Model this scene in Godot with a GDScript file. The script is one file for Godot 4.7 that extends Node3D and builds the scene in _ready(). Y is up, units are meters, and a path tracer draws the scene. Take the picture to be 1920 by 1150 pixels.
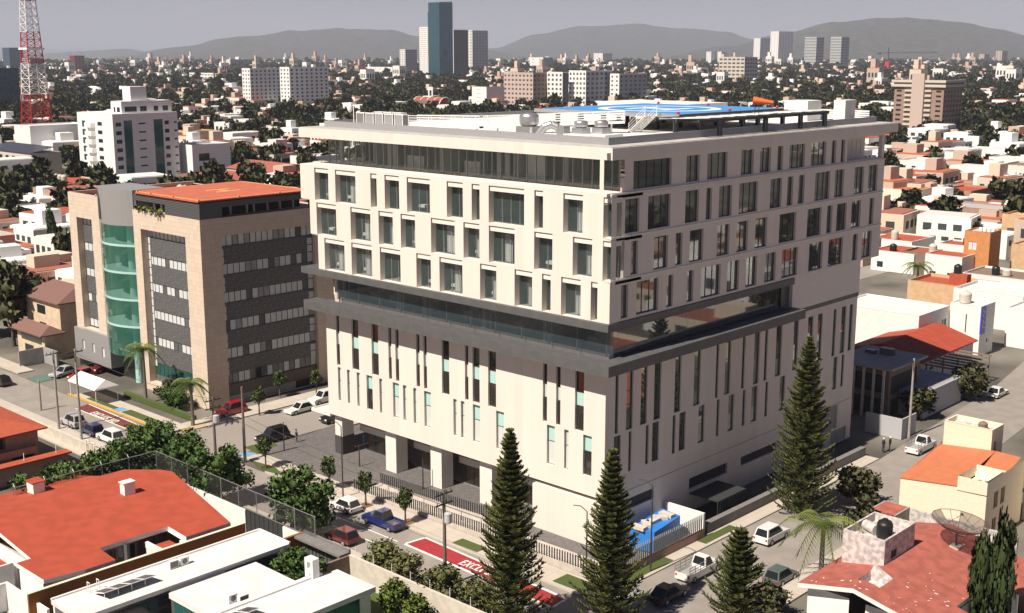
extends Node3D

# Axes: x along the hospital's front, z from that front towards the main street, origin at the hospital's street corner; metres.
var rng := RandomNumberGenerator.new()
var M := {}
var used := {}
var shared := {}


func _ready() -> void:
	rng.seed = 20177
	set_camera_and_sky()
	make_materials()
	mesh_materials()
	ground_and_roads()
	hospital()
	office_block()
	red_roof_house()
	white_house()
	near_left_house()
	right_houses()
	street_walls()
	helipad_roof()
	middle_left()
	middle_right()
	skyline()
	furniture()
	vehicles()
	plants()
	people()
	far_city()
	hills()


func set_camera_and_sky() -> void:
	var cam := Camera3D.new()
	cam.name = "camera"
	cam.position = Vector3(73.05, 50.0, 91.28)
	cam.rotation_degrees = Vector3(-11.82, 43.25, 0.0)
	cam.fov = 28.36
	cam.near = 0.5
	cam.far = 60000.0
	add_child(cam)
	cam.current = true
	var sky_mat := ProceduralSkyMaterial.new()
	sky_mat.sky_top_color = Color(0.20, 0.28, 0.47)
	sky_mat.sky_horizon_color = Color(0.92, 0.91, 0.93)
	sky_mat.sky_curve = 0.09
	sky_mat.sky_energy_multiplier = 1.0
	sky_mat.ground_bottom_color = Color(0.26, 0.245, 0.225)
	sky_mat.ground_horizon_color = Color(0.66, 0.65, 0.66)
	sky_mat.sky_cover = cloud_cover()
	sky_mat.sky_cover_modulate = Color(0.62, 0.60, 0.58)
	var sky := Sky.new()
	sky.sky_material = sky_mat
	var env := Environment.new()
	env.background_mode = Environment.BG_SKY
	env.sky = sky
	env.background_energy_multiplier = 0.46
	env.tonemap_mode = Environment.TONE_MAPPER_LINEAR
	env.tonemap_exposure = 1.46
	env.sdfgi_enabled = true
	env.ssao_enabled = true
	env.ssil_enabled = true
	env.fog_enabled = true
	env.fog_density = 0.00007
	env.fog_light_color = Color(0.82, 0.85, 0.93)
	var we := WorldEnvironment.new()
	we.name = "world_environment"
	we.environment = env
	add_child(we)
	var sun := DirectionalLight3D.new()
	sun.name = "sun"
	sun.light_energy = 1.6
	sun.light_color = Color(1.0, 0.955, 0.89)
	sun.light_angular_distance = 0.53
	sun.shadow_enabled = true
	add_child(sun)
	sun.look_at_from_position(Vector3.ZERO, Vector3(0.07, -1.26, -1.0))


func cloud_cover() -> ImageTexture:
	# thin stretched banks of cloud above the horizon
	var noise := FastNoiseLite.new()
	noise.seed = 5
	noise.frequency = 0.011
	noise.fractal_octaves = 5
	var im := Image.create(1024, 512, false, Image.FORMAT_RGBA8)
	for y in 256:
		var up := (0.5 - (y + 0.5) / 512.0) * PI
		for x in 1024:
			var a := x / 1024.0 * TAU
			var v := noise.get_noise_3d(cos(a) * 110.0, up * 620.0, sin(a) * 110.0)
			var k := clampf((v - 0.02) * 2.2, 0.0, 1.0) * clampf(1.3 - up * 0.9, 0.15, 1.0) * clampf(up * 14.0, 0.0, 1.0)
			im.set_pixel(x, y, Color(0.86, 0.85, 0.84, 0.30 * k))
	return ImageTexture.create_from_image(im)


# ---------------------------------------------------------------- mesh making
class MB:
	var v := PackedVector3Array()
	var n := PackedVector3Array()
	var c := PackedColorArray()
	var uv := PackedVector2Array()
	var col := Color.WHITE

	func tri(a: Vector3, b: Vector3, d: Vector3) -> void:   # counterclockwise seen from outside
		var nn := (b - a).cross(d - a).normalized()
		v.append_array(PackedVector3Array([a, d, b]))
		n.append_array(PackedVector3Array([nn, nn, nn]))
		c.append_array(PackedColorArray([col, col, col]))

	func quad(a: Vector3, b: Vector3, d: Vector3, e: Vector3) -> void:
		var nn := (b - a).cross(e - a)
		if nn.length_squared() < 1e-14:
			nn = (d - b).cross(e - b)
		nn = nn.normalized()
		v.append_array(PackedVector3Array([a, d, b, a, e, d]))
		n.append_array(PackedVector3Array([nn, nn, nn, nn, nn, nn]))
		c.append_array(PackedColorArray([col, col, col, col, col, col]))

	func squad(a: Vector3, b: Vector3, d: Vector3, e: Vector3, na: Vector3, nb: Vector3, nd: Vector3, ne: Vector3) -> void:
		v.append_array(PackedVector3Array([a, d, b, a, e, d]))
		n.append_array(PackedVector3Array([na, nd, nb, na, ne, nd]))
		c.append_array(PackedColorArray([col, col, col, col, col, col]))

	func box(x0: float, y0: float, z0: float, x1: float, y1: float, z1: float) -> void:
		var a := Vector3(x0, y0, z1)
		var b := Vector3(x1, y0, z1)
		var d := Vector3(x1, y1, z1)
		var e := Vector3(x0, y1, z1)
		var f := Vector3(x0, y0, z0)
		var g := Vector3(x1, y0, z0)
		var h := Vector3(x1, y1, z0)
		var i := Vector3(x0, y1, z0)
		quad(a, b, d, e)
		quad(g, f, i, h)
		quad(b, g, h, d)
		quad(f, a, e, i)
		quad(e, d, h, i)
		quad(f, g, b, a)

	func cbox(p: Vector3, s: Vector3) -> void:
		box(p.x - s.x / 2, p.y - s.y / 2, p.z - s.z / 2, p.x + s.x / 2, p.y + s.y / 2, p.z + s.z / 2)

	func obox(t: Transform3D, s: Vector3) -> void:
		var k := v.size()
		cbox(Vector3.ZERO, s)
		for j in range(k, v.size()):
			v[j] = t * v[j]
			n[j] = (t.basis * n[j]).normalized()

	func tube(a: Vector3, b: Vector3, r0: float, r1: float, k := 6, caps := true) -> void:
		var d := (b - a).normalized()
		var s := d.cross(Vector3.UP if absf(d.y) < 0.95 else Vector3.RIGHT).normalized()
		var t := d.cross(s)
		for j in k:
			var p := TAU * j / k
			var q := TAU * (j + 1) / k
			var u := s * cos(p) + t * sin(p)
			var w := s * cos(q) + t * sin(q)
			squad(a + u * r0, a + w * r0, b + w * r1, b + u * r1, u, w, w, u)
			if caps:
				tri(b, b + u * r1, b + w * r1)
				tri(a, a + w * r0, a + u * r0)

	func path(pts: Array, r: float, k := 5) -> void:
		for j in pts.size() - 1:
			tube(pts[j], pts[j + 1], r, r, k, j == 0 or j == pts.size() - 2)

	func lathe(o: Vector3, prof: Array, k := 14) -> void:   # prof: Vector2(radius, height), upwards
		for j in prof.size() - 1:
			var p: Vector2 = prof[j]
			var q: Vector2 = prof[j + 1]
			var sl := Vector2(q.y - p.y, p.x - q.x).normalized()
			for i in k:
				var a := TAU * i / k
				var b := TAU * (i + 1) / k
				var u := Vector3(cos(a), 0, -sin(a))
				var w := Vector3(cos(b), 0, -sin(b))
				var nu := u * sl.x + Vector3.UP * sl.y
				var nw := w * sl.x + Vector3.UP * sl.y
				squad(o + u * p.x + Vector3.UP * p.y, o + w * p.x + Vector3.UP * p.y, o + w * q.x + Vector3.UP * q.y, o + u * q.x + Vector3.UP * q.y, nu, nw, nw, nu)

	func ball(o: Vector3, r: Vector3, k := 10, rows := 6) -> void:
		for j in rows:
			var t0 := -PI / 2 + PI * j / rows
			var t1 := -PI / 2 + PI * (j + 1) / rows
			for i in k:
				var a := TAU * i / k
				var b := TAU * (i + 1) / k
				var p := [Vector3(cos(a) * cos(t0), sin(t0), -sin(a) * cos(t0)), Vector3(cos(b) * cos(t0), sin(t0), -sin(b) * cos(t0)), Vector3(cos(b) * cos(t1), sin(t1), -sin(b) * cos(t1)), Vector3(cos(a) * cos(t1), sin(t1), -sin(a) * cos(t1))]
				squad(o + p[0] * r, o + p[1] * r, o + p[2] * r, o + p[3] * r, (p[0] / r).normalized(), (p[1] / r).normalized(), (p[2] / r).normalized(), (p[3] / r).normalized())

	func prism(poly: Array, y0: float, y1: float) -> void:   # poly: Vector2(x, z), any winding
		var pts := PackedVector2Array(poly)
		if not Geometry2D.is_polygon_clockwise(pts):
			pts.reverse()
		var m := pts.size()
		for j in m:
			var p := pts[j]
			var q := pts[(j + 1) % m]
			quad(Vector3(q.x, y0, q.y), Vector3(p.x, y0, p.y), Vector3(p.x, y1, p.y), Vector3(q.x, y1, q.y))
		var ids := Geometry2D.triangulate_polygon(pts)
		for j in range(0, ids.size(), 3):
			flat3(pts[ids[j]], pts[ids[j + 1]], pts[ids[j + 2]], y1, true)
			flat3(pts[ids[j]], pts[ids[j + 1]], pts[ids[j + 2]], y0, false)

	func flat3(a: Vector2, b: Vector2, d: Vector2, y: float, up: bool) -> void:
		var p := Vector3(a.x, y, a.y)
		var q := Vector3(b.x, y, b.y)
		var r := Vector3(d.x, y, d.y)
		var s := (q - p).cross(r - p).y
		if (s > 0.0) == up:
			tri(p, q, r)
		else:
			tri(p, r, q)

	func sheet(poly: Array, y: float) -> void:
		var pts := PackedVector2Array(poly)
		var ids := Geometry2D.triangulate_polygon(pts)
		for j in range(0, ids.size(), 3):
			flat3(pts[ids[j]], pts[ids[j + 1]], pts[ids[j + 2]], y, true)

	# a wall with holes: o its lower left corner, u along it, up vertical, face normal u x up; holes as [u0, v0, u1, v1]
	func wall(o: Vector3, u: Vector3, w: float, h: float, holes: Array, deep: float) -> void:
		var up := Vector3.UP
		var nn := u.cross(up).normalized()
		var us := [0.0, w]
		var vs := [0.0, h]
		for k in holes:
			us.append_array([clampf(k[0], 0, w), clampf(k[2], 0, w)])
			vs.append_array([clampf(k[1], 0, h), clampf(k[3], 0, h)])
		us.sort()
		vs.sort()
		for i in us.size() - 1:
			if us[i + 1] - us[i] < 1e-4:
				continue
			var mu: float = (us[i] + us[i + 1]) / 2
			var from := -1.0
			for j in vs.size():
				var solid := j < vs.size() - 1
				if solid:
					if vs[j + 1] - vs[j] < 1e-4:
						continue
					var mv: float = (vs[j] + vs[j + 1]) / 2
					for k in holes:
						if mu > k[0] and mu < k[2] and mv > k[1] and mv < k[3]:
							solid = false
							break
				if solid and from < 0.0:
					from = vs[j]
				if not solid and from >= 0.0:
					quad(o + u * us[i] + up * from, o + u * us[i + 1] + up * from, o + u * us[i + 1] + up * vs[j], o + u * us[i] + up * vs[j])
					from = -1.0
		for k in holes:
			var a: Vector3 = o + u * k[0] + up * k[1]
			var b: Vector3 = o + u * k[2] + up * k[1]
			var d: Vector3 = o + u * k[2] + up * k[3]
			var e: Vector3 = o + u * k[0] + up * k[3]
			var back := -nn * deep
			quad(a, a + back, e + back, e)
			quad(b + back, b, d, d + back)
			quad(a + back, a, b, b + back)
			quad(e, e + back, d + back, d)

	func turned(t: Transform3D) -> void:
		for j in v.size():
			v[j] = t * v[j]
			n[j] = (t.basis * n[j]).normalized()

	func mesh(away := Vector3.ZERO) -> ArrayMesh:
		var a := []
		a.resize(Mesh.ARRAY_MAX)
		if away != Vector3.ZERO:
			for j in v.size():
				v[j] -= away
		a[Mesh.ARRAY_VERTEX] = v
		a[Mesh.ARRAY_NORMAL] = n
		a[Mesh.ARRAY_COLOR] = c
		if uv.size() == v.size():
			a[Mesh.ARRAY_TEX_UV] = uv
		var m := ArrayMesh.new()
		m.add_surface_from_arrays(Mesh.PRIMITIVE_TRIANGLES, a)
		return m


func numbered(called: String) -> String:
	used[called] = used.get(called, -1) + 1
	return called if used[called] == 0 else "%s_%03d" % [called, used[called]]


# where a node under the root stands (things and parts are only moved, never turned, while they are being built)
func stands(node: Node3D) -> Vector3:
	var p := Vector3.ZERO
	while node != self and node != null:
		p += node.position
		node = node.get_parent() as Node3D
	return p


func part(called: String, mb: MB, m: String, parent: Node3D = null) -> MeshInstance3D:
	var o := MeshInstance3D.new()
	var p: Node3D = self if parent == null else parent
	if p == self:
		o.name = numbered(called)
	else:
		var k := "%d/%s" % [p.get_instance_id(), called]
		used[k] = used.get(k, -1) + 1
		o.name = called if used[k] == 0 else "%s_%03d" % [called, used[k]]
	o.mesh = mb.mesh(stands(p))
	o.material_override = null
	o.set_surface_override_material(0, M[m])
	p.add_child(o, true)
	return o


func piece(called: String, m: Mesh, mat: String, parent: Node3D, at: Vector3, turn := 0.0) -> MeshInstance3D:
	var o := MeshInstance3D.new()
	var k := "%d/%s" % [parent.get_instance_id(), called]
	used[k] = used.get(k, -1) + 1
	o.name = called if used[k] == 0 else "%s_%03d" % [called, used[k]]
	o.mesh = m
	o.set_surface_override_material(0, M[mat])
	o.position = at - stands(parent)
	o.rotation.y = turn
	parent.add_child(o, true)
	return o


func thing(called: String, label: String, category: String, at := Vector3.ZERO, group := "") -> Node3D:
	var o := Node3D.new()
	o.name = numbered(called)
	o.position = at
	add_child(o, true)
	return tag(o, label, category, group)


func tag(o: Node3D, label: String, category: String, group := "") -> Node3D:
	o.set_meta("label", label)
	o.set_meta("category", category)
	if group:
		o.set_meta("group", group)
	return o


func struct(called: String, mb: MB, m: String) -> MeshInstance3D:
	var o := part(called, mb, m)
	o.set_meta("kind", "structure")
	return o


func stuff(o: Node3D) -> Node3D:
	o.set_meta("kind", "stuff")
	return o


func dup(root: Node3D, at: Vector3, turn: float, label: String, grow := Vector3.ONE) -> Node3D:
	var o: Node3D = root.duplicate()
	o.name = numbered(str(root.get_meta("kind_name", root.name)))
	add_child(o, true)
	o.position = at
	o.rotation.y = turn
	o.scale = grow
	o.set_meta("label", label)
	return o


# ---------------------------------------------------------------- materials
func grain(size: int, freq: float, oct: int, lo: float, hi: float, sd: int) -> ImageTexture:
	var noise := FastNoiseLite.new()
	noise.seed = sd
	noise.frequency = freq
	noise.fractal_octaves = oct
	var im := noise.get_seamless_image(size, size)
	im.convert(Image.FORMAT_RGB8)
	for y in size:
		for x in size:
			var k := im.get_pixel(x, y).r
			var s := lerpf(lo, hi, smoothstep(0.15, 0.85, k))
			im.set_pixel(x, y, Color(s, s, s).linear_to_srgb())
	return ImageTexture.create_from_image(im)


func lin(r: float, g: float, b: float) -> Color:
	return Color(r, g, b).linear_to_srgb()


func mat(called: String, r: float, g: float, b: float, rough := 0.85, metal := 0.0, tex: Texture2D = null, size := 4.0) -> StandardMaterial3D:
	var m := StandardMaterial3D.new()
	m.resource_name = called
	m.albedo_color = lin(r, g, b)
	m.roughness = rough
	m.metallic = metal
	m.vertex_color_use_as_albedo = true
	if tex:
		m.albedo_texture = tex
		m.uv1_triplanar = true
		m.uv1_world_triplanar = true
		m.uv1_scale = Vector3.ONE / size
	M[called] = m
	return m


func glass(called: String, r: float, g: float, b: float, a: float, metal := 0.0, spec := 0.5) -> void:
	var m := mat(called, r, g, b, 0.03, metal)
	m.albedo_color.a = a
	m.metallic_specular = spec
	m.transparency = BaseMaterial3D.TRANSPARENCY_ALPHA


func grid_image(px: int, cols: int, rows: int, line: float, lo: float, vary: float, sd: int, brick := false) -> ImageTexture:
	# tone of slabs with darker joints between them, for surfaces whose slabs are too small to build
	var r := RandomNumberGenerator.new()
	r.seed = sd
	var tones := []
	for k in cols * rows:
		tones.append(1.0 - r.randf() * vary)
	var im := Image.create(px, px, false, Image.FORMAT_RGB8)
	var cw := float(px) / cols
	var rh := float(px) / rows
	for y in px:
		var j := int(y / rh)
		var shift := cw / 2 if brick and j % 2 else 0.0
		for x in px:
			var xx := fposmod(x + shift, px)
			var i := int(xx / cw)
			var s: float = tones[j * cols + i] * (1.0 - r.randf() * 0.05)
			if fposmod(xx, cw) < line or fposmod(float(y), rh) < line:
				s *= lo
			im.set_pixel(x, y, Color(s, s, s).linear_to_srgb())
	return ImageTexture.create_from_image(im)


func panel_image() -> ImageTexture:
	var r := RandomNumberGenerator.new()
	r.seed = 8
	var im := Image.create(512, 64, false, Image.FORMAT_RGB8)
	var tone := 1.0
	for x in 512:
		if x % 32 == 0:
			tone = 0.93 + r.randf() * 0.07
		var s := tone * (0.985 + 0.015 * sin(x * 0.9)) * (0.95 if x % 32 == 0 else 1.0)
		for y in 64:
			var q := s * (1.0 - r.randf() * 0.012)
			im.set_pixel(x, y, Color(q, q, q).linear_to_srgb())
	return ImageTexture.create_from_image(im)


func make_materials() -> void:
	var fine := grain(256, 0.06, 4, 0.93, 1.0, 1)
	var blotch := grain(512, 0.008, 5, 0.86, 1.0, 2)
	var stain := grain(512, 0.012, 5, 0.55, 1.0, 3)
	var ground_t := grain(512, 0.02, 6, 0.35, 1.0, 4)
	var leafy := grain(256, 0.05, 3, 0.45, 1.0, 6)
	var panels := panel_image()
	var tiles := grid_image(512, 12, 16, 1.2, 0.80, 0.10, 11)
	var pavers := grid_image(512, 40, 40, 1.0, 0.72, 0.28, 12, true)
	var slabs := grid_image(512, 8, 8, 2.0, 0.82, 0.10, 13)
	var road_t := grid_image(512, 4, 3, 2.0, 0.84, 0.08, 14)
	# hospital
	mat("white_wall", 0.74, 0.675, 0.615, 0.8, 0, panels, 20.0)
	mat("white_plain", 0.76, 0.71, 0.655, 0.8, 0, fine, 9.0)
	mat("ledge_grey", 0.105, 0.105, 0.108, 0.55, 0.0, blotch, 6.0)
	mat("plinth_dark", 0.075, 0.066, 0.068, 0.5, 0, fine, 3.0)
	mat("roof_grey", 0.47, 0.46, 0.45, 0.8, 0, blotch, 9.0)
	mat("parapet_grey", 0.30, 0.295, 0.31, 0.7, 0, fine, 6.0)
	mat("roof_white", 0.72, 0.71, 0.69, 0.8, 0, blotch, 12.0)
	mat("deck_blue", 0.065, 0.30, 0.70, 0.6, 0, blotch, 9.0)
	mat("white_paint", 0.8, 0.8, 0.78, 0.6)
	mat("steel", 0.55, 0.55, 0.56, 0.35, 0.75, fine, 2.0)
	mat("steel_dark", 0.045, 0.05, 0.052, 0.6, 0.2)
	mat("mullion", 0.34, 0.36, 0.36, 0.45, 0.4)
	mat("frame_dark", 0.06, 0.065, 0.07, 0.5, 0.2)
	mat("spandrel_teal", 0.40, 0.62, 0.585, 0.28, 0)
	mat("spandrel_grey", 0.53, 0.56, 0.56, 0.3, 0)
	mat("blind", 0.56, 0.59, 0.58, 0.6)
	mat("curtain", 0.62, 0.64, 0.63, 0.85)
	mat("interior", 0.36, 0.35, 0.33, 0.9)
	mat("interior_floor", 0.30, 0.29, 0.28, 0.6)
	mat("interior_dark", 0.035, 0.033, 0.032, 0.8)
	mat("interior_red", 0.09, 0.012, 0.01, 0.8)
	mat("wood", 0.36, 0.19, 0.09, 0.6, 0, stain, 2.0)
	glass("glass_clear", 0.10, 0.15, 0.15, 0.30, 0.0, 0.75)
	glass("glass_mirror", 0.23, 0.24, 0.245, 0.42, 0.72, 0.6)
	glass("glass_tint", 0.045, 0.07, 0.085, 0.5, 0.15, 0.8)
	glass("glass_green", 0.03, 0.20, 0.145, 0.42, 0.1, 0.7)
	glass("glass_pod", 0.05, 0.045, 0.04, 0.74, 0.12, 0.7)
	mat("glass_dark", 0.03, 0.036, 0.042, 0.06, 0.25)
	mat("glass_teal", 0.03, 0.13, 0.125, 0.08, 0.3)
	mat("glass_blue", 0.05, 0.10, 0.17, 0.12, 0.45)
	mat("pane_light", 0.60, 0.62, 0.63, 0.25)
	mat("pane_grey", 0.13, 0.135, 0.14, 0.15, 0.2)
	# office block
	mat("stone", 0.64, 0.53, 0.43, 0.8, 0, tiles, 10.6)
	mat("stone_plain", 0.60, 0.50, 0.41, 0.8, 0, fine, 6.0)
	mat("granite", 0.135, 0.135, 0.14, 0.5, 0, stain, 3.0)
	mat("cladding", 0.36, 0.355, 0.36, 0.45, 0.3, fine, 4.0)
	mat("emblem", 0.085, 0.09, 0.095, 0.5, 0.3)
	mat("siding", 0.13, 0.13, 0.135, 0.5, 0.2)
	mat("pad_red", 0.50, 0.135, 0.075, 0.8, 0, blotch, 12.0)
	mat("pad_line", 0.80, 0.38, 0.14, 0.7)
	mat("brown_granite", 0.085, 0.066, 0.058, 0.5, 0, fine, 3.0)
	# houses
	mat("roof_red", 0.40, 0.066, 0.031, 0.85, 0, grain(512, 0.01, 5, 0.82, 1.0, 21), 11.0)
	mat("roof_brick", 0.40, 0.115, 0.085, 0.85, 0, grain(512, 0.012, 6, 0.70, 1.0, 22), 9.0)
	mat("roof_orange", 0.50, 0.16, 0.072, 0.85, 0, blotch, 6.0)
	mat("roof_terracotta", 0.42, 0.085, 0.04, 0.85, 0, blotch, 5.0)
	mat("clay_tile", 0.235, 0.125, 0.105, 0.85, 0, stain, 1.4)
	mat("plaster_white", 0.80, 0.785, 0.76, 0.85, 0, grain(512, 0.012, 5, 0.90, 1.0, 23), 7.0)
	mat("plaster_stained", 0.66, 0.60, 0.585, 0.9, 0, stain, 5.0)
	mat("plaster_cream", 0.78, 0.69, 0.54, 0.85, 0, fine, 7.0)
	mat("plaster_beige", 0.62, 0.50, 0.36, 0.85, 0, blotch, 7.0)
	mat("plaster_orange", 0.56, 0.245, 0.09, 0.85, 0, blotch, 7.0)
	mat("plaster_tan", 0.60, 0.40, 0.235, 0.85, 0, blotch, 7.0)
	mat("plaster_pink", 0.40, 0.25, 0.19, 0.85, 0, blotch, 7.0)
	mat("plaster_brown", 0.225, 0.165, 0.13, 0.85, 0, blotch, 7.0)
	mat("plaster_red", 0.20, 0.018, 0.018, 0.85, 0, fine, 5.0)
	mat("plaster_grey", 0.34, 0.335, 0.33, 0.85, 0, blotch, 7.0)
	mat("plaster_sand", 0.60, 0.545, 0.47, 0.9, 0, blotch, 5.0)
	mat("tower_white", 0.76, 0.75, 0.74, 0.8)
	mat("tower_grey", 0.40, 0.40, 0.42, 0.8)
	mat("tower_dark", 0.07, 0.075, 0.085, 0.6)
	mat("tower_pink", 0.50, 0.40, 0.35, 0.8)
	mat("tower_brown", 0.30, 0.205, 0.165, 0.8)
	mat("ochre", 0.27, 0.105, 0.022, 0.9, 0, fine, 4.0)
	mat("sign_blue", 0.05, 0.05, 0.42, 0.5)
	# ground
	mat("earth", 0.20, 0.185, 0.155, 0.95, 0, ground_t, 260.0)
	mat("road", 0.285, 0.258, 0.232, 0.9, 0, blotch, 16.0)
	mat("road_far", 0.20, 0.19, 0.18, 0.9, 0, blotch, 16.0)
	mat("apron", 0.30, 0.27, 0.245, 0.9, 0, road_t, 16.0)
	mat("pavement", 0.50, 0.445, 0.385, 0.9, 0, slabs, 12.0)
	mat("pavers", 0.165, 0.152, 0.150, 0.85, 0, pavers, 12.0)
	mat("kerb", 0.46, 0.42, 0.37, 0.9, 0, fine, 3.0)
	mat("kerb_yellow", 0.58, 0.33, 0.06, 0.8, 0, fine, 2.0)
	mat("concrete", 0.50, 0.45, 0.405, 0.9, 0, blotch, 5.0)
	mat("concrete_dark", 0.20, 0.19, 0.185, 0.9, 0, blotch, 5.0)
	mat("strip_red", 0.34, 0.022, 0.030, 0.8, 0, grain(256, 0.02, 4, 0.85, 1.0, 31), 5.0)
	mat("strip_old", 0.20, 0.045, 0.042, 0.85, 0, stain, 4.0)
	mat("line_white", 0.76, 0.75, 0.72, 0.8, 0, fine, 2.0)
	mat("line_blue", 0.14, 0.33, 0.55, 0.8, 0, fine, 2.0)
	mat("line_green", 0.10, 0.17, 0.15, 0.8, 0, fine, 2.0)
	mat("lawn", 0.085, 0.125, 0.025, 0.95, 0, leafy, 1.2)
	mat("soil", 0.22, 0.13, 0.075, 0.95, 0, leafy, 1.5)
	mat("dry_grass", 0.28, 0.22, 0.085, 0.95, 0, leafy, 1.6)
	mat("hill", 0.085, 0.085, 0.062, 0.95, 0, ground_t, 900.0)
	# plants; leaf shapes carry their own tone
	var lf := mat("leaf", 1, 1, 1, 0.7)
	lf.backlight_enabled = true
	lf.backlight = Color(0.35, 0.35, 0.25)
	mat("far_leaf", 1, 1, 1, 0.9)
	mat("bark", 0.13, 0.10, 0.08, 0.95, 0, stain, 0.8)
	mat("bark_pale", 0.26, 0.22, 0.18, 0.95, 0, stain, 0.8)
	# street things
	mat("pole", 0.20, 0.165, 0.14, 0.9, 0, stain, 1.5)
	mat("pole_pale", 0.42, 0.385, 0.35, 0.9, 0, stain, 1.5)
	mat("pole_dark", 0.04, 0.036, 0.036, 0.6)
	mat("wire", 0.05, 0.05, 0.05, 0.7)
	mat("transformer", 0.50, 0.51, 0.52, 0.5, 0.1)
	mat("plastic_black", 0.014, 0.015, 0.017, 0.45)
	mat("plastic_white", 0.75, 0.75, 0.74, 0.5)
	mat("plastic_red", 0.50, 0.03, 0.025, 0.5)
	mat("orange_cloth", 0.80, 0.14, 0.03, 0.8)
	mat("tarp_blue", 0.03, 0.20, 0.62, 0.5)
	mat("tent_white", 0.85, 0.84, 0.82, 0.6)
	mat("mesh_dark", 0.09, 0.062, 0.055, 0.6, 0.3)
	mat("solar", 0.055, 0.057, 0.075, 0.2, 0.3)
	mat("tyre", 0.016, 0.016, 0.017, 0.85)
	mat("rim", 0.48, 0.48, 0.50, 0.35, 0.7)
	mat("lamp_white", 0.8, 0.8, 0.8, 0.15)
	mat("lamp_red", 0.45, 0.012, 0.012, 0.2)
	mat("screen", 0.018, 0.022, 0.026, 0.05, 0.1)
	for p in [["paint_white", 0.74, 0.74, 0.73], ["paint_silver", 0.42, 0.42, 0.43], ["paint_black", 0.009, 0.011, 0.012], ["paint_blue", 0.012, 0.022, 0.13], ["paint_red", 0.34, 0.006, 0.014], ["paint_teal", 0.09, 0.13, 0.13], ["paint_grey", 0.10, 0.10, 0.11], ["paint_maroon", 0.12, 0.008, 0.012]]:
		var pm := mat(p[0], p[1], p[2], p[3], 0.35, 0.0)
		pm.clearcoat_enabled = true
		pm.clearcoat = 0.8
		pm.clearcoat_roughness = 0.06
	mat("skin", 0.40, 0.22, 0.15, 0.7)
	mat("cloth_navy", 0.02, 0.024, 0.045, 0.9)
	mat("cloth_black", 0.015, 0.015, 0.017, 0.9)
	mat("cloth_blue_grey", 0.12, 0.14, 0.18, 0.9)
	mat("helmet_white", 0.8, 0.8, 0.8, 0.3)
	mat("hair", 0.012, 0.009, 0.008, 0.7)


func mesh_materials() -> void:
	var a := mat("chain_mesh", 0.05, 0.05, 0.05, 0.7, 0.0)
	a.albedo_color.a = 0.30
	a.transparency = BaseMaterial3D.TRANSPARENCY_ALPHA
	a = mat("dish_mesh", 0.09, 0.06, 0.052, 0.7, 0.1)
	a.albedo_color.a = 0.62
	a.transparency = BaseMaterial3D.TRANSPARENCY_ALPHA


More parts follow.
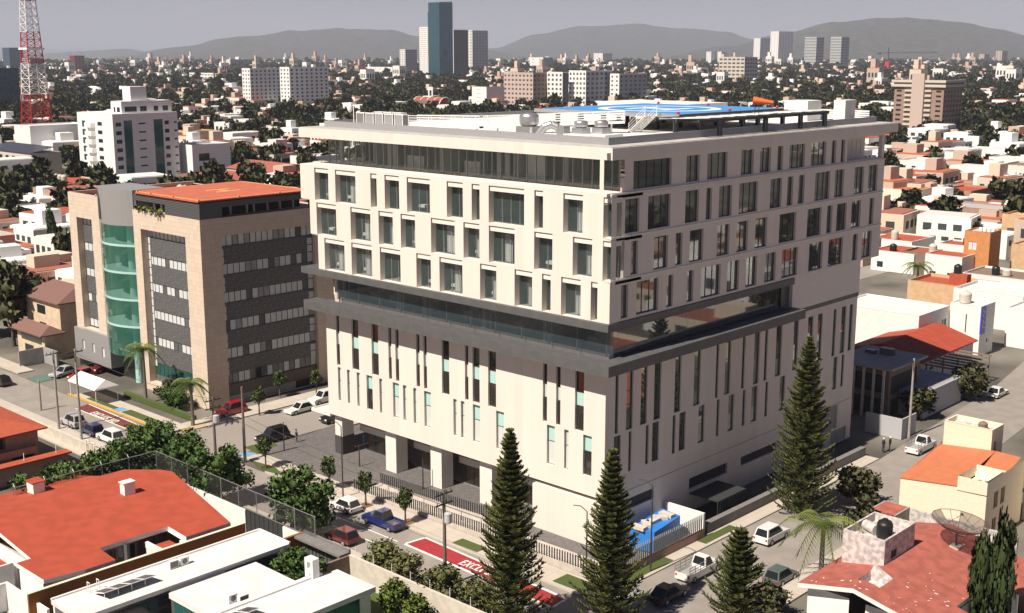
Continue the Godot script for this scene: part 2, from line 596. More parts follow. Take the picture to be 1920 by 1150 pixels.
# ---------------------------------------------------------------- ground, roads, pavements
func ground_and_roads() -> void:
	var g := MB.new()
	g.quad(Vector3(-16000, -0.06, 9000), Vector3(9000, -0.06, 9000), Vector3(9000, -0.06, -16000), Vector3(-16000, -0.06, -16000))
	struct("ground", g, "earth")
	var r := MB.new()
	r.sheet([Vector2(-420, 9.7), Vector2(7.2, 9.7), Vector2(7.2, 17.6), Vector2(-420, 17.6)], 0.0)
	struct("main_street", r, "road")
	r = MB.new()
	r.sheet([Vector2(-65.8, -230), Vector2(-53.9, -230), Vector2(-53.9, 2), Vector2(-52.6, 9.7), Vector2(-67, 9.7), Vector2(-65.8, 4)], 0.0)
	struct("side_street", r, "apron")
	r = MB.new()
	r.sheet([Vector2(7.2, 70), Vector2(7.2, -46), Vector2(4.4, -88), Vector2(-1, -125), Vector2(-14, -240), Vector2(-4, -240), Vector2(8, -125), Vector2(14, -88), Vector2(17.4, -46), Vector2(17.4, 70)], 0.002)
	struct("right_street", r, "road")
	var kerb := MB.new()
	var walk := MB.new()
	# pavement before the hospital
	walk.box(-45, -0.05, 6.6, 5.4, 0.14, 9.45)
	walk.box(-52, -0.05, 6.6, -45, 0.14, 8.3)
	kerb.box(-45, -0.05, 9.45, 5.4, 0.15, 9.7)
	walk.box(5.4, -0.05, -46, 7.0, 0.14, 9.45)
	kerb.box(7.0, -0.05, -46, 7.2, 0.15, 9.7)
	# round the office block
	walk.box(-94, -0.05, 6.0, -67.2, 0.14, 9.2)
	walk.box(-69.5, -0.05, -60, -66.1, 0.14, 6.0)
	kerb.box(-66.1, -0.05, -60, -65.85, 0.15, 4.0)
	walk.box(-53.6, -0.05, -60, -52.0, 0.14, -8.5)
	# near side
	walk.box(-220, -0.05, 17.85, 7.0, 0.14, 22.0)
	kerb.box(-220, -0.05, 17.6, 7.0, 0.15, 17.85)
	walk.box(17.6, -0.05, -46, 20.2, 0.14, 14)
	kerb.box(17.4, -0.05, -46, 17.6, 0.15, 14)
	walk.box(-220, -0.05, 6.5, -112, 0.14, 9.2)
	struct("pavement", walk, "pavement")
	struct("kerb", kerb, "kerb")
	var yk := MB.new()
	yk.box(-95, -0.05, 9.2, -71, 0.16, 9.5)
	yk.box(-66.9, -0.05, 4.0, -66.5, 0.16, 7.5)
	struct("yellow_kerb", yk, "kerb_yellow")
	var pv := MB.new()
	pv.prism([Vector2(-54.0, -9), Vector2(-44, -9), Vector2(-33, -4.0), Vector2(-10, -4.0), Vector2(-10, 3), Vector2(-32, 3), Vector2(-32, 6.4), Vector2(-36, 6.9), Vector2(-50.8, 5.6), Vector2(-51.8, 4.2), Vector2(-52.0, 1.5)], -0.05, 0.18)
	pv.box(-10, -0.05, 0.3, 5.3, 0.18, 6.1)
	struct("dark_paved_forecourt", pv, "pavers")
	var rim := MB.new()
	rim.box(-50.8, -0.05, 5.9, -32, 0.2, 6.55)
	struct("forecourt_border", rim, "kerb")
	var lawn := MB.new()
	lawn.prism([Vector2(-54.6, 5.9), Vector2(-51.6, 5.9), Vector2(-51.9, 2.6), Vector2(-54.4, 2.2)], -0.05, 0.17)
	lawn.prism([Vector2(-49.5, 8.4), Vector2(-45.2, 9.6), Vector2(-42.0, 9.0), Vector2(-45.4, 7.9)], -0.05, 0.17)
	lawn.box(1.2, 0.0, 7.0, 5.0, 0.19, 9.2)
	lawn.box(-80.5, 0.0, 7.4, -68.6, 0.18, 8.9)
	lawn.box(-90.5, 0.0, 8.0, -82.6, 0.17, 8.9)
	lawn.box(5.7, 0.0, -2.8, 6.8, 0.17, 4.6)
	lawn.box(5.7, 0.0, -14.5, 6.8, 0.17, -8.5)
	lawn.box(-12.6, 0.0, 7.8, -9.0, 0.17, 9.3)
	stuff(tag(part("lawn", lawn, "lawn"), "patches of mown grass along the pavements round the hospital", "grass"))
	# painted bays
	var red := MB.new()
	red.sheet([Vector2(-15.9, 10.0), Vector2(4.6, 11.0), Vector2(4.8, 13.3), Vector2(-16.2, 12.7)], 0.006)
	struct("red_painted_bay", red, "strip_red")
	red = MB.new()
	red.sheet([Vector2(-88.2, 9.8), Vector2(-68.0, 10.3), Vector2(-68.0, 12.2), Vector2(-87.4, 12.2)], 0.006)
	struct("faded_red_painted_bay", red, "strip_old")
	var ln := MB.new()
	for q in [[-15.9, 10.05, 4.6, 11.0, 0.16], [-16.2, 12.7, 4.8, 13.3, 0.16], [-88.0, 9.85, -68, 10.35, 0.09], [-87.4, 12.2, -68, 12.2, 0.09]]:
		ln.sheet([Vector2(q[0], q[1] - q[4]), Vector2(q[2], q[3] - q[4]), Vector2(q[2], q[3] + q[4]), Vector2(q[0], q[1] + q[4])], 0.010)
	ln.sheet([Vector2(-16.35, 12.5), Vector2(-16.05, 10.2), Vector2(-15.75, 10.2), Vector2(-16.05, 12.5)], 0.010)
	ln.sheet([Vector2(4.4, 11.2), Vector2(4.65, 11.2), Vector2(4.85, 13.1), Vector2(4.6, 13.1)], 0.010)
	for k in 9:
		ln.box(-58 + k * 5.4, 0.0, 14.6, -55.6 + k * 5.4, 0.008, 14.74)
	ln.box(-40, 0.0, 12.7, -17.2, 0.008, 12.83)
	struct("white_road_lines", ln, "line_white")
	lettering("EXCLUSIVO", Vector3(-5.6, 0.016, 11.75), 1.25, 6.0, 0.02)
	lettering("EXCLUSIVO", Vector3(-80.4, 0.016, 11.55), 1.25, 6.6, 0.0)
	lettering("EXCLUSIVO", Vector3(-71.0, 0.016, 11.75), 1.1, 5.6, 0.0)
	var bl := MB.new()
	bl.box(-82.6, 0.1, 7.6, -81.0, 0.155, 9.15)
	bl.box(-52.9, 0.1, 6.7, -51.2, 0.155, 8.1)
	struct("blue_ramp_marking", bl, "line_blue")
	bl = MB.new()
	bl.sheet([Vector2(-109.0, 6.2), Vector2(-105.2, 6.2), Vector2(-104.6, 9.6), Vector2(-108.4, 9.6)], 0.008)
	struct("green_bay_marking", bl, "line_green")
	var soil := MB.new()
	for x in [-46.0, -41.0, -34.4, -27.4, -20.2]:
		soil.box(x - 0.7, 0.0, 7.9, x + 0.7, 0.17, 9.3)
	struct("tree_pits", soil, "soil")
	var conc := MB.new()
	conc.sheet([Vector2(-66, -7.0), Vector2(-69.6, -7.0), Vector2(-69.6, 5.8), Vector2(-66, 5.8)], 0.146)
	struct("parking_apron", conc, "pavement")


func lettering(text: String, at: Vector3, tall: float, wide: float, turn: float) -> void:
	var font := SystemFont.new()
	font.font_names = PackedStringArray(["Droid Sans"])
	font.font_weight = 700
	var tm := TextMesh.new()
	tm.text = text
	tm.font = font
	tm.font_size = 64
	tm.pixel_size = 0.02
	tm.depth = 0.004
	var o := MeshInstance3D.new()
	o.name = numbered("road_lettering")
	o.mesh = tm
	o.set_surface_override_material(0, M["line_white"])
	var bb := tm.get_aabb()
	o.transform = Transform3D(Basis(Vector3.UP, turn) * Basis(Vector3.RIGHT, -PI / 2) * Basis.from_scale(Vector3(wide / maxf(bb.size.x, 0.01), tall / maxf(bb.size.y, 0.01), 1.0)), at)
	o.set_meta("kind", "structure")
	add_child(o, true)


# ---------------------------------------------------------------- the hospital
const ROW1 := [[-45.9, -43.2], [-41.9, -38.1], [-35.4, -34.3], [-32.9, -30.4], [-29.1, -25.3], [-22.6, -20.1], [-18.75, -17.55], [-16.2, -11.1], [-9.7, -8.5], [-5.8, -3.25]]
const ROW2 := [[-45.7, -41.9], [-39.2, -35.55], [-34.1, -31.6], [-30.25, -27.8], [-25.2, -21.4], [-20.05, -17.6], [-16.2, -12.45], [-9.7, -7.2], [-4.5, -2.0]]
const ROW3 := [[-44.35, -40.5], [-39.2, -35.45], [-34.0, -30.4], [-27.7, -25.3], [-23.9, -20.25], [-17.55, -15.1], [-12.45, -9.95], [-8.6, -7.4], [-6.0, -3.4], [-2.1, -1.25]]
const PODA := [[-42.6, -41.95], [-39.6, -38.3], [-35.9, -34.65], [-32.85, -32.3], [-31.6, -31.0], [-28.0, -27.4], [-26.75, -26.2], [-23.7, -22.5], [-20.0, -19.45], [-18.8, -17.7], [-16.4, -15.2], [-8.4, -7.8], [-6.55, -5.95], [-4.0, -2.8]]
const PODB := [[-42.5, -41.9], [-40.7, -40.15], [-38.85, -38.25], [-37.0, -35.9], [-34.65, -34.1], [-32.2, -31.1], [-30.4, -29.8], [-28.6, -28.05], [-26.75, -25.6], [-21.9, -21.35], [-20.7, -20.1], [-18.8, -17.65], [-15.2, -14.0], [-7.8, -6.7], [-5.4, -4.8], [-2.85, -1.7]]
# on the right face, as distances behind the front
const SIDE0 := [[3.6, 9.95], [12.5, 14.9], [16.3, 20.1], [22.8, 25.3], [26.6, 28.9], [30.3, 31.5], [32.9, 36.4], [37.8, 41.3], [42.7, 43.8], [45.0, 46.0]]
const SIDE1 := [[2.2, 4.5], [5.9, 9.7], [12.3, 14.75], [16.05, 17.15], [18.5, 21.0], [22.4, 26.2], [28.8, 31.3], [32.5, 33.8], [35.0, 36.4], [38.8, 42.4], [43.6, 45.85], [48.5, 51.0], [52.2, 54.7]]
const SIDE2 := [[3.25, 4.4], [7.05, 9.45], [10.8, 12.0], [13.3, 15.8], [18.35, 20.8], [22.15, 24.5], [26.0, 28.45], [31.1, 34.8], [37.4, 40.75], [42.1, 43.4], [44.5, 47.0], [48.25, 50.7], [53.0, 54.2]]
const SIDE3 := [[1.8, 2.95], [4.3, 8.0], [9.4, 10.55], [13.05, 14.2], [15.6, 19.3], [20.6, 23.0], [24.4, 26.65], [28.3, 30.7], [32.0, 35.6], [38.2, 41.5], [42.9, 46.55], [49.0, 50.35], [51.55, 54.1]]
const SIDEA := [[1.55, 2.1], [3.4, 4.5], [5.8, 6.9], [8.1, 9.3], [11.75, 12.9], [15.3, 16.55], [19.5, 20.1], [21.35, 22.5], [24.8, 25.45], [27.3, 28.5], [29.6, 30.25], [32.1, 33.4], [36.1, 37.2], [39.4, 40.7], [41.8, 43.0], [45.7, 46.5], [47.8, 49.0], [49.9, 50.8]]
const SIDEB := [[1.45, 2.6], [3.9, 4.4], [6.8, 7.35], [7.95, 9.15], [11.55, 12.15], [12.8, 14.0], [16.4, 17.6], [19.95, 20.55], [22.3, 23.5], [25.25, 25.9], [27.15, 28.4], [30.15, 30.75], [33.4, 34.6], [42.25, 42.8], [46.3, 47.4], [48.5, 49.2]]


# a window that lies against the local x-y plane of its holder: frame and panes as parts of the window
func window_at(root: Node3D, o: Vector3, u: Vector3, w: float, h: float, panes: Array, frame := "mullion", bar := 0.06, called := "window") -> MeshInstance3D:
	# panes: [v0, v1, material, columns]
	var nn := u.cross(Vector3.UP).normalized()
	var f := MB.new()
	var at := func(x: float, y: float, z: float) -> Vector3: return o + u * x + Vector3.UP * y + nn * z
	var slab := func(x0: float, y0: float, x1: float, y1: float, z0: float, z1: float) -> void:
		var p: Vector3 = at.call(x0, y0, z0)
		var q: Vector3 = at.call(x1, y1, z1)
		f.box(minf(p.x, q.x), minf(p.y, q.y), minf(p.z, q.z), maxf(p.x, q.x), maxf(p.y, q.y), maxf(p.z, q.z))
	slab.call(0.0, 0.0, bar, h, -0.05, 0.05)
	slab.call(w - bar, 0.0, w, h, -0.05, 0.05)
	slab.call(bar, h - bar, w - bar, h, -0.05, 0.05)
	slab.call(bar, 0.0, w - bar, bar, -0.05, 0.05)
	for k in panes.size():
		var p: Array = panes[k]
		if k > 0:
			slab.call(bar, p[0] - bar / 2, w - bar, p[0] + bar / 2, -0.045, 0.045)
		for i in range(1, p[3]):
			var x: float = w * i / p[3]
			slab.call(x - bar / 2, maxf(p[0], bar), x + bar / 2, minf(p[1], h - bar), -0.045, 0.06)
	var win := part(called, f, frame, root)
	for p in panes:
		for i in p[3]:
			var x0: float = w * i / p[3]
			var x1: float = w * (i + 1) / p[3]
			var m := MB.new()
			m.quad(at.call(x0, p[0], 0.0), at.call(x1, p[0], 0.0), at.call(x1, p[1], 0.0), at.call(x0, p[1], 0.0))
			part("pane", m, p[2], win)
	return win


func hospital() -> void:
	var h := thing("hospital", "large cream hospital with staggered windows, dark grey terrace ledges and a roof helipad", "hospital", Vector3(-22, 0, -26))
	# podium shell
	var m := MB.new()
	var holes := []
	for k in PODA:
		holes.append([k[0] + 44.5, 6.62, k[1] + 44.5, 13.1])
	for k in PODB:
		holes.append([k[0] + 44.5, 2.07, k[1] + 44.5, 6.37])
	m.wall(Vector3(-44.5, 5.5, 0), Vector3.RIGHT, 44.5, 13.6, holes, 0.34)
	holes = []
	for k in SIDEA:
		var top := 13.1 if k[0] < 35.0 else 12.75
		holes.append([k[0], 6.62, k[1], top])
	for k in SIDEB:
		holes.append([k[0], 2.07, k[1], 6.37])
	m.wall(Vector3(0, 5.5, 0), Vector3(0, 0, -1), 51.8, 13.6, holes, 0.34)
	m.wall(Vector3(0, 0, -51.8), Vector3.LEFT, 44.5, 23.0, [], 0.1)
	m.wall(Vector3(-44.5, 5.5, -51.8), Vector3(0, 0, 1), 51.8, 13.6, [], 0.1)
	m.quad(Vector3(-44.5, 5.5, -14), Vector3(0, 5.5, -14), Vector3(0, 5.5, 0), Vector3(-44.5, 5.5, 0))
	part("podium_wall", m, "white_wall", h)
	# lower walls and columns at street level
	m = MB.new()
	m.box(-9.6, 0, -1.2, -0.02, 5.02, 0.22)
	m.wall(Vector3(0.05, 0, 0.0), Vector3(0, 0, -1), 51.8, 5.5, [[2.6, 3.4, 8.4, 4.6], [14.9, 2.6, 22.5, 3.9], [25.3, 2.7, 33.2, 3.8], [41.0, 2.2, 48.0, 5.4], [46.6, 0.0, 50.6, 1.9]], 0.35)
	m.box(-44.3, 0.1, -51.8, -43.6, 5.5, -9.0)
	part("street_level_wall", m, "white_wall", h)
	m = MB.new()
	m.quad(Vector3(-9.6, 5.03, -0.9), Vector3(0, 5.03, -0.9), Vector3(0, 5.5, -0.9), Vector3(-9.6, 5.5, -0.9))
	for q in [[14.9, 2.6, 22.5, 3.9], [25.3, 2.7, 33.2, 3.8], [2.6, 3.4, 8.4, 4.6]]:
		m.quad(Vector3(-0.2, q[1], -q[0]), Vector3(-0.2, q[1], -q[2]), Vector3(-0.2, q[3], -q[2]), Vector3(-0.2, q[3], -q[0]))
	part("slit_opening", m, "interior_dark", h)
	m = MB.new()
	m.quad(Vector3(-0.15, 2.2, -41), Vector3(-0.15, 2.2, -48), Vector3(-0.15, 5.4, -48), Vector3(-0.15, 5.4, -41))
	m.quad(Vector3(-0.2, 0, -46.6), Vector3(-0.2, 0, -50.6), Vector3(-0.2, 1.9, -50.6), Vector3(-0.2, 1.9, -46.6))
	part("grey_service_panel", m, "plaster_grey", h)
	for q in [[-44.3, -42.9, 1], [-34.6, -32.7, 0], [-26.6, -24.75, 0], [-18.5, -16.6, 0]]:
		m = MB.new()
		m.box(q[0], 2.55 if q[2] else 0.15, -2.6, q[1], 5.5, -0.75)
		var col := part("column", m, "white_plain", h)
		if q[2]:
			m = MB.new()
			m.box(q[0] - 0.05, 0.15, -2.65, q[1] + 0.05, 2.55, -0.7)
			part("plinth", m, "plinth_dark", col)
	# entrance bays between the columns
	for q in [[-42.9, -34.6], [-32.7, -26.6], [-24.75, -18.5], [-16.6, -9.6]]:
		m = MB.new()
		m.box(q[0], 2.75, -4.2, q[1], 3.55, -3.6)
		for i in 5:
			var x: float = lerpf(q[0] + 0.3, q[1] - 0.3, i / 4.0)
			m.box(x - 0.06, 3.55, -3.95, x + 0.06, 5.5, -3.75)
		part("entrance_lintel", m, "white_plain", h)
		m = MB.new()
		m.quad(Vector3(q[0], 0.18, -4.05), Vector3(q[1], 0.18, -4.05), Vector3(q[1], 5.5, -4.05), Vector3(q[0], 5.5, -4.05))
		part("entrance_glass", m, "glass_clear", h)
		for i in 4:
			var x: float = lerpf(q[0] + 0.4, q[1] - 0.4, (i + 0.5) / 4.0)
			m = MB.new()
			m.box(x - 0.52, 0.18, -4.4, x + 0.52, 2.7, -4.32)
			part("door", m, "wood" if (i < 2 or q[0] > -26) else "interior_dark", h)
	m = MB.new()
	m.box(-44, 0.1, -9.4, -9.6, 5.45, -9.0)
	m.box(-44, 0.1, -9.0, -9.6, 0.16, -4.0)
	part("lobby", m, "interior", h)
	# porch roof over the drive
	m = MB.new()
	m.box(-48.4, 5.0, -6.5, -44.55, 5.25, -0.2)
	m.box(-48.4, 5.25, -6.5, -48.2, 5.42, -0.2)
	m.box(-48.2, 5.25, -0.4, -44.55, 5.42, -0.2)
	part("porch_roof", m, "white_plain", h)
	# podium windows
	for k in PODA:
		var wide: bool = k[1] - k[0] > 0.9
		window_at(h, Vector3(k[0], 12.12, -0.3), Vector3.RIGHT, k[1] - k[0], 6.48, [[0, 2.6, "glass_pod", 1], [2.6, 4.05, "spandrel_teal" if wide else "spandrel_grey", 1], [4.05, 6.48, "glass_pod", 1]], "frame_dark", 0.045)
	var ib := 0
	for k in PODB:
		var wide: bool = k[1] - k[0] > 0.9
		var low := "blind"
		if ib in [3, 15]:
			low = "glass_pod"
		ib += 1
		window_at(h, Vector3(k[0], 7.57, -0.3), Vector3.RIGHT, k[1] - k[0], 4.3, [[0, 2.55, low, 1], [2.55, 4.3, "spandrel_teal" if wide else "spandrel_grey", 1]], "frame_dark", 0.045)
	for k in SIDEA:
		var top := 6.48 if k[0] < 35.0 else 6.13
		window_at(h, Vector3(-0.22, 12.12, -k[0]), Vector3(0, 0, -1), k[1] - k[0], top, [[0, 2.6, "glass_mirror", 1], [2.6, 4.05, "glass_mirror", 1], [4.05, top, "glass_mirror", 1]], "frame_dark", 0.04)
	for k in SIDEB:
		window_at(h, Vector3(-0.22, 7.57, -k[0]), Vector3(0, 0, -1), k[1] - k[0], 4.3, [[0, 2.55, "glass_mirror", 1], [2.55, 4.3, "glass_mirror", 1]], "frame_dark", 0.04)
	# inside of the podium: floors, rooms, red partitions behind a few windows
	m = MB.new()
	m.box(-44.3, 10.9, -20, -0.5, 11.3, -0.5)
	m.box(-44.3, 15.0, -20, -0.5, 15.3, -0.5)
	m.box(-44.3, 5.6, -5.6, -0.5, 19.0, -5.4)
	m.box(-5.0, 5.6, -50, -4.8, 19.0, -5.6)
	part("podium_rooms", m, "interior_dark", h)
	m = MB.new()
	for q in [[-36.6, -33.9], [-33.2, -30.5], [-8.9, -5.5], [-4.6, -2.0]]:
		m.box(q[0], 15.4, -2.6, q[1], 18.95, -2.4)
	part("red_partition", m, "interior_red", h)
	# the dark ledges and the glazed terrace storey between them
	m = MB.new()
	m.prism([Vector2(-46.2, 2.05), Vector2(1.95, 2.05), Vector2(1.95, -35.2), Vector2(0.02, -35.2), Vector2(0.02, -52), Vector2(-46.2, -52)], 19.1, 19.62)
	m.prism([Vector2(-46.2, 2.05), Vector2(1.95, 2.05), Vector2(1.95, -35.2), Vector2(0.05, -35.2), Vector2(0.05, 0.05), Vector2(-44.6, 0.05), Vector2(-46.2, 0.05)], 19.62, 20.18)
	part("lower_ledge", m, "ledge_grey", h)
	m = MB.new()
	m.prism([Vector2(-48.8, 0.32), Vector2(0.42, 0.32), Vector2(0.42, -35.0), Vector2(-0.3, -35.0), Vector2(-0.3, -52), Vector2(-48.8, -52)], 23.05, 23.82)
	part("upper_ledge", m, "ledge_grey", h)
	m = MB.new()
	m.box(-44.3, 19.62, -51.6, -0.9, 20.2, -1.6)
	part("terrace_floor", m, "interior_floor", h)
	var tg := []
	for i in 34:
		var x := -43.4 + i * 1.28
		m = MB.new()
		m.quad(Vector3(x, 20.2, -0.95), Vector3(x + 1.26, 20.2, -0.95), Vector3(x + 1.26, 23.05, -0.95), Vector3(x, 23.05, -0.95))
		part("terrace_pane", m, "glass_tint", h)
	for i in 24:
		var z := -0.95 - i * 1.32
		m = MB.new()
		m.quad(Vector3(-0.28, 20.2, z), Vector3(-0.28, 20.2, z - 1.3), Vector3(-0.28, 23.05, z - 1.3), Vector3(-0.28, 23.05, z))
		part("terrace_pane", m, "glass_mirror", h)
	m = MB.new()
	for i in 12:
		m.box(-43.2 + i * 3.85, 20.2, -1.12, -43.12 + i * 3.85, 23.05, -0.99)
	for x in [-43.2, -33.2, -28.6, -18.9, -9.9, -1.4]:
		m.tube(Vector3(x, 20.2, -2.1), Vector3(x, 23.05, -2.1), 0.3, 0.3, 10)
		m.tube(Vector3(x + 0.85, 20.2, -2.1), Vector3(x + 0.85, 23.05, -2.1), 0.12, 0.12, 8)
	part("terrace_column", m, "mullion", h)
	m = MB.new()
	m.box(-44.3, 20.2, -9.2, -2.4, 23.05, -9.0)
	for x in [-36.0, -21.5, -14.0]:
		m.box(x, 20.2, -9.0, x + 0.2, 23.05, -4.0)
	part("terrace_back_wall", m, "interior_dark", h)
	m = MB.new()
	for x in [-41.0, -37.5, -31.0, -24.5, -22.0, -16.5, -12.0, -6.0]:
		m.box(x, 20.2, -5.5, x + 1.4, 20.95, -4.3)
		m.box(x + 0.1, 20.95, -5.5, x + 1.3, 21.4, -5.4)
	part("terrace_furniture", m, "curtain", h)
	m = MB.new()
	m.box(-38.6, 20.3, -8.9, -36.2, 22.9, -8.8)
	m.box(-34.4, 20.3, -8.9, -29.6, 22.9, -8.8)
	part("terrace_red_wall", m, "interior_red", h)
	m = MB.new()
	m.box(-44.4, 19.62, -9, -43.6, 23.05, -1.4)
	part("terrace_end_wall", m, "stone_plain", h)
	# blank cream wall closing the terrace storey towards the rear
	m = MB.new()
	m.box(-1.6, 19.64, -52, 0.03, 23.86, -35.25)
	part("blank_wall", m, "white_plain", h)
	m = MB.new()
	m.box(-1.0, 20.2, -35.2, -0.4, 23.04, -33.4)
	part("terrace_end_pier", m, "frame_dark", h)
	# the four tower storeys
	var rows := [ROW1, ROW2, ROW3]
	var sides := [SIDE1, SIDE2, SIDE3]
	var lefts := [-48.7, -47.0, -45.6]
	for r in 3:
		var top: float = 36.6 - 4.245 * r
		var bot: float = top - 4.245
		var x0: float = lefts[r]
		var mm := MB.new()
		var hs := []
		var right: float = 0.3 if r == 2 else -0.65
		for k in rows[r]:
			hs.append([k[0] - x0, 0.02, k[1] - x0, 3.965])
		if r < 2:
			hs.append([-0.65 - x0, 0.02, 0.35 - x0, 3.965])
		mm.wall(Vector3(x0, bot, 0), Vector3.RIGHT, 0.3 - x0, 4.245, hs, 0.85)
		# left return and slab end
		mm.box(x0, bot, -5.0, x0 + 0.3, top, -0.003)
		mm.box(x0 - (0.5 if r == 1 else 0.0), top - 0.42, -5.0, 0.3, top, -0.855)
		part("front_wall", mm, "white_wall", h)
		# header panels above the panes
		for k in rows[r]:
			mm = MB.new()
			mm.box(k[0] + 0.1, bot + 3.40, -0.30, k[1] - 0.002, bot + 3.90, -0.13)
			part("header_panel", mm, "white_plain", h)
			var w: float = k[1] - k[0]
			var cols: int = maxi(1, roundi(w / 1.26))
			window_at(h, Vector3(k[0], bot + 0.03, -0.8), Vector3.RIGHT, w, 3.4, [[0, 3.4, "glass_clear", cols]], "mullion", 0.05)
		if r < 2:
			mm = MB.new()
			mm.box(-0.62, bot + 3.40, -0.30, 0.295, bot + 3.90, -0.13)
			mm.box(0.12, bot + 3.40, -1.8, 0.295, bot + 3.90, -0.305)
			part("header_panel", mm, "white_plain", h)
			window_at(h, Vector3(-0.65, bot + 0.03, -0.8), Vector3.RIGHT, 0.92, 3.4, [[0, 3.4, "glass_clear", 1]], "mullion", 0.05)
			window_at(h, Vector3(0.2, bot + 0.03, -0.4), Vector3(0, 0, -1), 1.4 + r * 0.6, 3.4, [[0, 3.4, "glass_clear", 2]], "mullion", 0.05)
		# right face
		hs = []
		var st: float = 1.7 if r == 0 else (2.2 if r == 1 else 0.0)
		for k in sides[r]:
			hs.append([k[0] - st, 0.25, k[1] - st, 3.62])
		mm = MB.new()
		mm.wall(Vector3(0.3, bot, -st), Vector3(0, 0, -1), 56.4 - st, 4.2, hs, 0.42)
		if st > 0.0:
			mm.box(-0.15, bot, -st - 0.38, 0.297, bot + 3.95, -st)
			mm.wall(Vector3(0.3, bot + 3.9, 0), Vector3(0, 0, -1), st, 0.345, [], 0.2)
			mm.box(-0.7, bot - 0.02, -st, 0.29, bot + 0.03, 0.0)
		part("side_wall", mm, "white_wall", h)
		mm = MB.new()
		mm.box(-0.2, top - 0.1, -56.4, 0.42, top + 0.06, 0.05)
		part("floor_band", mm, "white_plain", h)
		for k in sides[r]:
			var cols: int = maxi(1, roundi((k[1] - k[0]) / 1.26))
			window_at(h, Vector3(-0.02, bot + 0.25, -k[0]), Vector3(0, 0, -1), k[1] - k[0], 3.37, [[0, 3.37, "glass_mirror", cols]], "frame_dark", 0.04)
		room_storey(h, bot, x0, rows[r], r)
	m = MB.new()
	m.wall(Vector3(0.3, 23.86, -56.4), Vector3.LEFT, 48.9, 12.75, [], 0.1)
	m.wall(Vector3(-48.6, 23.86, -56.4), Vector3(0, 0, 1), 51.5, 12.75, [], 0.1)
	m.box(-48.5, 23.84, -56.4, 0.25, 24.0, -51.9)
	part("rear_wall", m, "white_wall", h)
	# top storey, set back under the roof slab
	m = MB.new()
	m.box(-48.7, 36.45, -56.4, 0.3, 36.6, -0.86)
	m.box(-48.69, 36.6, -3.0, 0.28, 36.64, -0.02)
	part("top_terrace_floor", m, "white_plain", h)
	for i in 36:
		var x := -46.6 + i * 1.275
		m = MB.new()
		m.quad(Vector3(x, 36.64, -2.95), Vector3(x + 1.255, 36.64, -2.95), Vector3(x + 1.255, 39.9, -2.95), Vector3(x, 39.9, -2.95))
		part("top_pane", m, "glass_clear", h)
		m = MB.new()
		m.box(x - 0.03, 36.64, -3.08, x + 0.03, 39.9, -2.9)
		part("top_mullion", m, "mullion", h)
	m = MB.new()
	for x in [-45.4, -36.4, -35.4, -27.4, -18.4, -17.2, -8.9, -1.6]:
		m.tube(Vector3(x, 36.64, -4.0), Vector3(x, 39.9, -4.0), 0.32, 0.32, 10)
	part("top_column", m, "tower_grey", h)
	m = MB.new()
	m.box(-47, 36.64, -9.2, -10, 39.9, -9.0)
	for x in [-39.0, -27.0, -16.0]:
		m.box(x, 36.64, -9.0, x + 0.2, 39.9, -3.6)
	part("top_rooms", m, "interior", h)
	m = MB.new()
	m.box(-9.6, 36.64, -9.2, -0.8, 39.9, -9.0)
	m.box(-24.5, 36.64, -8.6, -19.5, 39.9, -8.4)
	m.box(-46.4, 36.64, -8.8, -39.5, 39.9, -8.6)
	part("top_dark_room", m, "interior_dark", h)
	m = MB.new()
	for q in [[-34.2, -31.4, 38.2], [-24.6, -22.2, 38.1], [-15.0, -12.4, 39.8]]:
		m.box(q[0], 36.66, -4.9, q[1], q[2], -4.75)
	part("top_screen_wall", m, "curtain", h)
	var hs0 := []
	for k in SIDE0:
		hs0.append([k[0], 0.2, k[1], 2.95])
	hs0.append([46.6, 0.2, 55.7, 3.0])
	m = MB.new()
	m.wall(Vector3(0.15, 36.64, 0), Vector3(0, 0, -1), 56.4, 3.26, [[-1, -1, 2.2, 4.0]] + hs0, 0.5)
	m.box(-0.35, 36.64, -2.62, 0.147, 39.9, -2.2)
	part("side_wall", m, "white_wall", h)
	for k in SIDE0:
		var cols: int = maxi(1, roundi((k[1] - k[0]) / 1.26))
		window_at(h, Vector3(-0.2, 36.84, -k[0]), Vector3(0, 0, -1), k[1] - k[0], 2.75, [[0, 2.75, "glass_mirror" if k[0] > 10.0 else "glass_tint", cols]], "frame_dark", 0.04)
	m = MB.new()
	m.box(-2.6, 36.64, -56.0, -2.4, 39.9, -46.4)
	for i in 8:
		m.box(-2.4, 36.9, -46.8 - i * 1.15, -2.33, 39.0, -46.75 - i * 1.15)
	part("loggia_wall", m, "white_plain", h)
	m = MB.new()
	m.box(-48.75, 39.9, -59.5, 0.36, 41.05, 0.0)
	part("roof_fascia", m, "white_wall", h)
	m = MB.new()
	m.box(-48.5, 41.05, -59.3, 0.2, 41.12, -0.06)
	part("roof_edge_flashing", m, "roof_grey", h)
	m = MB.new()
	m.box(-46.5, 41.12, -2.45, -1.95, 41.85, -2.25)
	m.box(-2.15, 41.12, -57.9, -1.95, 41.85, -2.45)
	m.box(-46.5, 41.12, -57.9, -46.3, 41.85, -2.45)
	m.box(-46.3, 41.12, -57.9, -2.15, 41.85, -57.7)
	part("roof_parapet", m, "parapet_grey", h)
	m = MB.new()
	m.box(-46.3, 41.12, -57.7, -2.15, 41.2, -2.45)
	part("roof_deck", m, "roof_white", h)


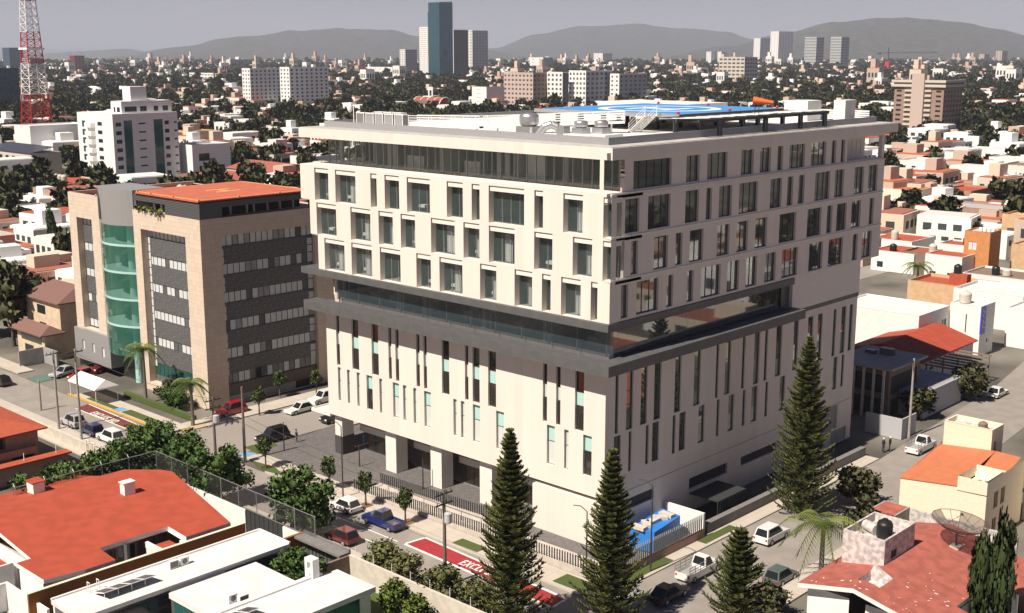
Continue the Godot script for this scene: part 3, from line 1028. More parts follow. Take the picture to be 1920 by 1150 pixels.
func room_storey(h: Node3D, bot: float, x0: float, wins: Array, r: int) -> void:
	var m := MB.new()
	m.box(x0 + 0.3, bot - 0.2, -9.0, 0.1, bot, -0.86)
	m.box(x0 + 0.3, bot - 0.1, -1.0, 0.1, bot + 0.005, -0.02)
	part("storey_floor", m, "interior_floor", h)
	m = MB.new()
	m.box(x0 + 0.3, bot, -6.2, -1.0, bot + 3.8, -6.0)
	var rr := RandomNumberGenerator.new()
	rr.seed = 40 + r
	for k in wins.size() - 1:
		var x: float = (wins[k][1] + wins[k + 1][0]) / 2
		m.box(x - 0.1, bot, -6.0, x + 0.1, bot + 3.8, -0.9)
	part("storey_rooms", m, "interior", h)
	for k in wins.size():
		var q: Array = wins[k]
		var w: float = q[1] - q[0]
		if rr.randf() < 0.62 and w > 1.5:
			m = MB.new()
			var n := 1 + rr.randi() % 2
			for i in n:
				var a: float = q[0] + w * (0.3 + 0.35 * i + 0.1 * rr.randf())
				var b: float = minf(a + w * (0.24 + 0.12 * rr.randf()), q[1] - 0.05)
				var steps := 8
				for s in steps:
					var u0: float = lerpf(a, b, s / float(steps))
					var u1: float = lerpf(a, b, (s + 1) / float(steps))
					m.box(u0, bot + 0.1, -1.25 - 0.06 * (s % 2), u1, bot + 3.1, -1.2 - 0.06 * (s % 2))
			part("curtain", m, "curtain", h)
		if rr.randf() < 0.5 and w > 2.0:
			m = MB.new()
			m.box(q[0] + 0.3, bot + 0.45, -3.4, q[0] + 1.3, bot + 0.75, -1.5)
			m.box(q[0] + 0.3, bot + 0.75, -3.5, q[0] + 1.3, bot + 1.2, -3.4)
			part("bed", m, "curtain", h)
		if rr.randf() < 0.45:
			m = MB.new()
			m.box(q[0] + w * 0.55, bot, -5.98, q[0] + w * 0.95, bot + 2.3, -5.9)
			part("room_door", m, "interior_dark", h)


# ---------------------------------------------------------------- the stone office block across the side street
func strip_windows(root: Node3D, o: Vector3, u: Vector3, w: float, h: float, n: int, sd: int, lights: Array, frame := "frame_dark") -> void:
	# one band of panes; each pane a part, in the tones of blinds drawn or open
	var r := RandomNumberGenerator.new()
	r.seed = sd
	var nn := u.cross(Vector3.UP).normalized()
	var x := 0.0
	var bars := MB.new()
	for i in n:
		var ww := w / n
		var m := MB.new()
		var a := o + u * (x + 0.035)
		var b := o + u * (x + ww - 0.035)
		m.quad(a, b, b + Vector3.UP * h, a + Vector3.UP * h)
		part("window_pane", m, lights[r.randi() % lights.size()], root)
		var p: Vector3 = o + u * (x - 0.04) - nn * 0.05
		var q: Vector3 = o + u * (x + 0.04) + nn * 0.05 + Vector3.UP * h
		bars.box(minf(p.x, q.x), p.y, minf(p.z, q.z), maxf(p.x, q.x), q.y, maxf(p.z, q.z))
		x += ww
	for y in [-0.05, h - 0.05]:
		var p: Vector3 = o + Vector3.UP * y - nn * 0.06
		var q: Vector3 = o + u * w + Vector3.UP * (y + 0.1) + nn * 0.06
		bars.box(minf(p.x, q.x), p.y, minf(p.z, q.z), maxf(p.x, q.x), q.y, maxf(p.z, q.z))
	part("window_frame", bars, frame, root)


func office_block() -> void:
	var b := thing("office_block", "beige stone office block with grey window bands, green stair bay and red roof deck", "office building", Vector3(-91, 0, -11))
	var m := MB.new()
	m.wall(Vector3(-90.3, 0.0, -0.35), Vector3.RIGHT, 17.9, 27.35, [[2.0, 1.3, 14.0, 24.6]], 1.3)
	m.wall(Vector3(-72.4, 0.0, -0.35), Vector3(0, 0, -1), 23.0, 27.35, [[3.4, 0.0, 19.7, 24.75]], 0.8)
	m.wall(Vector3(-110.0, 1.4, -0.35), Vector3.RIGHT, 9.6, 27.0, [[2.3, 5.3, 7.1, 23.2]], 1.2)
	m.wall(Vector3(-110.0, 0, -23), Vector3(0, 0, 1), 22.65, 28.3, [], 0.2)
	m.wall(Vector3(-72.4, 0, -23.35), Vector3.LEFT, 37.6, 27.3, [], 0.2)
	m.box(-110.0, 28.0, -23.3, -72.45, 28.05, -22.9)
	m.wall(Vector3(-90.3, 0.0, -4.5), Vector3(0, 0, 1), 4.15, 27.3, [], 0.2)
	m.wall(Vector3(-100.4, 1.4, -0.35), Vector3(0, 0, -1), 4.15, 27.0, [], 0.2)
	part("stone_wall", m, "stone", b)
	m = MB.new()
	m.box(-109.8, 27.4, -23.0, -100.4, 27.5, -0.7)
	m.box(-100.4, 27.4, -23.0, -90.4, 27.5, -4.0)
	part("red_roof", m, "roof_brick", b)
	m = MB.new()
	m.box(-90.2, 27.0, -23.2, -72.6, 27.3, -0.6)
	m.box(-109.98, 28.0, -23.2, -109.6, 28.42, -0.36)
	m.box(-109.6, 28.0, -0.66, -100.5, 28.42, -0.36)
	part("parapet", m, "stone_plain", b)
	# grey granite bands and window bands on the front
	var tones := ["pane_light", "pane_light", "pane_light", "blind", "pane_light", "pane_grey"]
	for k in 6:
		var y := 23.3 - 4.1 * k
		if k < 5:
			strip_windows(b, Vector3(-88.25, y, -1.55), Vector3.RIGHT, 11.9, 1.32, 11, 60 + k, tones)
			strip_windows(b, Vector3(-107.65, y, -1.45), Vector3.RIGHT, 4.75, 1.32, 4, 80 + k, tones)
		else:
			strip_windows(b, Vector3(-88.25, 2.3, -1.55), Vector3.RIGHT, 11.9, 1.9, 11, 66, ["glass_green", "glass_teal"])
		m = MB.new()
		var low := y - 2.74 if k < 5 else 1.3
		m.box(-88.25, low, -1.75, -76.3, y - 0.02 if k < 5 else 2.25, -1.45)
		if k < 4:
			m.box(-107.65, low, -1.65, -102.9, y - 0.02, -1.35)
		part("granite_band", m, "granite", b)
	m = MB.new()
	for k in 18:
		m.box(-88.3, 3.6 + k * 1.17, -1.5, -87.75, 4.62 + k * 1.17, -1.42)
	part("corner_pane", m, "pane_light", b)
	# the shaded side
	var dull := ["pane_light", "blind", "blind", "pane_light", "pane_grey", "blind", "plaster_grey"]
	for k in 6:
		var y := 23.15 - 4.1 * k
		strip_windows(b, Vector3(-73.1, y if k < 5 else 3.0, -3.9), Vector3(0, 0, -1), 16.1, 1.55, 16, 100 + k, dull if k < 5 else ["pane_grey", "glass_dark", "pane_grey", "blind"])
		m = MB.new()
		m.box(-73.3, maxf(y - 2.5, 4.6) if k < 4 else 4.6, -20.0, -73.0, y - 0.05, -3.8)
		if k < 5:
			part("granite_band", m, "granite", b)
	m = MB.new()
	for k in 5:
		for j in 2:
			m.box(-73.0, 20.7 - 4.1 * k + j * 1.1, -19.9, -72.95, 21.65 - 4.1 * k + j * 1.1, -19.0)
			m.box(-73.0, 20.7 - 4.1 * k + j * 1.1, -4.3, -72.95, 21.65 - 4.1 * k + j * 1.1, -3.85)
	part("corner_pane", m, "blind", b)
	m = MB.new()
	m.box(-73.3, 1.2, -20.1, -72.9, 2.95, -3.7)
	part("granite_base", m, "brown_granite", b)
	m = MB.new()
	m.box(-73.6, 0.0, -16.0, -73.0, 1.2, -3.7)
	part("basement_wall", m, "plaster_grey", b)
	m = MB.new()
	m.box(-73.6, 0.0, -20.0, -73.5, 1.2, -16.0)
	part("garage_opening", m, "interior_dark", b)
	# metal base of the left wing, with three small windows
	m = MB.new()
	m.wall(Vector3(-110.1, 1.5, 0.2), Vector3.RIGHT, 11.3, 5.1, [[2.4, 1.8, 3.2, 3.3], [5.6, 1.7, 6.4, 3.2], [8.6, 1.5, 9.5, 3.0]], 0.2)
	m.wall(Vector3(-98.8, 1.5, 0.2), Vector3(0, 0, -1), 6.0, 5.1, [], 0.2)
	m.quad(Vector3(-110.1, 6.6, 0.2), Vector3(-98.8, 6.6, 0.2), Vector3(-98.8, 6.6, -0.4), Vector3(-110.1, 6.6, -0.4))
	m.quad(Vector3(-110.1, 1.5, -6), Vector3(-98.8, 1.5, -6), Vector3(-98.8, 1.5, 0.2), Vector3(-110.1, 1.5, 0.2))
	part("metal_base", m, "cladding", b)
	for q in [[-107.7, 3.3], [-104.5, 3.2], [-101.5, 3.0]]:
		m = MB.new()
		m.quad(Vector3(q[0], q[1], 0.03), Vector3(q[0] + 0.85, q[1], 0.03), Vector3(q[0] + 0.85, q[1] + 1.5, 0.03), Vector3(q[0], q[1] + 1.5, 0.03))
		part("window", m, "pane_light", b)
	m = MB.new()
	m.box(-110, 0, -6.2, -99, 1.5, -6.0)
	part("undercroft_wall", m, "plaster_pink", b)
	# rounded stair bay: metal drum over green glass with curved landings
	var arc := []
	for i in 13:
		var t := i / 12.0
		arc.append(Vector2(lerpf(-100.4, -90.3, t), -0.5 + 1.75 * (1.0 - pow(2.0 * t - 1.0, 2.0))))
	m = MB.new()
	var ring := arc.duplicate()
	ring.append_array([Vector2(-90.3, -6), Vector2(-100.4, -6)])
	m.prism(ring, 24.75, 30.1)
	var drum := part("metal_drum", m, "cladding", b)
	for k in 4:
		m = MB.new()
		var y: float = 21.6 - 4.15 * k
		m.prism(ring, y, y + 0.34)
		part("stair_landing", m, "spandrel_teal", b)
	for k in 5:
		for i in 12:
			m = MB.new()
			var p: Vector2 = arc[i]
			var q: Vector2 = arc[i + 1]
			var y1: float = 24.75 if k == 0 else 21.6 - 4.15 * (k - 1)
			var y0: float = 21.94 - 4.15 * k if k < 4 else 4.6
			m.quad(Vector3(p.x, y0, p.y - 0.02), Vector3(q.x, y0, q.y - 0.02), Vector3(q.x, y1, q.y - 0.02), Vector3(p.x, y1, p.y - 0.02))
			part("green_pane", m, "glass_green", b)
	m = MB.new()
	m.tube(Vector3(-93.4, 0, -1.6), Vector3(-93.4, 24.7, -1.6), 0.65, 0.65, 12)
	part("stair_column", m, "spandrel_teal", b)
	m = MB.new()
	m.box(-100.3, 0.0, -6.1, -90.4, 24.7, -5.9)
	part("stair_back_wall", m, "interior_dark", b)
	m = MB.new()
	for k in 5:
		var y := 20.2 - 4.15 * k
		m.box(-98.6, y + 0.9, -1.4, -94.4, y + 1.0, -1.3)
		m.obox(Transform3D(Basis(Vector3.BACK, 0.45), Vector3(-96.5, y + 0.2, -3.2)), Vector3(5.0, 0.25, 1.3))
	part("stair_flight", m, "concrete", b)
	m = MB.new()
	m.box(-98.8, 0.0, -2.0, -90.3, 4.55, -1.9)
	part("entrance_glass", m, "glass_dark", b)
	# emblem on the drum: a long curled figure with an eye, and a blade beside it
	var shape := [[0.22, 4.5], [0.48, 4.32], [0.7, 3.85], [0.77, 3.05], [0.8, 1.6], [0.76, 0.1], [0.64, 0.0], [0.15, 0.2], [0.12, 0.95], [0.22, 1.35], [0.46, 1.3], [0.49, 1.75], [0.4, 2.45], [0.2, 2.85], [0.04, 3.2], [0.0, 3.75], [0.06, 4.25]]
	var blade := [[0.74, 4.0], [0.9, 3.2], [1.0, 1.6], [1.04, 0.1], [0.95, 0.1], [0.88, 0.4], [0.9, 1.6], [0.82, 3.0]]
	for poly in [shape, blade]:
		var pts := PackedVector2Array()
		for p in poly:
			pts.append(Vector2(p[0] * 2.75, p[1]))
		var ids := Geometry2D.triangulate_polygon(pts)
		m = MB.new()
		var on := func(p: Vector2, out: float) -> Vector3:
			var x := -99.95 + p.x
			var t := (x + 100.4) / 10.1
			return Vector3(x, 25.25 + p.y, -0.5 + 1.75 * (1.0 - pow(2.0 * t - 1.0, 2.0)) + out)
		for k in range(0, ids.size(), 3):
			var p: Vector3 = on.call(pts[ids[k]], 0.14)
			var q: Vector3 = on.call(pts[ids[k + 1]], 0.14)
			var r: Vector3 = on.call(pts[ids[k + 2]], 0.14)
			if (q - p).cross(r - p).z > 0:
				m.tri(p, q, r)
			else:
				m.tri(p, r, q)
		for k in pts.size():
			var p := pts[k]
			var q := pts[(k + 1) % pts.size()]
			m.quad(on.call(p, 0.0), on.call(q, 0.0), on.call(q, 0.14), on.call(p, 0.14))
		part("emblem", m, "emblem", drum)
	m = MB.new()
	m.ball(Vector3(-99.35, 28.75, 0.52), Vector3(0.3, 0.22, 0.1), 10, 4)
	part("emblem_eye", m, "cladding", drum)
	# roof storey clad in boards, planted terrace, red landing deck
	m = MB.new()
	m.wall(Vector3(-90.0, 27.35, -0.5), Vector3.RIGHT, 17.5, 2.35, [[0.6, 0.0, 8.6, 1.35]], 0.3)
	m.wall(Vector3(-72.5, 27.35, -0.5), Vector3(0, 0, -1), 19.5, 2.35, [[3.6, 0.0, 18.8, 1.45]], 0.3)
	m.box(-90.0, 29.6, -20.0, -72.5, 29.7, -0.5)
	var cap := part("roof_storey", m, "siding", b)
	for k in 10:
		m = MB.new()
		var y := 27.42 + k * 0.23
		if y < 28.7:
			m.box(-81.38, y, -0.5, -72.42, y + 0.12, -0.42)
			m.box(-72.5, y, -4.05, -72.42, y + 0.12, -0.5)
		else:
			m.box(-90.0, y, -0.5, -72.42, y + 0.12, -0.42)
			m.box(-72.5, y, -20.0, -72.42, y + 0.12, -0.5)
		part("cladding_board", m, "siding", cap)
	m = MB.new()
	m.box(-89.5, 27.35, -4.2, -74.0, 29.6, -4.0)
	m.box(-75.2, 27.35, -19.4, -75.0, 29.6, -4.0)
	part("terrace_dark_wall", m, "interior_dark", b)
	m = MB.new()
	for z in [-6.6, -9.4, -10.6, -13.0, -15.2, -17.6]:
		m.box(-74.3, 27.35, z - 0.12, -74.1, 29.3, z + 0.12)
	for x in [-86.2, -84.2, -82.4]:
		m.box(x, 27.35, -1.6, x + 0.35, 28.7, -1.4)
	part("terrace_post", m, "plaster_sand", b)
	var tuft := MB.new()
	var rr := RandomNumberGenerator.new()
	rr.seed = 9
	for k in 150:
		var x := -88.8 + rr.randf() * 7.4
		tuft.col = Color(0.10, 0.15, 0.03).lerp(Color(0.22, 0.26, 0.04), rr.randf())
		var s := 0.16 + rr.randf() * 0.2
		leaf_quad(tuft, Vector3(x, 27.5 + rr.randf() * 0.55 - (0.9 * rr.randf() if x > -83.6 and x < -82.4 else 0.0), -0.3 + rr.randf() * 0.4 + (0.12 if x > -84 else 0.0)), s, rr)
	stuff(part("terrace_plants", tuft, "leaf", b))
	m = MB.new()
	m.prism([Vector2(-91.0, -2.0), Vector2(-89.0, -0.2), Vector2(-72.3, -0.2), Vector2(-72.3, -20.0), Vector2(-91.0, -20.0)], 29.78, 29.98)
	var deck := part("landing_deck", m, "pad_red", b)
	m = MB.new()
	m.box(-89.6, 29.98, -0.95, -73.2, 30.01, -0.7)
	m.box(-73.2, 29.98, -19.6, -72.95, 30.01, -0.7)
	m.box(-90.4, 29.98, -19.6, -90.15, 30.01, -2.0)
	m.box(-90.15, 29.98, -19.85, -73.2, 30.01, -19.6)
	part("deck_line", m, "pad_line", deck)
	m = MB.new()
	m.box(-83.2, 29.98, -12.4, -82.6, 30.012, -8.4)
	m.box(-80.4, 29.98, -12.4, -79.8, 30.012, -8.4)
	m.box(-82.6, 29.98, -10.7, -80.4, 30.012, -10.1)
	part("deck_letter", m, "pad_line", deck)
	m = MB.new()
	for q in [[-72.6, -0.5], [-79, -0.4], [-85, -0.4], [-72.5, -7], [-72.5, -14], [-89, -0.6]]:
		m.box(q[0] - 0.12, 29.98, q[1] - 0.12, q[0] + 0.12, 30.18, q[1] + 0.12)
	part("deck_lamp", m, "plaster_tan", deck)
	# two pale tanks behind the drum, and a small roof house
	for x in [-98.4, -96.9]:
		tank("cream roof tank beside another behind the metal drum of the office block" if x < -98 else "cream roof tank with flat lid nearest the landing deck of the office block", Vector3(x, 27.5, -13.5), 0.62, 1.9, "plaster_sand", "roof tanks")


func tank(label: String, at: Vector3, r: float, h: float, m: String, group := "") -> Node3D:
	var t := thing("water_tank", label, "water tank", at, group)
	var b := MB.new()
	b.lathe(at, [Vector2(r * 0.98, 0), Vector2(r, h * 0.1), Vector2(r, h * 0.75), Vector2(r * 0.85, h * 0.86), Vector2(r * 0.4, h * 0.95), Vector2(0.001, h * 0.955)], 14)
	for k in 3:
		b.lathe(at, [Vector2(r * 1.03, h * (0.2 + 0.2 * k)), Vector2(r * 1.03, h * (0.23 + 0.2 * k))], 14)
	part("barrel", b, m, t)
	b = MB.new()
	b.lathe(at, [Vector2(r * 0.38, h * 0.94), Vector2(r * 0.38, h), Vector2(0.001, h * 1.02)], 10)
	part("lid", b, m, t)
	return t


# ---------------------------------------------------------------- plain buildings
# holes on a face as [u0, v0, u1, v1]; panes become parts of their window
func facade(root: Node3D, o: Vector3, u: Vector3, w: float, h: float, wins: Array, wall: String, pane := "glass_dark", deep := 0.14, called := "wall", one := false) -> void:
	var m := MB.new()
	m.wall(o, u, w, h, wins, deep)
	part(called, m, wall, root)
	var nn := u.cross(Vector3.UP).normalized()
	if one:
		m = MB.new()
	for k in wins:
		if not one:
			m = MB.new()
		var a: Vector3 = o + u * k[0] + Vector3.UP * k[1] - nn * (deep - 0.01)
		var b: Vector3 = a + u * (k[2] - k[0])
		var d: Vector3 = Vector3.UP * (k[3] - k[1])
		m.quad(a, b, b + d, a + d)
		if not one:
			var win := part("window", m, k[4] if k.size() > 4 else pane, root)
			if k[2] - k[0] > 0.9 and deep > 0.1:
				var f := MB.new()
				var p: Vector3 = (a + b) / 2 - u * 0.03 + nn * 0.005
				var q: Vector3 = p + u * 0.06 + d + nn * 0.04
				f.box(minf(p.x, q.x), minf(p.y, q.y), minf(p.z, q.z), maxf(p.x, q.x), maxf(p.y, q.y), maxf(p.z, q.z))
				part("frame", f, "frame_dark", win)
	if one and wins.size():
		stuff(part("windows", m, pane, root))


# a flat-roofed house: x0..x1, z0..z1, height h, front (towards +z) and right (towards +x) windows
func flat_house(label: String, x0: float, z0: float, x1: float, z1: float, h: float, wall: String, roof: String, front := [], right := [], para := 0.45, y0 := 0.0, called := "house", cat := "house", group := "") -> Node3D:
	var t := thing(called, label, cat, Vector3((x0 + x1) / 2, y0, (z0 + z1) / 2), group)
	facade(t, Vector3(x0, y0, z1), Vector3.RIGHT, x1 - x0, h + para, front, wall)
	facade(t, Vector3(x1, y0, z1), Vector3(0, 0, -1), z1 - z0, h + para, right, wall)
	var m := MB.new()
	m.wall(Vector3(x1, y0, z0), Vector3.LEFT, x1 - x0, h + para, [], 0.1)
	m.wall(Vector3(x0, y0, z0), Vector3(0, 0, 1), z1 - z0, h + para, [], 0.1)
	part("rear_wall", m, wall, t)
	m = MB.new()
	var w := 0.18
	var y := y0 + h
	m.quad(Vector3(x0 + w, y, z1 - w), Vector3(x1 - w, y, z1 - w), Vector3(x1 - w, y, z0 + w), Vector3(x0 + w, y, z0 + w))
	part("roof", m, roof, t)
	if para > 0.0:
		m = MB.new()
		var e := y + para
		m.box(x0 + 0.002, e - 0.001, z1 - w, x1 - 0.002, e + 0.05, z1 + 0.03)
		m.box(x0 + 0.002, e - 0.001, z0, x1 - 0.002, e + 0.05, z0 + w)
		m.box(x0, e - 0.001, z0 + w, x0 + w, e + 0.05, z1 - w)
		m.box(x1 - w, e - 0.001, z0 + w, x1 + 0.03, e + 0.05, z1 - w)
		m.quad(Vector3(x1 - w, y, z1 - w), Vector3(x0 + w, y, z1 - w), Vector3(x0 + w, e, z1 - w), Vector3(x1 - w, e, z1 - w))
		m.quad(Vector3(x0 + w, y, z0 + w), Vector3(x1 - w, y, z0 + w), Vector3(x1 - w, e, z0 + w), Vector3(x0 + w, e, z0 + w))
		m.quad(Vector3(x0 + w, y, z1 - w), Vector3(x0 + w, y, z0 + w), Vector3(x0 + w, e, z0 + w), Vector3(x0 + w, e, z1 - w))
		m.quad(Vector3(x1 - w, y, z0 + w), Vector3(x1 - w, y, z1 - w), Vector3(x1 - w, e, z1 - w), Vector3(x1 - w, e, z0 + w))
		part("parapet", m, wall, t)
	return t


# a house with a ridged roof; the ridge runs along x or z
func ridge_house(label: String, x0: float, z0: float, x1: float, z1: float, h: float, rise: float, along_x: bool, wall: String, roof: String, front := [], right := [], over := 0.5, y0 := 0.0, hip := 0.0, called := "house") -> Node3D:
	var t := thing(called, label, "house", Vector3((x0 + x1) / 2, y0, (z0 + z1) / 2))
	facade(t, Vector3(x0, y0, z1), Vector3.RIGHT, x1 - x0, h, front, wall)
	facade(t, Vector3(x1, y0, z1), Vector3(0, 0, -1), z1 - z0, h, right, wall)
	var m := MB.new()
	m.wall(Vector3(x1, y0, z0), Vector3.LEFT, x1 - x0, h, [], 0.1)
	m.wall(Vector3(x0, y0, z0), Vector3(0, 0, 1), z1 - z0, h, [], 0.1)
	part("rear_wall", m, wall, t)
	m = MB.new()
	roof_shape(m, x0 - over, z0 - over, x1 + over, z1 + over, y0 + h, rise, along_x, hip)
	part("roof", m, roof, t)
	return t


func roof_shape(m: MB, x0: float, z0: float, x1: float, z1: float, y: float, rise: float, along_x: bool, hip := 0.0) -> void:
	var a := Vector3(x0, y, z1)
	var b := Vector3(x1, y, z1)
	var c := Vector3(x1, y, z0)
	var d := Vector3(x0, y, z0)
	var p: Vector3
	var q: Vector3
	if along_x:
		p = Vector3(x0 + hip, y + rise, (z0 + z1) / 2)
		q = Vector3(x1 - hip, y + rise, (z0 + z1) / 2)
		m.quad(a, b, q, p)
		m.quad(c, d, p, q)
		m.tri(b, c, q)
		m.tri(d, a, p)
	else:
		p = Vector3((x0 + x1) / 2, y + rise, z1 - hip)
		q = Vector3((x0 + x1) / 2, y + rise, z0 + hip)
		m.quad(b, c, q, p)
		m.quad(d, a, p, q)
		m.tri(a, b, p)
		m.tri(c, d, q)
	# eaves board and soffit
	m.quad(d, c, b, a)
	var e := Vector3.DOWN * 0.18
	m.quad(a + e, b + e, b, a)
	m.quad(b + e, c + e, c, b)
	m.quad(c + e, d + e, d, c)
	m.quad(d + e, a + e, a, d)


# a block of flats: fw, sw windows per storey on the two faces seen
func flats(called: String, label: String, x0: float, z0: float, x1: float, z1: float, h: float, floors: int, fw: int, sw: int, wall: String, side: String, pane: String, one := false, wide := 0.5, tall := 0.5, cat := "apartment building") -> Node3D:
	var t := thing(called, label, cat, Vector3((x0 + x1) / 2, 0, (z0 + z1) / 2))
	var fh := h / floors
	var fl := []
	var rl := []
	for k in floors:
		for i in fw:
			var c := (x1 - x0) / fw
			fl.append([c * (i + 0.5 - wide / 2), fh * (k + 0.5 - tall / 2), c * (i + 0.5 + wide / 2), fh * (k + 0.5 + tall / 2)])
		for i in sw:
			var c := (z1 - z0) / sw
			rl.append([c * (i + 0.5 - wide / 2), fh * (k + 0.5 - tall / 2), c * (i + 0.5 + wide / 2), fh * (k + 0.5 + tall / 2)])
	facade(t, Vector3(x0, 0, z1), Vector3.RIGHT, x1 - x0, h, fl, wall, pane, 0.25, "front_wall", one)
	facade(t, Vector3(x1, 0, z1), Vector3(0, 0, -1), z1 - z0, h, rl, side, pane, 0.25, "side_wall", one)
	var m := MB.new()
	m.wall(Vector3(x1, 0, z0), Vector3.LEFT, x1 - x0, h, [], 0.1)
	m.wall(Vector3(x0, 0, z0), Vector3(0, 0, 1), z1 - z0, h, [], 0.1)
	m.quad(Vector3(x0, h, z1), Vector3(x1, h, z1), Vector3(x1, h, z0), Vector3(x0, h, z0))
	part("roof_and_rear", m, wall, t)
	m = MB.new()
	m.box(x0, h, z1 - 0.3, x1, h + 0.9, z1 + 0.02)
	m.box(x1 - 0.3, h, z0, x1 + 0.02, h + 0.9, z1 - 0.3)
	part("parapet", m, wall, t)
	return t


func leaf_quad(m: MB, at: Vector3, s: float, r: RandomNumberGenerator, flat := 0.0) -> void:
	# a small bent leaf of two triangles, turned at random
	var a := Vector3(r.randf() - 0.5, (r.randf() - 0.5) * (1.0 - flat), r.randf() - 0.5).normalized()
	var b := a.cross(Vector3(r.randf() - 0.5, r.randf() - 0.5, r.randf() - 0.5)).normalized()
	var n := a.cross(b).normalized()
	if n.y < 0.0:
		n = -n
	var up := (n + Vector3.UP * 0.6).normalized()
	var p := at - a * s
	var q := at + b * s * 0.55 - n * s * 0.12
	var e := at + a * s
	var f := at - b * s * 0.55 - n * s * 0.12
	m.v.append_array(PackedVector3Array([p, e, q, p, f, e]))
	m.n.append_array(PackedVector3Array([up, up, up, up, up, up]))
	m.c.append_array(PackedColorArray([m.col, m.col, m.col, m.col, m.col, m.col]))


# ---------------------------------------------------------------- the houses in the foreground
func red_roof_house() -> void:
	var t := thing("red_roof_house", "sprawling white house under one broad terracotta red roof, lower left of the photo", "house", Vector3(-38, 0, 35))
	var ht := func(x: float) -> float: return 4.75 - (x + 43.0) * 0.062 if x > -43.0 else 4.75 + (x + 43.0) * 0.10
	var east := [Vector2(-43, 24.8), Vector2(-41.7, 24.1), Vector2(-26.4, 26.9), Vector2(-26.4, 32.0), Vector2(-29.6, 32.0), Vector2(-29.6, 39.4), Vector2(-26.4, 39.5), Vector2(-26.4, 42.5), Vector2(-27.0, 46.2), Vector2(-31.7, 46.5), Vector2(-31.7, 45.1), Vector2(-43, 44.6)]
	var west := [Vector2(-43, 24.8), Vector2(-43, 44.6), Vector2(-50.3, 44.4), Vector2(-50.3, 31.4), Vector2(-47.1, 29.9), Vector2(-47.0, 27.0)]
	var m := MB.new()
	var edge := MB.new()
	for poly in [east, west]:
		var pts := PackedVector2Array(poly)
		var ids := Geometry2D.triangulate_polygon(pts)
		for k in range(0, ids.size(), 3):
			var p := []
			for j in 3:
				var q := pts[ids[k + j]]
				p.append(Vector3(q.x, ht.call(q.x), q.y))
			if (p[1] - p[0]).cross(p[2] - p[0]).y > 0:
				m.tri(p[0], p[1], p[2])
			else:
				m.tri(p[0], p[2], p[1])
		if not Geometry2D.is_polygon_clockwise(pts):
			pts.reverse()
		for k in pts.size():
			var a := pts[k]
			var b := pts[(k + 1) % pts.size()]
			if absf(a.x + 43) < 0.01 and absf(b.x + 43) < 0.01:
				continue
			var up := Vector3.DOWN * 0.42
			var pa := Vector3(a.x, ht.call(a.x) - 0.003, a.y)
			var pb := Vector3(b.x, ht.call(b.x) - 0.003, b.y)
			edge.quad(pb + up, pa + up, pa, pb)
			edge.quad(pa + up, pb + up, Vector3(lerpf(pb.x, -38, 0.05), pb.y - 0.42, lerpf(pb.z, 35, 0.05)), Vector3(lerpf(pa.x, -38, 0.05), pa.y - 0.42, lerpf(pa.z, 35, 0.05)))
	part("roof", m, "roof_red", t)
	part("fascia", edge, "plaster_white", t)
	facade(t, Vector3(-27.0, 0, 31.6), Vector3(0, 0, -1), 4.4, 3.3, [[0.6, 0.9, 1.8, 2.4], [2.6, 0.9, 3.8, 2.4]], "plaster_white")
	facade(t, Vector3(-31.0, 0, 39.4), Vector3(0, 0, -1), 7.4, 3.6, [[0.5, 0.1, 2.3, 2.7, "glass_clear"], [2.6, 0.1, 4.4, 2.7, "glass_dark"], [4.7, 0.1, 6.6, 2.7, "glass_clear"]], "plaster_brown", "glass_clear")
	facade(t, Vector3(-26.9, 0, 46.2), Vector3(0, 0, -1), 6.5, 3.3, [], "plaster_white")
	facade(t, Vector3(-43, 0, 45.0), Vector3.RIGHT, 11.4, 3.5, [[8.0, 0.4, 10.6, 2.3]], "plaster_white")
	facade(t, Vector3(-31.6, 0, 46.3), Vector3.RIGHT, 4.7, 3.4, [], "plaster_white")
	m = MB.new()
	m.wall(Vector3(-27.0, 0, 27.4), Vector3.LEFT, 19.5, 3.2, [], 0.1)
	m.wall(Vector3(-49.6, 0, 27.4), Vector3(0, 0, 1), 17, 3.2, [], 0.1)
	m.box(-29.9, 0.0, 36.6, -29.6, 3.6, 36.9)
	m.box(-35, 0, 31, -34.8, 3.4, 40)
	m.box(-34.8, 0.02, 31, -31.1, 0.06, 40)
	part("rear_wall", m, "plaster_white", t)
	# lower roof in the notch, its white walls and terrace
	m = MB.new()
	m.box(-29.6, 0, 32.3, -26.4, 2.5, 34.6)
	part("side_room", m, "plaster_white", t)
	m = MB.new()
	m.box(-29.4, 2.5, 32.1, -26.9, 2.56, 34.3)
	part("lower_roof", m, "roof_red", t)
	m = MB.new()
	m.box(-27.0, 2.5, 32.1, -26.35, 3.3, 32.4)
	m.box(-26.65, 2.5, 32.4, -26.35, 2.9, 34.7)
	m.box(-29.6, 2.5, 34.35, -26.65, 3.1, 34.65)
	part("parapet", m, "plaster_white", t)
	m = MB.new()
	m.box(-31, -0.04, 34.7, -25.5, 0.05, 39.5)
	part("terrace", m, "concrete_dark", t)
	for q in [[-48.3, 36.3, 1.5, 1.25, 4.15, 5.5], [-39.9, 30.2, 0.95, 1.2, 4.4, 5.75]]:
		m = MB.new()
		m.box(q[0], q[4], q[1], q[0] + q[2], q[5], q[1] + q[3])
		var ch := part("chimney", m, "plaster_white", t)
		m = MB.new()
		if q[2] > 1.0:
			m.box(q[0] - 0.12, q[5], q[1] - 0.12, q[0] + q[2] + 0.12, q[5] + 0.1, q[1] + q[3] + 0.12)
			part("chimney_cap", m, "roof_red", ch)
		else:
			m.box(q[0] - 0.1, q[5], q[1] - 0.1, q[0] + q[2] + 0.02, q[5] + 0.12, q[1] + q[3] + 0.1)
			part("chimney_cap", m, "plaster_white", ch)
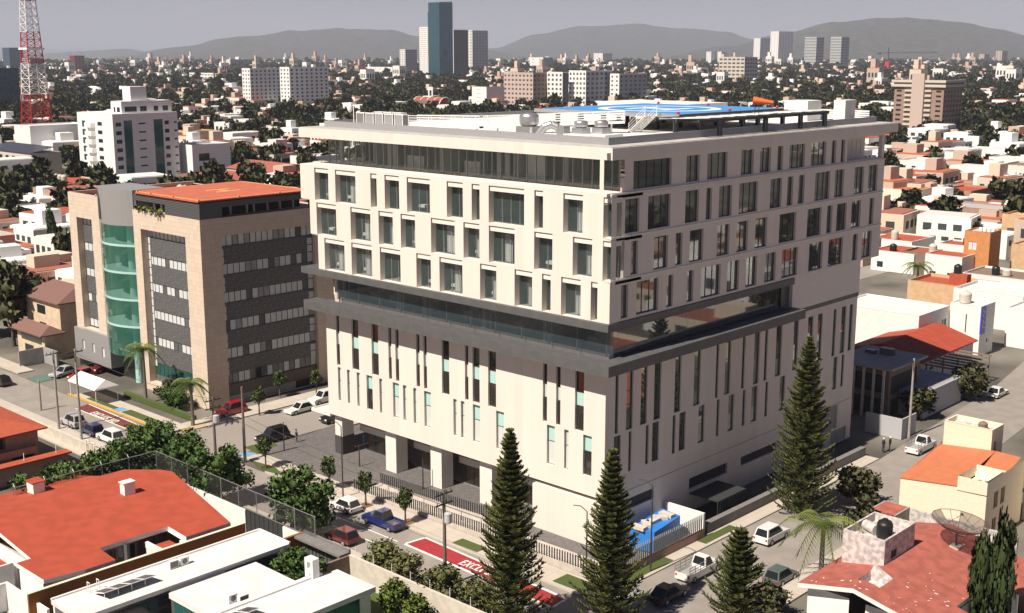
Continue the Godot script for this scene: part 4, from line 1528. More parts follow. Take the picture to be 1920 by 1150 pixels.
	# annex at the picture's left edge
	flat_house("small white flat-roofed annex beside the broad red roof, at the left edge", -41.0, 46.0, -33.5, 51.5, 3.1, "plaster_white", "roof_red", [[3.0, 0.8, 5.0, 2.2]], [[2.0, 0.6, 3.8, 2.3]], 0.25)
	var w := MB.new()
	w.box(-31.4, 0, 47.6, -23.2, 2.7, 47.85)
	w.box(-31.4, 0, 47.85, -31.15, 2.7, 56)
	tag(part("garden_wall", w, "plaster_white"), "white garden wall behind the solar panels, lower left corner", "wall")


func white_house() -> void:
	var wl := MB.new()
	wl.box(-25.4, 0, 26.0, -25.15, 3.72, 48.5)
	var ow := tag(part("ochre_wall", wl, "ochre"), "long ochre party wall between the red roof and the white flat roofs", "wall")
	wl = MB.new()
	wl.box(-25.45, 3.72, 25.95, -25.1, 3.78, 48.5)
	part("coping", wl, "plaster_cream", ow)
	var t := thing("white_house", "modern white house with stepped flat roofs and dark glass, lower centre left", "house", Vector3(-14, 0, 34))
	var m := MB.new()
	var gl := func(o: Vector3, u: Vector3, w: float, y0: float, y1: float, n: int, g: String) -> void:
		for i in n:
			var k := MB.new()
			var a: Vector3 = o + u * (w * i / n + 0.04) + Vector3.UP * y0
			var b: Vector3 = o + u * (w * (i + 1) / n - 0.04) + Vector3.UP * y0
			k.quad(a, b, b + Vector3.UP * (y1 - y0), a + Vector3.UP * (y1 - y0))
			part("glass_wall", k, g, t)
	# the three roofs
	m.box(-23.0, 3.15, 25.8, -18.0, 3.55, 47.5)
	part("roof_slab", m, "roof_white", t)
	m = MB.new()
	m.box(-23.05, 3.55, 25.8, -22.85, 3.72, 47.5)
	m.box(-22.85, 3.55, 25.75, -18.0, 3.72, 25.95)
	part("parapet", m, "plaster_white", t)
	m = MB.new()
	m.box(-17.4, 2.75, 30.2, -10.6, 3.25, 39.4)
	part("roof_slab", m, "roof_white", t)
	m = MB.new()
	m.box(-9.9, 3.1, 26.5, -4.5, 3.6, 44.0)
	part("roof_slab", m, "roof_white", t)
	m = MB.new()
	m.box(-10.4, 3.1, 28.2, -9.9, 3.78, 44.0)
	part("parapet", m, "plaster_white", t)
	m = MB.new()
	m.box(-22.9, 0, 26.2, -22.6, 3.15, 47.4)
	m.box(-22.6, 0, 26.1, -18.4, 3.15, 26.4)
	m.box(-18.5, 0, 26.4, -18.2, 3.15, 27.0)
	m.box(-18.5, 0, 33.0, -18.2, 3.15, 38.6)
	m.box(-9.6, 0, 26.8, -4.9, 3.1, 27.1)
	m.box(-5.2, 0, 27.1, -4.9, 3.1, 28.0)
	m.box(-17.2, 0, 30.4, -10.8, 2.75, 30.7)
	part("wall", m, "plaster_white", t)
	gl.call(Vector3(-18.35, 0, 33.0), Vector3(0, 0, -1), 6.0, 0.1, 2.75, 3, "glass_dark")
	gl.call(Vector3(-18.35, 0, 47.2), Vector3(0, 0, -1), 8.4, 0.1, 2.75, 4, "glass_dark")
	gl.call(Vector3(-17.0, 0, 39.2), Vector3.RIGHT, 6.2, 0.1, 2.7, 4, "glass_teal")
	gl.call(Vector3(-5.05, 0, 43.5), Vector3(0, 0, -1), 15.5, 0.1, 2.95, 6, "glass_teal")
	m = MB.new()
	for i in 7:
		m.box(-5.12, 0.1, 28.0 + i * 2.583 - 0.06, -4.98, 3.0, 28.0 + i * 2.583 + 0.06)
	part("frame", m, "frame_dark", t)
	# chimney with a square hole
	m = MB.new()
	m.wall(Vector3(-10.9, 3.25, 29.4), Vector3.RIGHT, 1.15, 2.15, [[0.32, 1.15, 0.85, 1.85]], 0.75)
	m.wall(Vector3(-9.75, 3.25, 29.4), Vector3(0, 0, -1), 0.75, 2.15, [], 0.1)
	m.wall(Vector3(-9.75, 3.25, 28.65), Vector3.LEFT, 1.15, 2.15, [[0.30, 1.15, 0.83, 1.85]], 0.05)
	m.wall(Vector3(-10.9, 3.25, 28.65), Vector3(0, 0, 1), 0.75, 2.15, [], 0.1)
	m.quad(Vector3(-10.9, 5.4, 29.4), Vector3(-9.75, 5.4, 29.4), Vector3(-9.75, 5.4, 28.65), Vector3(-10.9, 5.4, 28.65))
	part("chimney", m, "plaster_white", t)
	m = MB.new()
	m.path([Vector3(-10.3, 3.6, 29.7), Vector3(-10.3, 4.3, 29.7), Vector3(-10.0, 4.3, 29.7)], 0.05)
	m.path([Vector3(-22.2, 3.62, 44.5), Vector3(-22.2, 4.5, 44.5), Vector3(-21.8, 4.5, 44.5), Vector3(-21.8, 3.62, 44.5)], 0.04)
	m.path([Vector3(-22.2, 3.62, 43.6), Vector3(-22.2, 4.5, 43.6), Vector3(-21.8, 4.5, 43.6), Vector3(-21.8, 3.62, 43.6)], 0.04)
	part("vent_pipe", m, "white_paint", t)
	# solar panels and air conditioners stand on the roofs
	var k := 0
	for q in [["solar panel nearest the two air conditioners, in the row on the white roof", -21.0, 39.9], ["second solar panel from the air conditioners, in the row on the white roof", -21.0, 41.2], ["third solar panel from the air conditioners, in the row on the white roof", -21.0, 42.5], ["solar panel farthest from the air conditioners, in the row on the white roof", -21.0, 43.8], ["solar panel lying on the lower white roof beside its raised edge, nearest the chimney", -8.8, 37.4], ["solar panel on the lower white roof at the bottom edge of the photo", -8.8, 38.7]]:
		var s := thing("solar_panel", q[0], "solar panel", Vector3(q[1], 3.58, q[2]), "solar panels")
		m = MB.new()
		m.obox(Transform3D(Basis(Vector3.BACK, 0.28), Vector3(q[1] + 0.6, 4.0, q[2])), Vector3(1.9, 0.05, 1.22))
		part("panel", m, "solar", s)
		m = MB.new()
		for e in [-0.61, 0.61]:
			m.obox(Transform3D(Basis(Vector3.BACK, 0.28), Vector3(q[1] + 0.6, 4.01, q[2] + e)), Vector3(1.92, 0.07, 0.045))
		for e in [-0.95, 0.95]:
			m.obox(Transform3D(Basis(Vector3.BACK, 0.28), Vector3(q[1] + 0.6, 4.01, q[2]) + Basis(Vector3.BACK, 0.28) * Vector3(e, 0, 0)), Vector3(0.045, 0.07, 1.24))
		m.tube(Vector3(q[1] + 1.4, 3.58, q[2] + 0.5), Vector3(q[1] + 1.4, 4.2, q[2] + 0.5), 0.03, 0.03, 5)
		part("frame", m, "white_paint", s)
		k += 1
	ac_unit("air conditioner with dark grille on the white roof, nearer the solar panels", Vector3(-21.2, 3.55, 36.6), true)
	ac_unit("air conditioner with round fan on the white roof, farther from the solar panels", Vector3(-21.2, 3.55, 35.5), false)
	ac_unit("left one of two small air conditioners at the edge of the lower white roof", Vector3(-11.8, 3.25, 36.6), false)
	ac_unit("right one of two small air conditioners at the edge of the lower white roof", Vector3(-11.0, 3.25, 36.0), true)


func ac_unit(label: String, at: Vector3, grille: bool) -> void:
	var t := thing("air_conditioner", label, "air conditioner", at, "air conditioners on the white roofs")
	var m := MB.new()
	m.box(at.x - 0.22, at.y + 0.05, at.z - 0.45, at.x + 0.22, at.y + 0.75, at.z + 0.45)
	part("casing", m, "plastic_white", t)
	m = MB.new()
	if grille:
		m.box(at.x + 0.22, at.y + 0.12, at.z - 0.4, at.x + 0.235, at.y + 0.7, at.z + 0.4)
	else:
		m.tube(Vector3(at.x + 0.2, at.y + 0.4, at.z), Vector3(at.x + 0.24, at.y + 0.4, at.z), 0.27, 0.27, 14)
	part("fan_grille", m, "pane_grey", t)
	m = MB.new()
	m.box(at.x - 0.25, at.y, at.z - 0.4, at.x + 0.25, at.y + 0.05, at.z - 0.32)
	m.box(at.x - 0.25, at.y, at.z + 0.32, at.x + 0.25, at.y + 0.05, at.z + 0.4)
	part("foot", m, "steel_dark", t)


func near_left_house() -> void:
	var t := thing("terracotta_house", "two storey pinkish house with terracotta hipped roof and balcony at the left edge", "house", Vector3(-72, 0, 34))
	facade(t, Vector3(-65.6, 0, 42), Vector3(0, 0, -1), 14.0, 5.6, [[0.6, 3.6, 5.2, 5.2], [6.0, 3.6, 10.0, 5.2], [10.6, 0.4, 13.4, 2.5]], "plaster_pink", "interior_dark", 0.9)
	var m := MB.new()
	m.wall(Vector3(-65.6, 0, 28), Vector3.LEFT, 13, 5.6, [], 0.1)
	m.wall(Vector3(-78.6, 0, 28), Vector3(0, 0, 1), 14, 5.6, [], 0.1)
	m.wall(Vector3(-78.6, 0, 42), Vector3.RIGHT, 13, 5.6, [], 0.1)
	part("rear_wall", m, "plaster_pink", t)
	m = MB.new()
	m.box(-65.6, 2.7, 28.6, -64.7, 3.55, 42)
	part("balcony", m, "plaster_pink", t)
	m = MB.new()
	roof_shape(m, -79.2, 27.2, -64.5, 43, 5.6, 1.1, false, 5.0)
	part("roof", m, "roof_terracotta", t)
	var w := thing("red_capped_wall", "garden wall with sloping red coping and small fence posts, left of the hedge", "wall", Vector3(-63.2, 0, 31))
	m = MB.new()
	m.box(-63.4, 0, 25.6, -63.0, 2.35, 38)
	part("wall_body", m, "plaster_pink", w)
	m = MB.new()
	m.prism([Vector2(-64.0, 25.4), Vector2(-62.4, 25.4), Vector2(-62.4, 38), Vector2(-64.0, 38)], 2.35, 2.55)
	part("coping", m, "roof_terracotta", w)
	m = MB.new()
	for z in [27.0, 31.0, 35.0]:
		m.tube(Vector3(-63.2, 2.55, z), Vector3(-63.2, 3.5, z), 0.05, 0.05, 6)
	part("fence_rod", m, "white_paint", w)
	w = thing("low_yard_wall", "low stone yard wall with white gate frames before the terracotta house", "wall", Vector3(-70, 0, 22))
	m = MB.new()
	m.box(-82, 0, 21.0, -62.5, 1.6, 21.3)
	part("wall_body", m, "plaster_sand", w)
	m = MB.new()
	m.path([Vector3(-66.4, 0, 21.5), Vector3(-66.4, 2.2, 21.5), Vector3(-65.6, 2.2, 21.5)], 0.08)
	m.path([Vector3(-64.8, 0, 21.6), Vector3(-64.8, 2.2, 21.6), Vector3(-64.0, 2.2, 21.6)], 0.08)
	part("gate_frame", m, "plaster_cream", w)


func street_walls() -> void:
	# white wall with chain link along the near pavement
	var t := thing("white_boundary_wall", "white boundary wall under a chain link fence between the red roof and the street", "wall", Vector3(-36, 0, 22.2))
	var m := MB.new()
	m.box(-48.4, 0, 22.1, -30.6, 2.6, 22.35)
	m.box(-24.0, 0, 22.1, -20.9, 2.6, 22.35)
	part("wall_body", m, "plaster_white", t)
	m = MB.new()
	m.box(-30.6, 0, 22.15, -24.0, 2.7, 22.25)
	for i in 9:
		m.box(-30.6 + i * 0.8, 0, 22.25, -30.55 + i * 0.8, 2.7, 22.3)
	part("dark_gate", m, "steel_dark", t)
	m = MB.new()
	m.box(-20.9, 0, 22.0, -20.6, 2.9, 26.2)
	m.box(-25.0, 0, 25.8, -20.9, 2.8, 26.0)
	part("ochre_return", m, "ochre", t)
	t = thing("chain_link_fence", "tall chain link fence on slim steel posts along the white boundary wall", "fence", Vector3(-36, 2.6, 22.2))
	m = MB.new()
	m.quad(Vector3(-48.4, 2.6, 22.2), Vector3(-18.6, 2.6, 22.2), Vector3(-18.6, 5.0, 22.2), Vector3(-48.4, 5.0, 22.2))
	m.quad(Vector3(-48.4, 2.6, 22.2), Vector3(-48.4, 2.6, 39), Vector3(-48.4, 5.0, 39), Vector3(-48.4, 5.0, 22.2))
	part("wire_mesh", m, "chain_mesh", t)
	for i in 10:
		m = MB.new()
		m.tube(Vector3(-48.3 + i * 3.28, 2.0, 22.2), Vector3(-48.3 + i * 3.28, 5.1, 22.2), 0.05, 0.05, 6)
		part("post", m, "steel", t)
	for i in 5:
		m = MB.new()
		m.tube(Vector3(-48.4, 0.0, 25.6 + i * 3.3), Vector3(-48.4, 5.1, 25.6 + i * 3.3), 0.05, 0.05, 6)
		m.tube(Vector3(-48.4, 5.1, 25.6 + i * 3.3), Vector3(-48.7, 5.4, 25.6 + i * 3.3), 0.04, 0.04, 5)
		part("post", m, "steel", t)
	m = MB.new()
	m.tube(Vector3(-48.4, 5.05, 22.2), Vector3(-18.6, 5.05, 22.2), 0.04, 0.04, 6)
	m.tube(Vector3(-48.4, 5.05, 22.2), Vector3(-48.4, 5.05, 39), 0.04, 0.04, 6)
	m.tube(Vector3(-30.6, 2.75, 22.2), Vector3(-18.6, 2.75, 22.2), 0.04, 0.04, 6)
	part("rail", m, "steel", t)
	# cream wall along the street to the right, with electric fence rods
	t = thing("cream_boundary_wall", "long cream boundary wall with slim electric fence rods before the feathery bushes", "wall", Vector3(-2, 0, 22.2))
	m = MB.new()
	m.box(-13.4, 0, 22.05, 7.0, 2.65, 22.35)
	part("wall_body", m, "plaster_sand", t)
	for i in 8:
		m = MB.new()
		var x := -12.6 + i * 2.6
		m.tube(Vector3(x, 2.65, 22.1), Vector3(x, 3.5, 22.1), 0.025, 0.025, 5)
		for j in 4:
			m.ball(Vector3(x, 2.85 + j * 0.2, 22.1), Vector3(0.05, 0.05, 0.05), 6, 4)
		part("fence_rod", m, "plastic_white", t)
	m = MB.new()
	m.box(-13.6, 0, 22.35, -13.3, 2.6, 27.6)
	part("brown_return", m, "plaster_brown", t)
	# garage gate of dark slats with a concrete beam over it
	t = thing("garage_gate", "dark slatted garage gate under a grey concrete beam beside the white house", "gate", Vector3(-17, 0, 22.2))
	for i in 12:
		m = MB.new()
		m.box(-20.5 + i * 0.58, 0, 22.5, -20.04 + i * 0.58, 2.55, 22.56)
		part("slat", m, "pane_grey", t)
	m = MB.new()
	m.box(-20.6, 0, 22.4, -13.5, 2.6, 22.46)
	part("frame", m, "frame_dark", t)
	m = MB.new()
	m.box(-20.7, 2.6, 22.0, -13.5, 2.85, 23.4)
	m.box(-20.7, 2.85, 22.0, -13.5, 3.1, 22.2)
	part("beam", m, "concrete_dark", t)
	# yard behind
	m = MB.new()
	m.box(-13.2, -0.05, 22.4, 12, 0.03, 44)
	stuff(tag(part("garden_lawn", m, "lawn"), "green garden lawn beside the white house, bottom centre", "grass"))
	m = MB.new()
	m.box(-47, -0.05, 22.4, -13.8, 0.02, 48)
	struct("house_yard", m, "concrete")
	# retaining walls and picket fences before the hospital
	var zs := [[6.35, -32.2, 5.5, "lower picket fence of slim dark bars along the pavement before the hospital"], [3.0, -31.4, -9.6, "upper picket fence of slim dark bars nearest the hospital entrances"]]
	for q in zs:
		t = thing("picket_fence", q[3], "fence", Vector3((q[1] + q[2]) / 2, 0, q[0]), "picket fences round the hospital")
		m = MB.new()
		m.quad(Vector3(q[1], 0, q[0] + 0.14), Vector3(q[2], 0, q[0] + 0.14), Vector3(q[2], 0.98, q[0] + 0.14), Vector3(q[1], 0.35, q[0] + 0.14))
		m.quad(Vector3(q[1], 0.35, q[0] + 0.14), Vector3(q[2], 0.98, q[0] + 0.14), Vector3(q[2], 0.98, q[0] - 0.14), Vector3(q[1], 0.35, q[0] - 0.14))
		m.quad(Vector3(q[2], 0, q[0] - 0.14), Vector3(q[1], 0, q[0] - 0.14), Vector3(q[1], 0.35, q[0] - 0.14), Vector3(q[2], 0.98, q[0] - 0.14))
		m.quad(Vector3(q[2], 0, q[0] + 0.14), Vector3(q[2], 0, q[0] - 0.14), Vector3(q[2], 0.98, q[0] - 0.14), Vector3(q[2], 0.98, q[0] + 0.14))
		part("retaining_wall", m, "concrete", t)
		var bar := MB.new()
		bar.box(-0.035, 0, -0.06, 0.035, 1.15, 0.06)
		var bm := bar.mesh()
		var n := int((q[2] - q[1]) / 0.34)
		for i in n:
			var x: float = q[1] + 0.2 + i * 0.34
			piece("bar", bm, "frame_dark", t, Vector3(x, lerpf(0.35, 0.98, (x - q[1]) / (q[2] - q[1])), q[0]))
	t = thing("picket_fence", "picket fence of slim dark bars on a brown wall along the right street", "fence", Vector3(5.5, 0, -3), "picket fences round the hospital")
	m = MB.new()
	m.box(5.35, 0, -10.0, 5.6, 1.0, 6.2)
	part("retaining_wall", m, "plaster_pink", t)
	var bar := MB.new()
	bar.box(-0.06, 0, -0.035, 0.06, 1.7, 0.035)
	var bm := bar.mesh()
	for i in 46:
		piece("bar", bm, "mullion", t, Vector3(5.47, 1.0, 6.0 - i * 0.345))
	var ramp := MB.new()
	ramp.quad(Vector3(-31.4, 0.2, 6.2), Vector3(5.3, 0.55, 6.2), Vector3(5.3, 0.55, 3.15), Vector3(-31.4, 0.2, 3.15))
	struct("access_ramp", ramp, "concrete")
	ramp = MB.new()
	ramp.path([Vector3(-28, 1.2, 4.6), Vector3(-10, 1.4, 4.6)], 0.04)
	for i in 7:
		ramp.tube(Vector3(-28 + i * 3, 0.2, 4.6), Vector3(-28 + i * 3, 1.2 + i * 0.033, 4.6), 0.03, 0.03, 5)
	tag(part("ramp_handrail", ramp, "steel_dark"), "slim dark handrail along the ramp between the two picket fences", "handrail")
	# service yard beside the hospital: dark wall, white return wall, sloping screen
	t = thing("service_yard_wall", "white end wall of the service yard beside the hospital, lit by the sun", "wall", Vector3(3, 0, -10.2))
	m = MB.new()
	m.box(0.4, 0, -10.4, 5.3, 2.6, -10.1)
	part("wall_body", m, "plaster_white", t)
	t = thing("dark_service_shelter", "dark sloping shelter and mesh cage against the shaded side of the hospital", "shelter", Vector3(2.4, 0, -18))
	m = MB.new()
	m.prism([Vector2(0.4, -20), Vector2(4.2, -20), Vector2(4.2, -14.5), Vector2(0.4, -14.5)], 2.3, 2.45)
	part("roof", m, "steel_dark", t)
	m = MB.new()
	for i in 12:
		m.box(4.15, 0, -20 + i * 0.5, 4.22, 2.3, -19.93 + i * 0.5)
	part("cage_bar", m, "steel_dark", t)
	m = MB.new()
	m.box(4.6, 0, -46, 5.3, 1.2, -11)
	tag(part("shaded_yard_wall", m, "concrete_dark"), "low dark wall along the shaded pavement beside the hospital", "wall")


func right_houses() -> void:
	# the brick red roof at the lower right
	var t := thing("brick_red_roof_house", "white house under a wide weathered brick red gable roof, lower right", "house", Vector3(29.5, 0, -9))
	var m := MB.new()
	var yr := func(x: float) -> float: return 5.12 - absf(x - 28.1) * 0.215
	var cut := [27.3, 29.4, -3.9, -1.4]
	for q in [[22.8, 27.3, -19, 0.9], [27.3, 28.1, -19, -3.9], [28.1, 29.4, -19, -3.9], [27.3, 28.1, -1.4, 0.9], [28.1, 29.4, -1.4, 0.9], [29.4, 34.8, -19, 0.9], [34.8, 37.6, -19, -11.5], [34.8, 37.6, -4.8, 0.9]]:
		m.quad(Vector3(q[0], yr.call(q[0]), q[3]), Vector3(q[1], yr.call(q[1]), q[3]), Vector3(q[1], yr.call(q[1]), q[2]), Vector3(q[0], yr.call(q[0]), q[2]))
	part("roof", m, "roof_brick", t)
	m = MB.new()
	for q in [[22.8, 28.1], [28.1, 37.6]]:
		var a := Vector3(q[0], yr.call(q[0]) + 0.01, 0.92)
		var b := Vector3(q[1], yr.call(q[1]) + 0.01, 0.92)
		var e := Vector3.DOWN * 0.4
		m.quad(a + e, b + e, b, a)
		m.quad(b + e, a + e, a + e + Vector3(0, 0, -0.9), b + e + Vector3(0, 0, -0.9))
	m.quad(Vector3(22.78, 3.6, -19), Vector3(22.78, 3.6, 0.92), Vector3(22.78, 3.99, 0.92), Vector3(22.78, 3.99, -19))
	m.quad(Vector3(34.8, 3.3, -4.8), Vector3(34.8, 3.3, -11.5), Vector3(34.8, 3.68, -11.5), Vector3(34.8, 3.68, -4.8))
	part("fascia", m, "plaster_white", t)
	# triangular light well
	m = MB.new()
	m.tri(Vector3(27.3, yr.call(27.3), -3.9), Vector3(29.4, yr.call(29.4), -3.9), Vector3(27.6, 5.75, -3.9))
	m.quad(Vector3(27.3, 4.1, -3.9), Vector3(29.4, 4.1, -3.9), Vector3(29.4, yr.call(29.4), -3.9), Vector3(27.3, yr.call(27.3), -3.9))
	m.quad(Vector3(27.3, 4.1, -1.4), Vector3(27.3, 4.1, -3.9), Vector3(27.3, yr.call(27.3), -3.9), Vector3(27.3, yr.call(27.3), -1.4))
	m.quad(Vector3(29.4, 4.1, -3.9), Vector3(29.4, 4.1, -1.4), Vector3(29.4, yr.call(29.4), -1.4), Vector3(29.4, yr.call(29.4), -3.9))
	m.quad(Vector3(27.3, 4.1, -1.4), Vector3(29.4, 4.1, -1.4), Vector3(29.4, 4.1, -3.9), Vector3(27.3, 4.1, -3.9))
	part("light_well", m, "plaster_stained", t)
	facade(t, Vector3(23.4, 0, 0.1), Vector3.RIGHT, 4.0, 3.7, [], "plaster_white")
	facade(t, Vector3(28.6, 0, -0.6), Vector3.RIGHT, 9.0, 3.3, [[0.6, 0.6, 2.4, 2.4], [3.6, 0.6, 5.4, 2.4]], "plaster_white")
	facade(t, Vector3(34.9, 0, -4.8), Vector3(0, 0, -1), 6.7, 3.3, [[1.0, 0.3, 5.0, 2.4, "interior_dark"]], "plaster_white")
	m = MB.new()
	m.wall(Vector3(23.4, 0, -18.4), Vector3(0, 0, 1), 18.5, 3.6, [], 0.1)
	m.wall(Vector3(34.9, 0, -18.4), Vector3.LEFT, 11.5, 3.6, [], 0.1)
	m.box(34.9, 0, -11.6, 37.5, 3.3, -11.45)
	m.box(34.9, -0.02, -11.4, 37.5, 0.02, -4.8)
	part("rear_wall", m, "plaster_white", t)
	m = MB.new()
	var rr := RandomNumberGenerator.new()
	rr.seed = 3
	for i in 34:
		var x := 30.0 + rr.randf() * 4.6 if i < 24 else 23.5 + rr.randf() * 8.0
		var z := -8.5 + rr.randf() * 8.8 if i < 24 else -1.0 + rr.randf() * 1.6
		var s := 0.05 + rr.randf() * 0.09
		m.obox(Transform3D(Basis(Vector3.UP, rr.randf() * 3.0) * Basis(Vector3.BACK, -0.21 if x > 28.1 else 0.21), Vector3(x, yr.call(x) + 0.012, z)), Vector3(s * 2.2, 0.012, s))
	stuff(part("flaked_patches", m, "plaster_white", t))
	# roof room carrying the tanks
	t = thing("roof_tank_room", "stained white roof room with a parapet, carrying tanks, on the brick red roof", "roof room", Vector3(25.7, 4.6, -8.5))
	facade(t, Vector3(23.6, 4.0, -5.5), Vector3.RIGHT, 4.1, 3.3, [], "plaster_stained")
	facade(t, Vector3(27.7, 4.0, -5.5), Vector3(0, 0, -1), 6.0, 3.3, [[1.3, 1.2, 2.6, 2.0, "interior_dark"]], "plaster_stained")
	m = MB.new()
	m.wall(Vector3(27.7, 4, -11.5), Vector3.LEFT, 4.1, 3.3, [], 0.1)
	m.wall(Vector3(23.6, 4, -11.5), Vector3(0, 0, 1), 6.0, 3.3, [], 0.1)
	m.wall(Vector3(23.8, 6.6, -11.3), Vector3.RIGHT, 3.7, 0.7, [], 0.1)
	m.wall(Vector3(23.8, 6.6, -5.7), Vector3(0, 0, -1), 5.6, 0.7, [], 0.1)
	m.box(23.6, 7.3, -5.7, 27.7, 7.36, -5.5)
	m.box(23.6, 7.3, -11.5, 27.7, 7.36, -11.3)
	m.box(23.6, 7.3, -11.3, 23.8, 7.36, -5.7)
	m.box(27.5, 7.3, -11.3, 27.7, 7.36, -5.7)
	m.quad(Vector3(23.8, 6.6, -5.7), Vector3(27.5, 6.6, -5.7), Vector3(27.5, 6.6, -11.3), Vector3(23.8, 6.6, -11.3))
	part("parapet", m, "plaster_stained", t)
	tank("black water tank standing in the roof room on the brick red roof", Vector3(26.4, 6.65, -8.0), 0.72, 1.75, "plastic_black")
	var lay := thing("lying_tank", "grey weathered tank lying on its side beside the black tank", "water tank", Vector3(24.9, 6.62, -8.3))
	m = MB.new()
	m.tube(Vector3(24.2, 7.1, -8.6), Vector3(25.6, 7.1, -8.0), 0.48, 0.48, 12)
	part("barrel", m, "plaster_stained", lay)
	satellite_dish()
	# cream houses on the far side of the brick red roof
	t = thing("cream_house", "cream house with sloping orange roof and parapet box beyond the satellite dish", "house", Vector3(23.5, 0, -33))
	facade(t, Vector3(27.9, 0, -27.6), Vector3(0, 0, -1), 10.0, 7.0, [[2.0, 3.6, 3.1, 5.4], [3.8, 3.6, 4.9, 5.4], [2.0, 0.7, 3.1, 2.5], [3.8, 0.7, 4.9, 2.5]], "plaster_cream", "wood")
	m = MB.new()
	m.quad(Vector3(18.6, 0, -27.6), Vector3(27.9, 0, -27.6), Vector3(27.9, 5.6, -27.6), Vector3(18.6, 5.2, -27.6))
	m.quad(Vector3(18.6, 5.2, -27.6), Vector3(24.8, 5.46, -27.6), Vector3(24.8, 5.9, -27.6), Vector3(18.6, 5.25, -27.6))
	m.quad(Vector3(24.8, 5.4, -27.6), Vector3(27.9, 5.5, -27.6), Vector3(27.9, 7.0, -27.6), Vector3(24.8, 7.0, -27.6))
	m.quad(Vector3(24.8, 5.9, -32.4), Vector3(24.8, 5.9, -27.6), Vector3(24.8, 7.0, -27.6), Vector3(24.8, 7.0, -32.4))
	m.quad(Vector3(18.6, 0, -37.6), Vector3(18.6, 0, -27.6), Vector3(18.6, 5.2, -27.6), Vector3(18.6, 7.0, -37.6))
	m.box(24.9, 5.7, -37.5, 27.8, 5.8, -27.7)
	m.quad(Vector3(27.7, 5.8, -27.7), Vector3(24.9, 5.8, -27.7), Vector3(24.9, 7.0, -27.7), Vector3(27.7, 7.0, -27.7))
	m.quad(Vector3(27.7, 5.8, -32.3), Vector3(27.7, 5.8, -27.7), Vector3(27.7, 7.0, -27.7), Vector3(27.7, 7.0, -32.3))
	m.box(24.8, 5.8, -32.5, 27.88, 7.0, -32.3)
	part("front_wall", m, "plaster_cream", t)
	m = MB.new()
	m.quad(Vector3(18.4, 5.24, -27.5), Vector3(24.78, 5.91, -27.5), Vector3(24.78, 7.3, -37.4), Vector3(18.4, 6.7, -37.4))
	m.quad(Vector3(24.78, 5.9, -32.5), Vector3(27.5, 6.0, -32.5), Vector3(27.5, 7.2, -37.4), Vector3(24.78, 7.3, -37.4))
	part("roof", m, "roof_orange", t)
	m = MB.new()
	m.path([Vector3(25.6, 5.8, -30.4), Vector3(25.6, 6.9, -30.4), Vector3(26.6, 6.9, -30.4), Vector3(26.6, 5.9, -29.4)], 0.13, 7)
	part("roof_pipe", m, "white_paint", t)
	flat_house("tall narrow cream block behind the sloping orange roof, with a dark tank in its parapet", 18.8, -40.6, 24.2, -37.42, 9.0, "plaster_cream", "plaster_stained", [], [[0.8, 5.4, 1.5, 8.0, "wood"]], 0.5)
	tank("small dark tank inside the parapet of the tall narrow cream block", Vector3(22.6, 9.0, -38.8), 0.5, 0.9, "plaster_brown")
	flat_house("cream house with a red roof and stepped parapet at the right edge beside the cypresses", 27.9, -52.0, 40, -38.0, 7.2, "plaster_cream", "roof_brick", [[1.0, 5.0, 3.0, 5.4]], [], 0.7)
	flat_house("white wall of a house at the right edge behind the two cypresses", 37.8, -30.0, 48, -14.0, 4.6, "plaster_white", "roof_white", [], [], 0.3)
	t = thing("stained_yard_wall", "stained white yard wall under the tall cream wall behind the satellite dish", "wall", Vector3(24, 0, -24.5))
	m = MB.new()
	m.box(21.4, 0, -24.6, 32.5, 3.4, -24.3)
	part("wall_body", m, "plaster_stained", t)
	# entrance ramp with a red floor by the right street
	t = thing("red_floor_porch", "small porch with dark red floor and pale rim beside the right street", "porch", Vector3(19.2, 0, -24))
	m = MB.new()
	m.box(17.7, 0, -26.0, 20.6, 2.9, -21.5)
	part("porch_body", m, "plaster_grey", t)
	m = MB.new()
	m.box(17.9, 2.9, -25.8, 20.4, 2.93, -21.7)
	part("floor", m, "roof_brick", t)
	# beyond the hospital, along the right street
	t = flat_house("grey concrete house with slim pale columns just behind the hospital", -8.0, -72.0, 0.0, -62.5, 7.0, "plaster_brown", "plaster_grey", [[0.5, 3.6, 7.5, 6.2, "interior_dark"], [0.5, 0.3, 7.5, 2.8, "interior_dark"]], [[0.6, 3.4, 8.6, 6.0, "interior_dark"], [0.8, 0.3, 8.4, 2.7, "interior_dark"]], 0.2)
	m = MB.new()
	m.prism([Vector2(-8.5, -72.5), Vector2(0.9, -72.5), Vector2(0.9, -61.2), Vector2(-8.5, -61.2)], 7.25, 7.55)
	part("roof_slab", m, "plaster_grey", t)
	for i in 5:
		m = MB.new()
		m.box(-6.6 + i * 1.5, 0.0, -61.9, -6.3 + i * 1.5, 7.25, -61.6)
		part("column", m, "plaster_sand", t)
	var bx := MB.new()
	bx.box(-4.6, 7.56, -69.4, -2.6, 8.5, -68.4)
	bx.box(-6.4, 7.56, -68.6, -5.0, 8.1, -67.6)
	tag(part("roof_machine", bx, "pane_grey"), "grey machines standing on the concrete roof behind the hospital", "roof machine")
	bx = MB.new()
	bx.box(0.4, 0, -55.6, 5.6, 2.8, -55.3)
	bx.box(5.4, 0, -59.5, 5.6, 2.8, -55.6)
	tag(part("pale_blue_wall", bx, "tower_grey"), "pale bluish garden wall in shade behind the hospital corner", "wall")
	ridge_house("white house with a red gable roof beyond the concrete house behind the hospital", -15.4, -98.5, -3.2, -79.5, 4.6, 1.9, false, "plaster_white", "roof_red", [], [[3, 2.6, 4.4, 3.1], [7, 2.6, 8.4, 3.1]], 0.5)
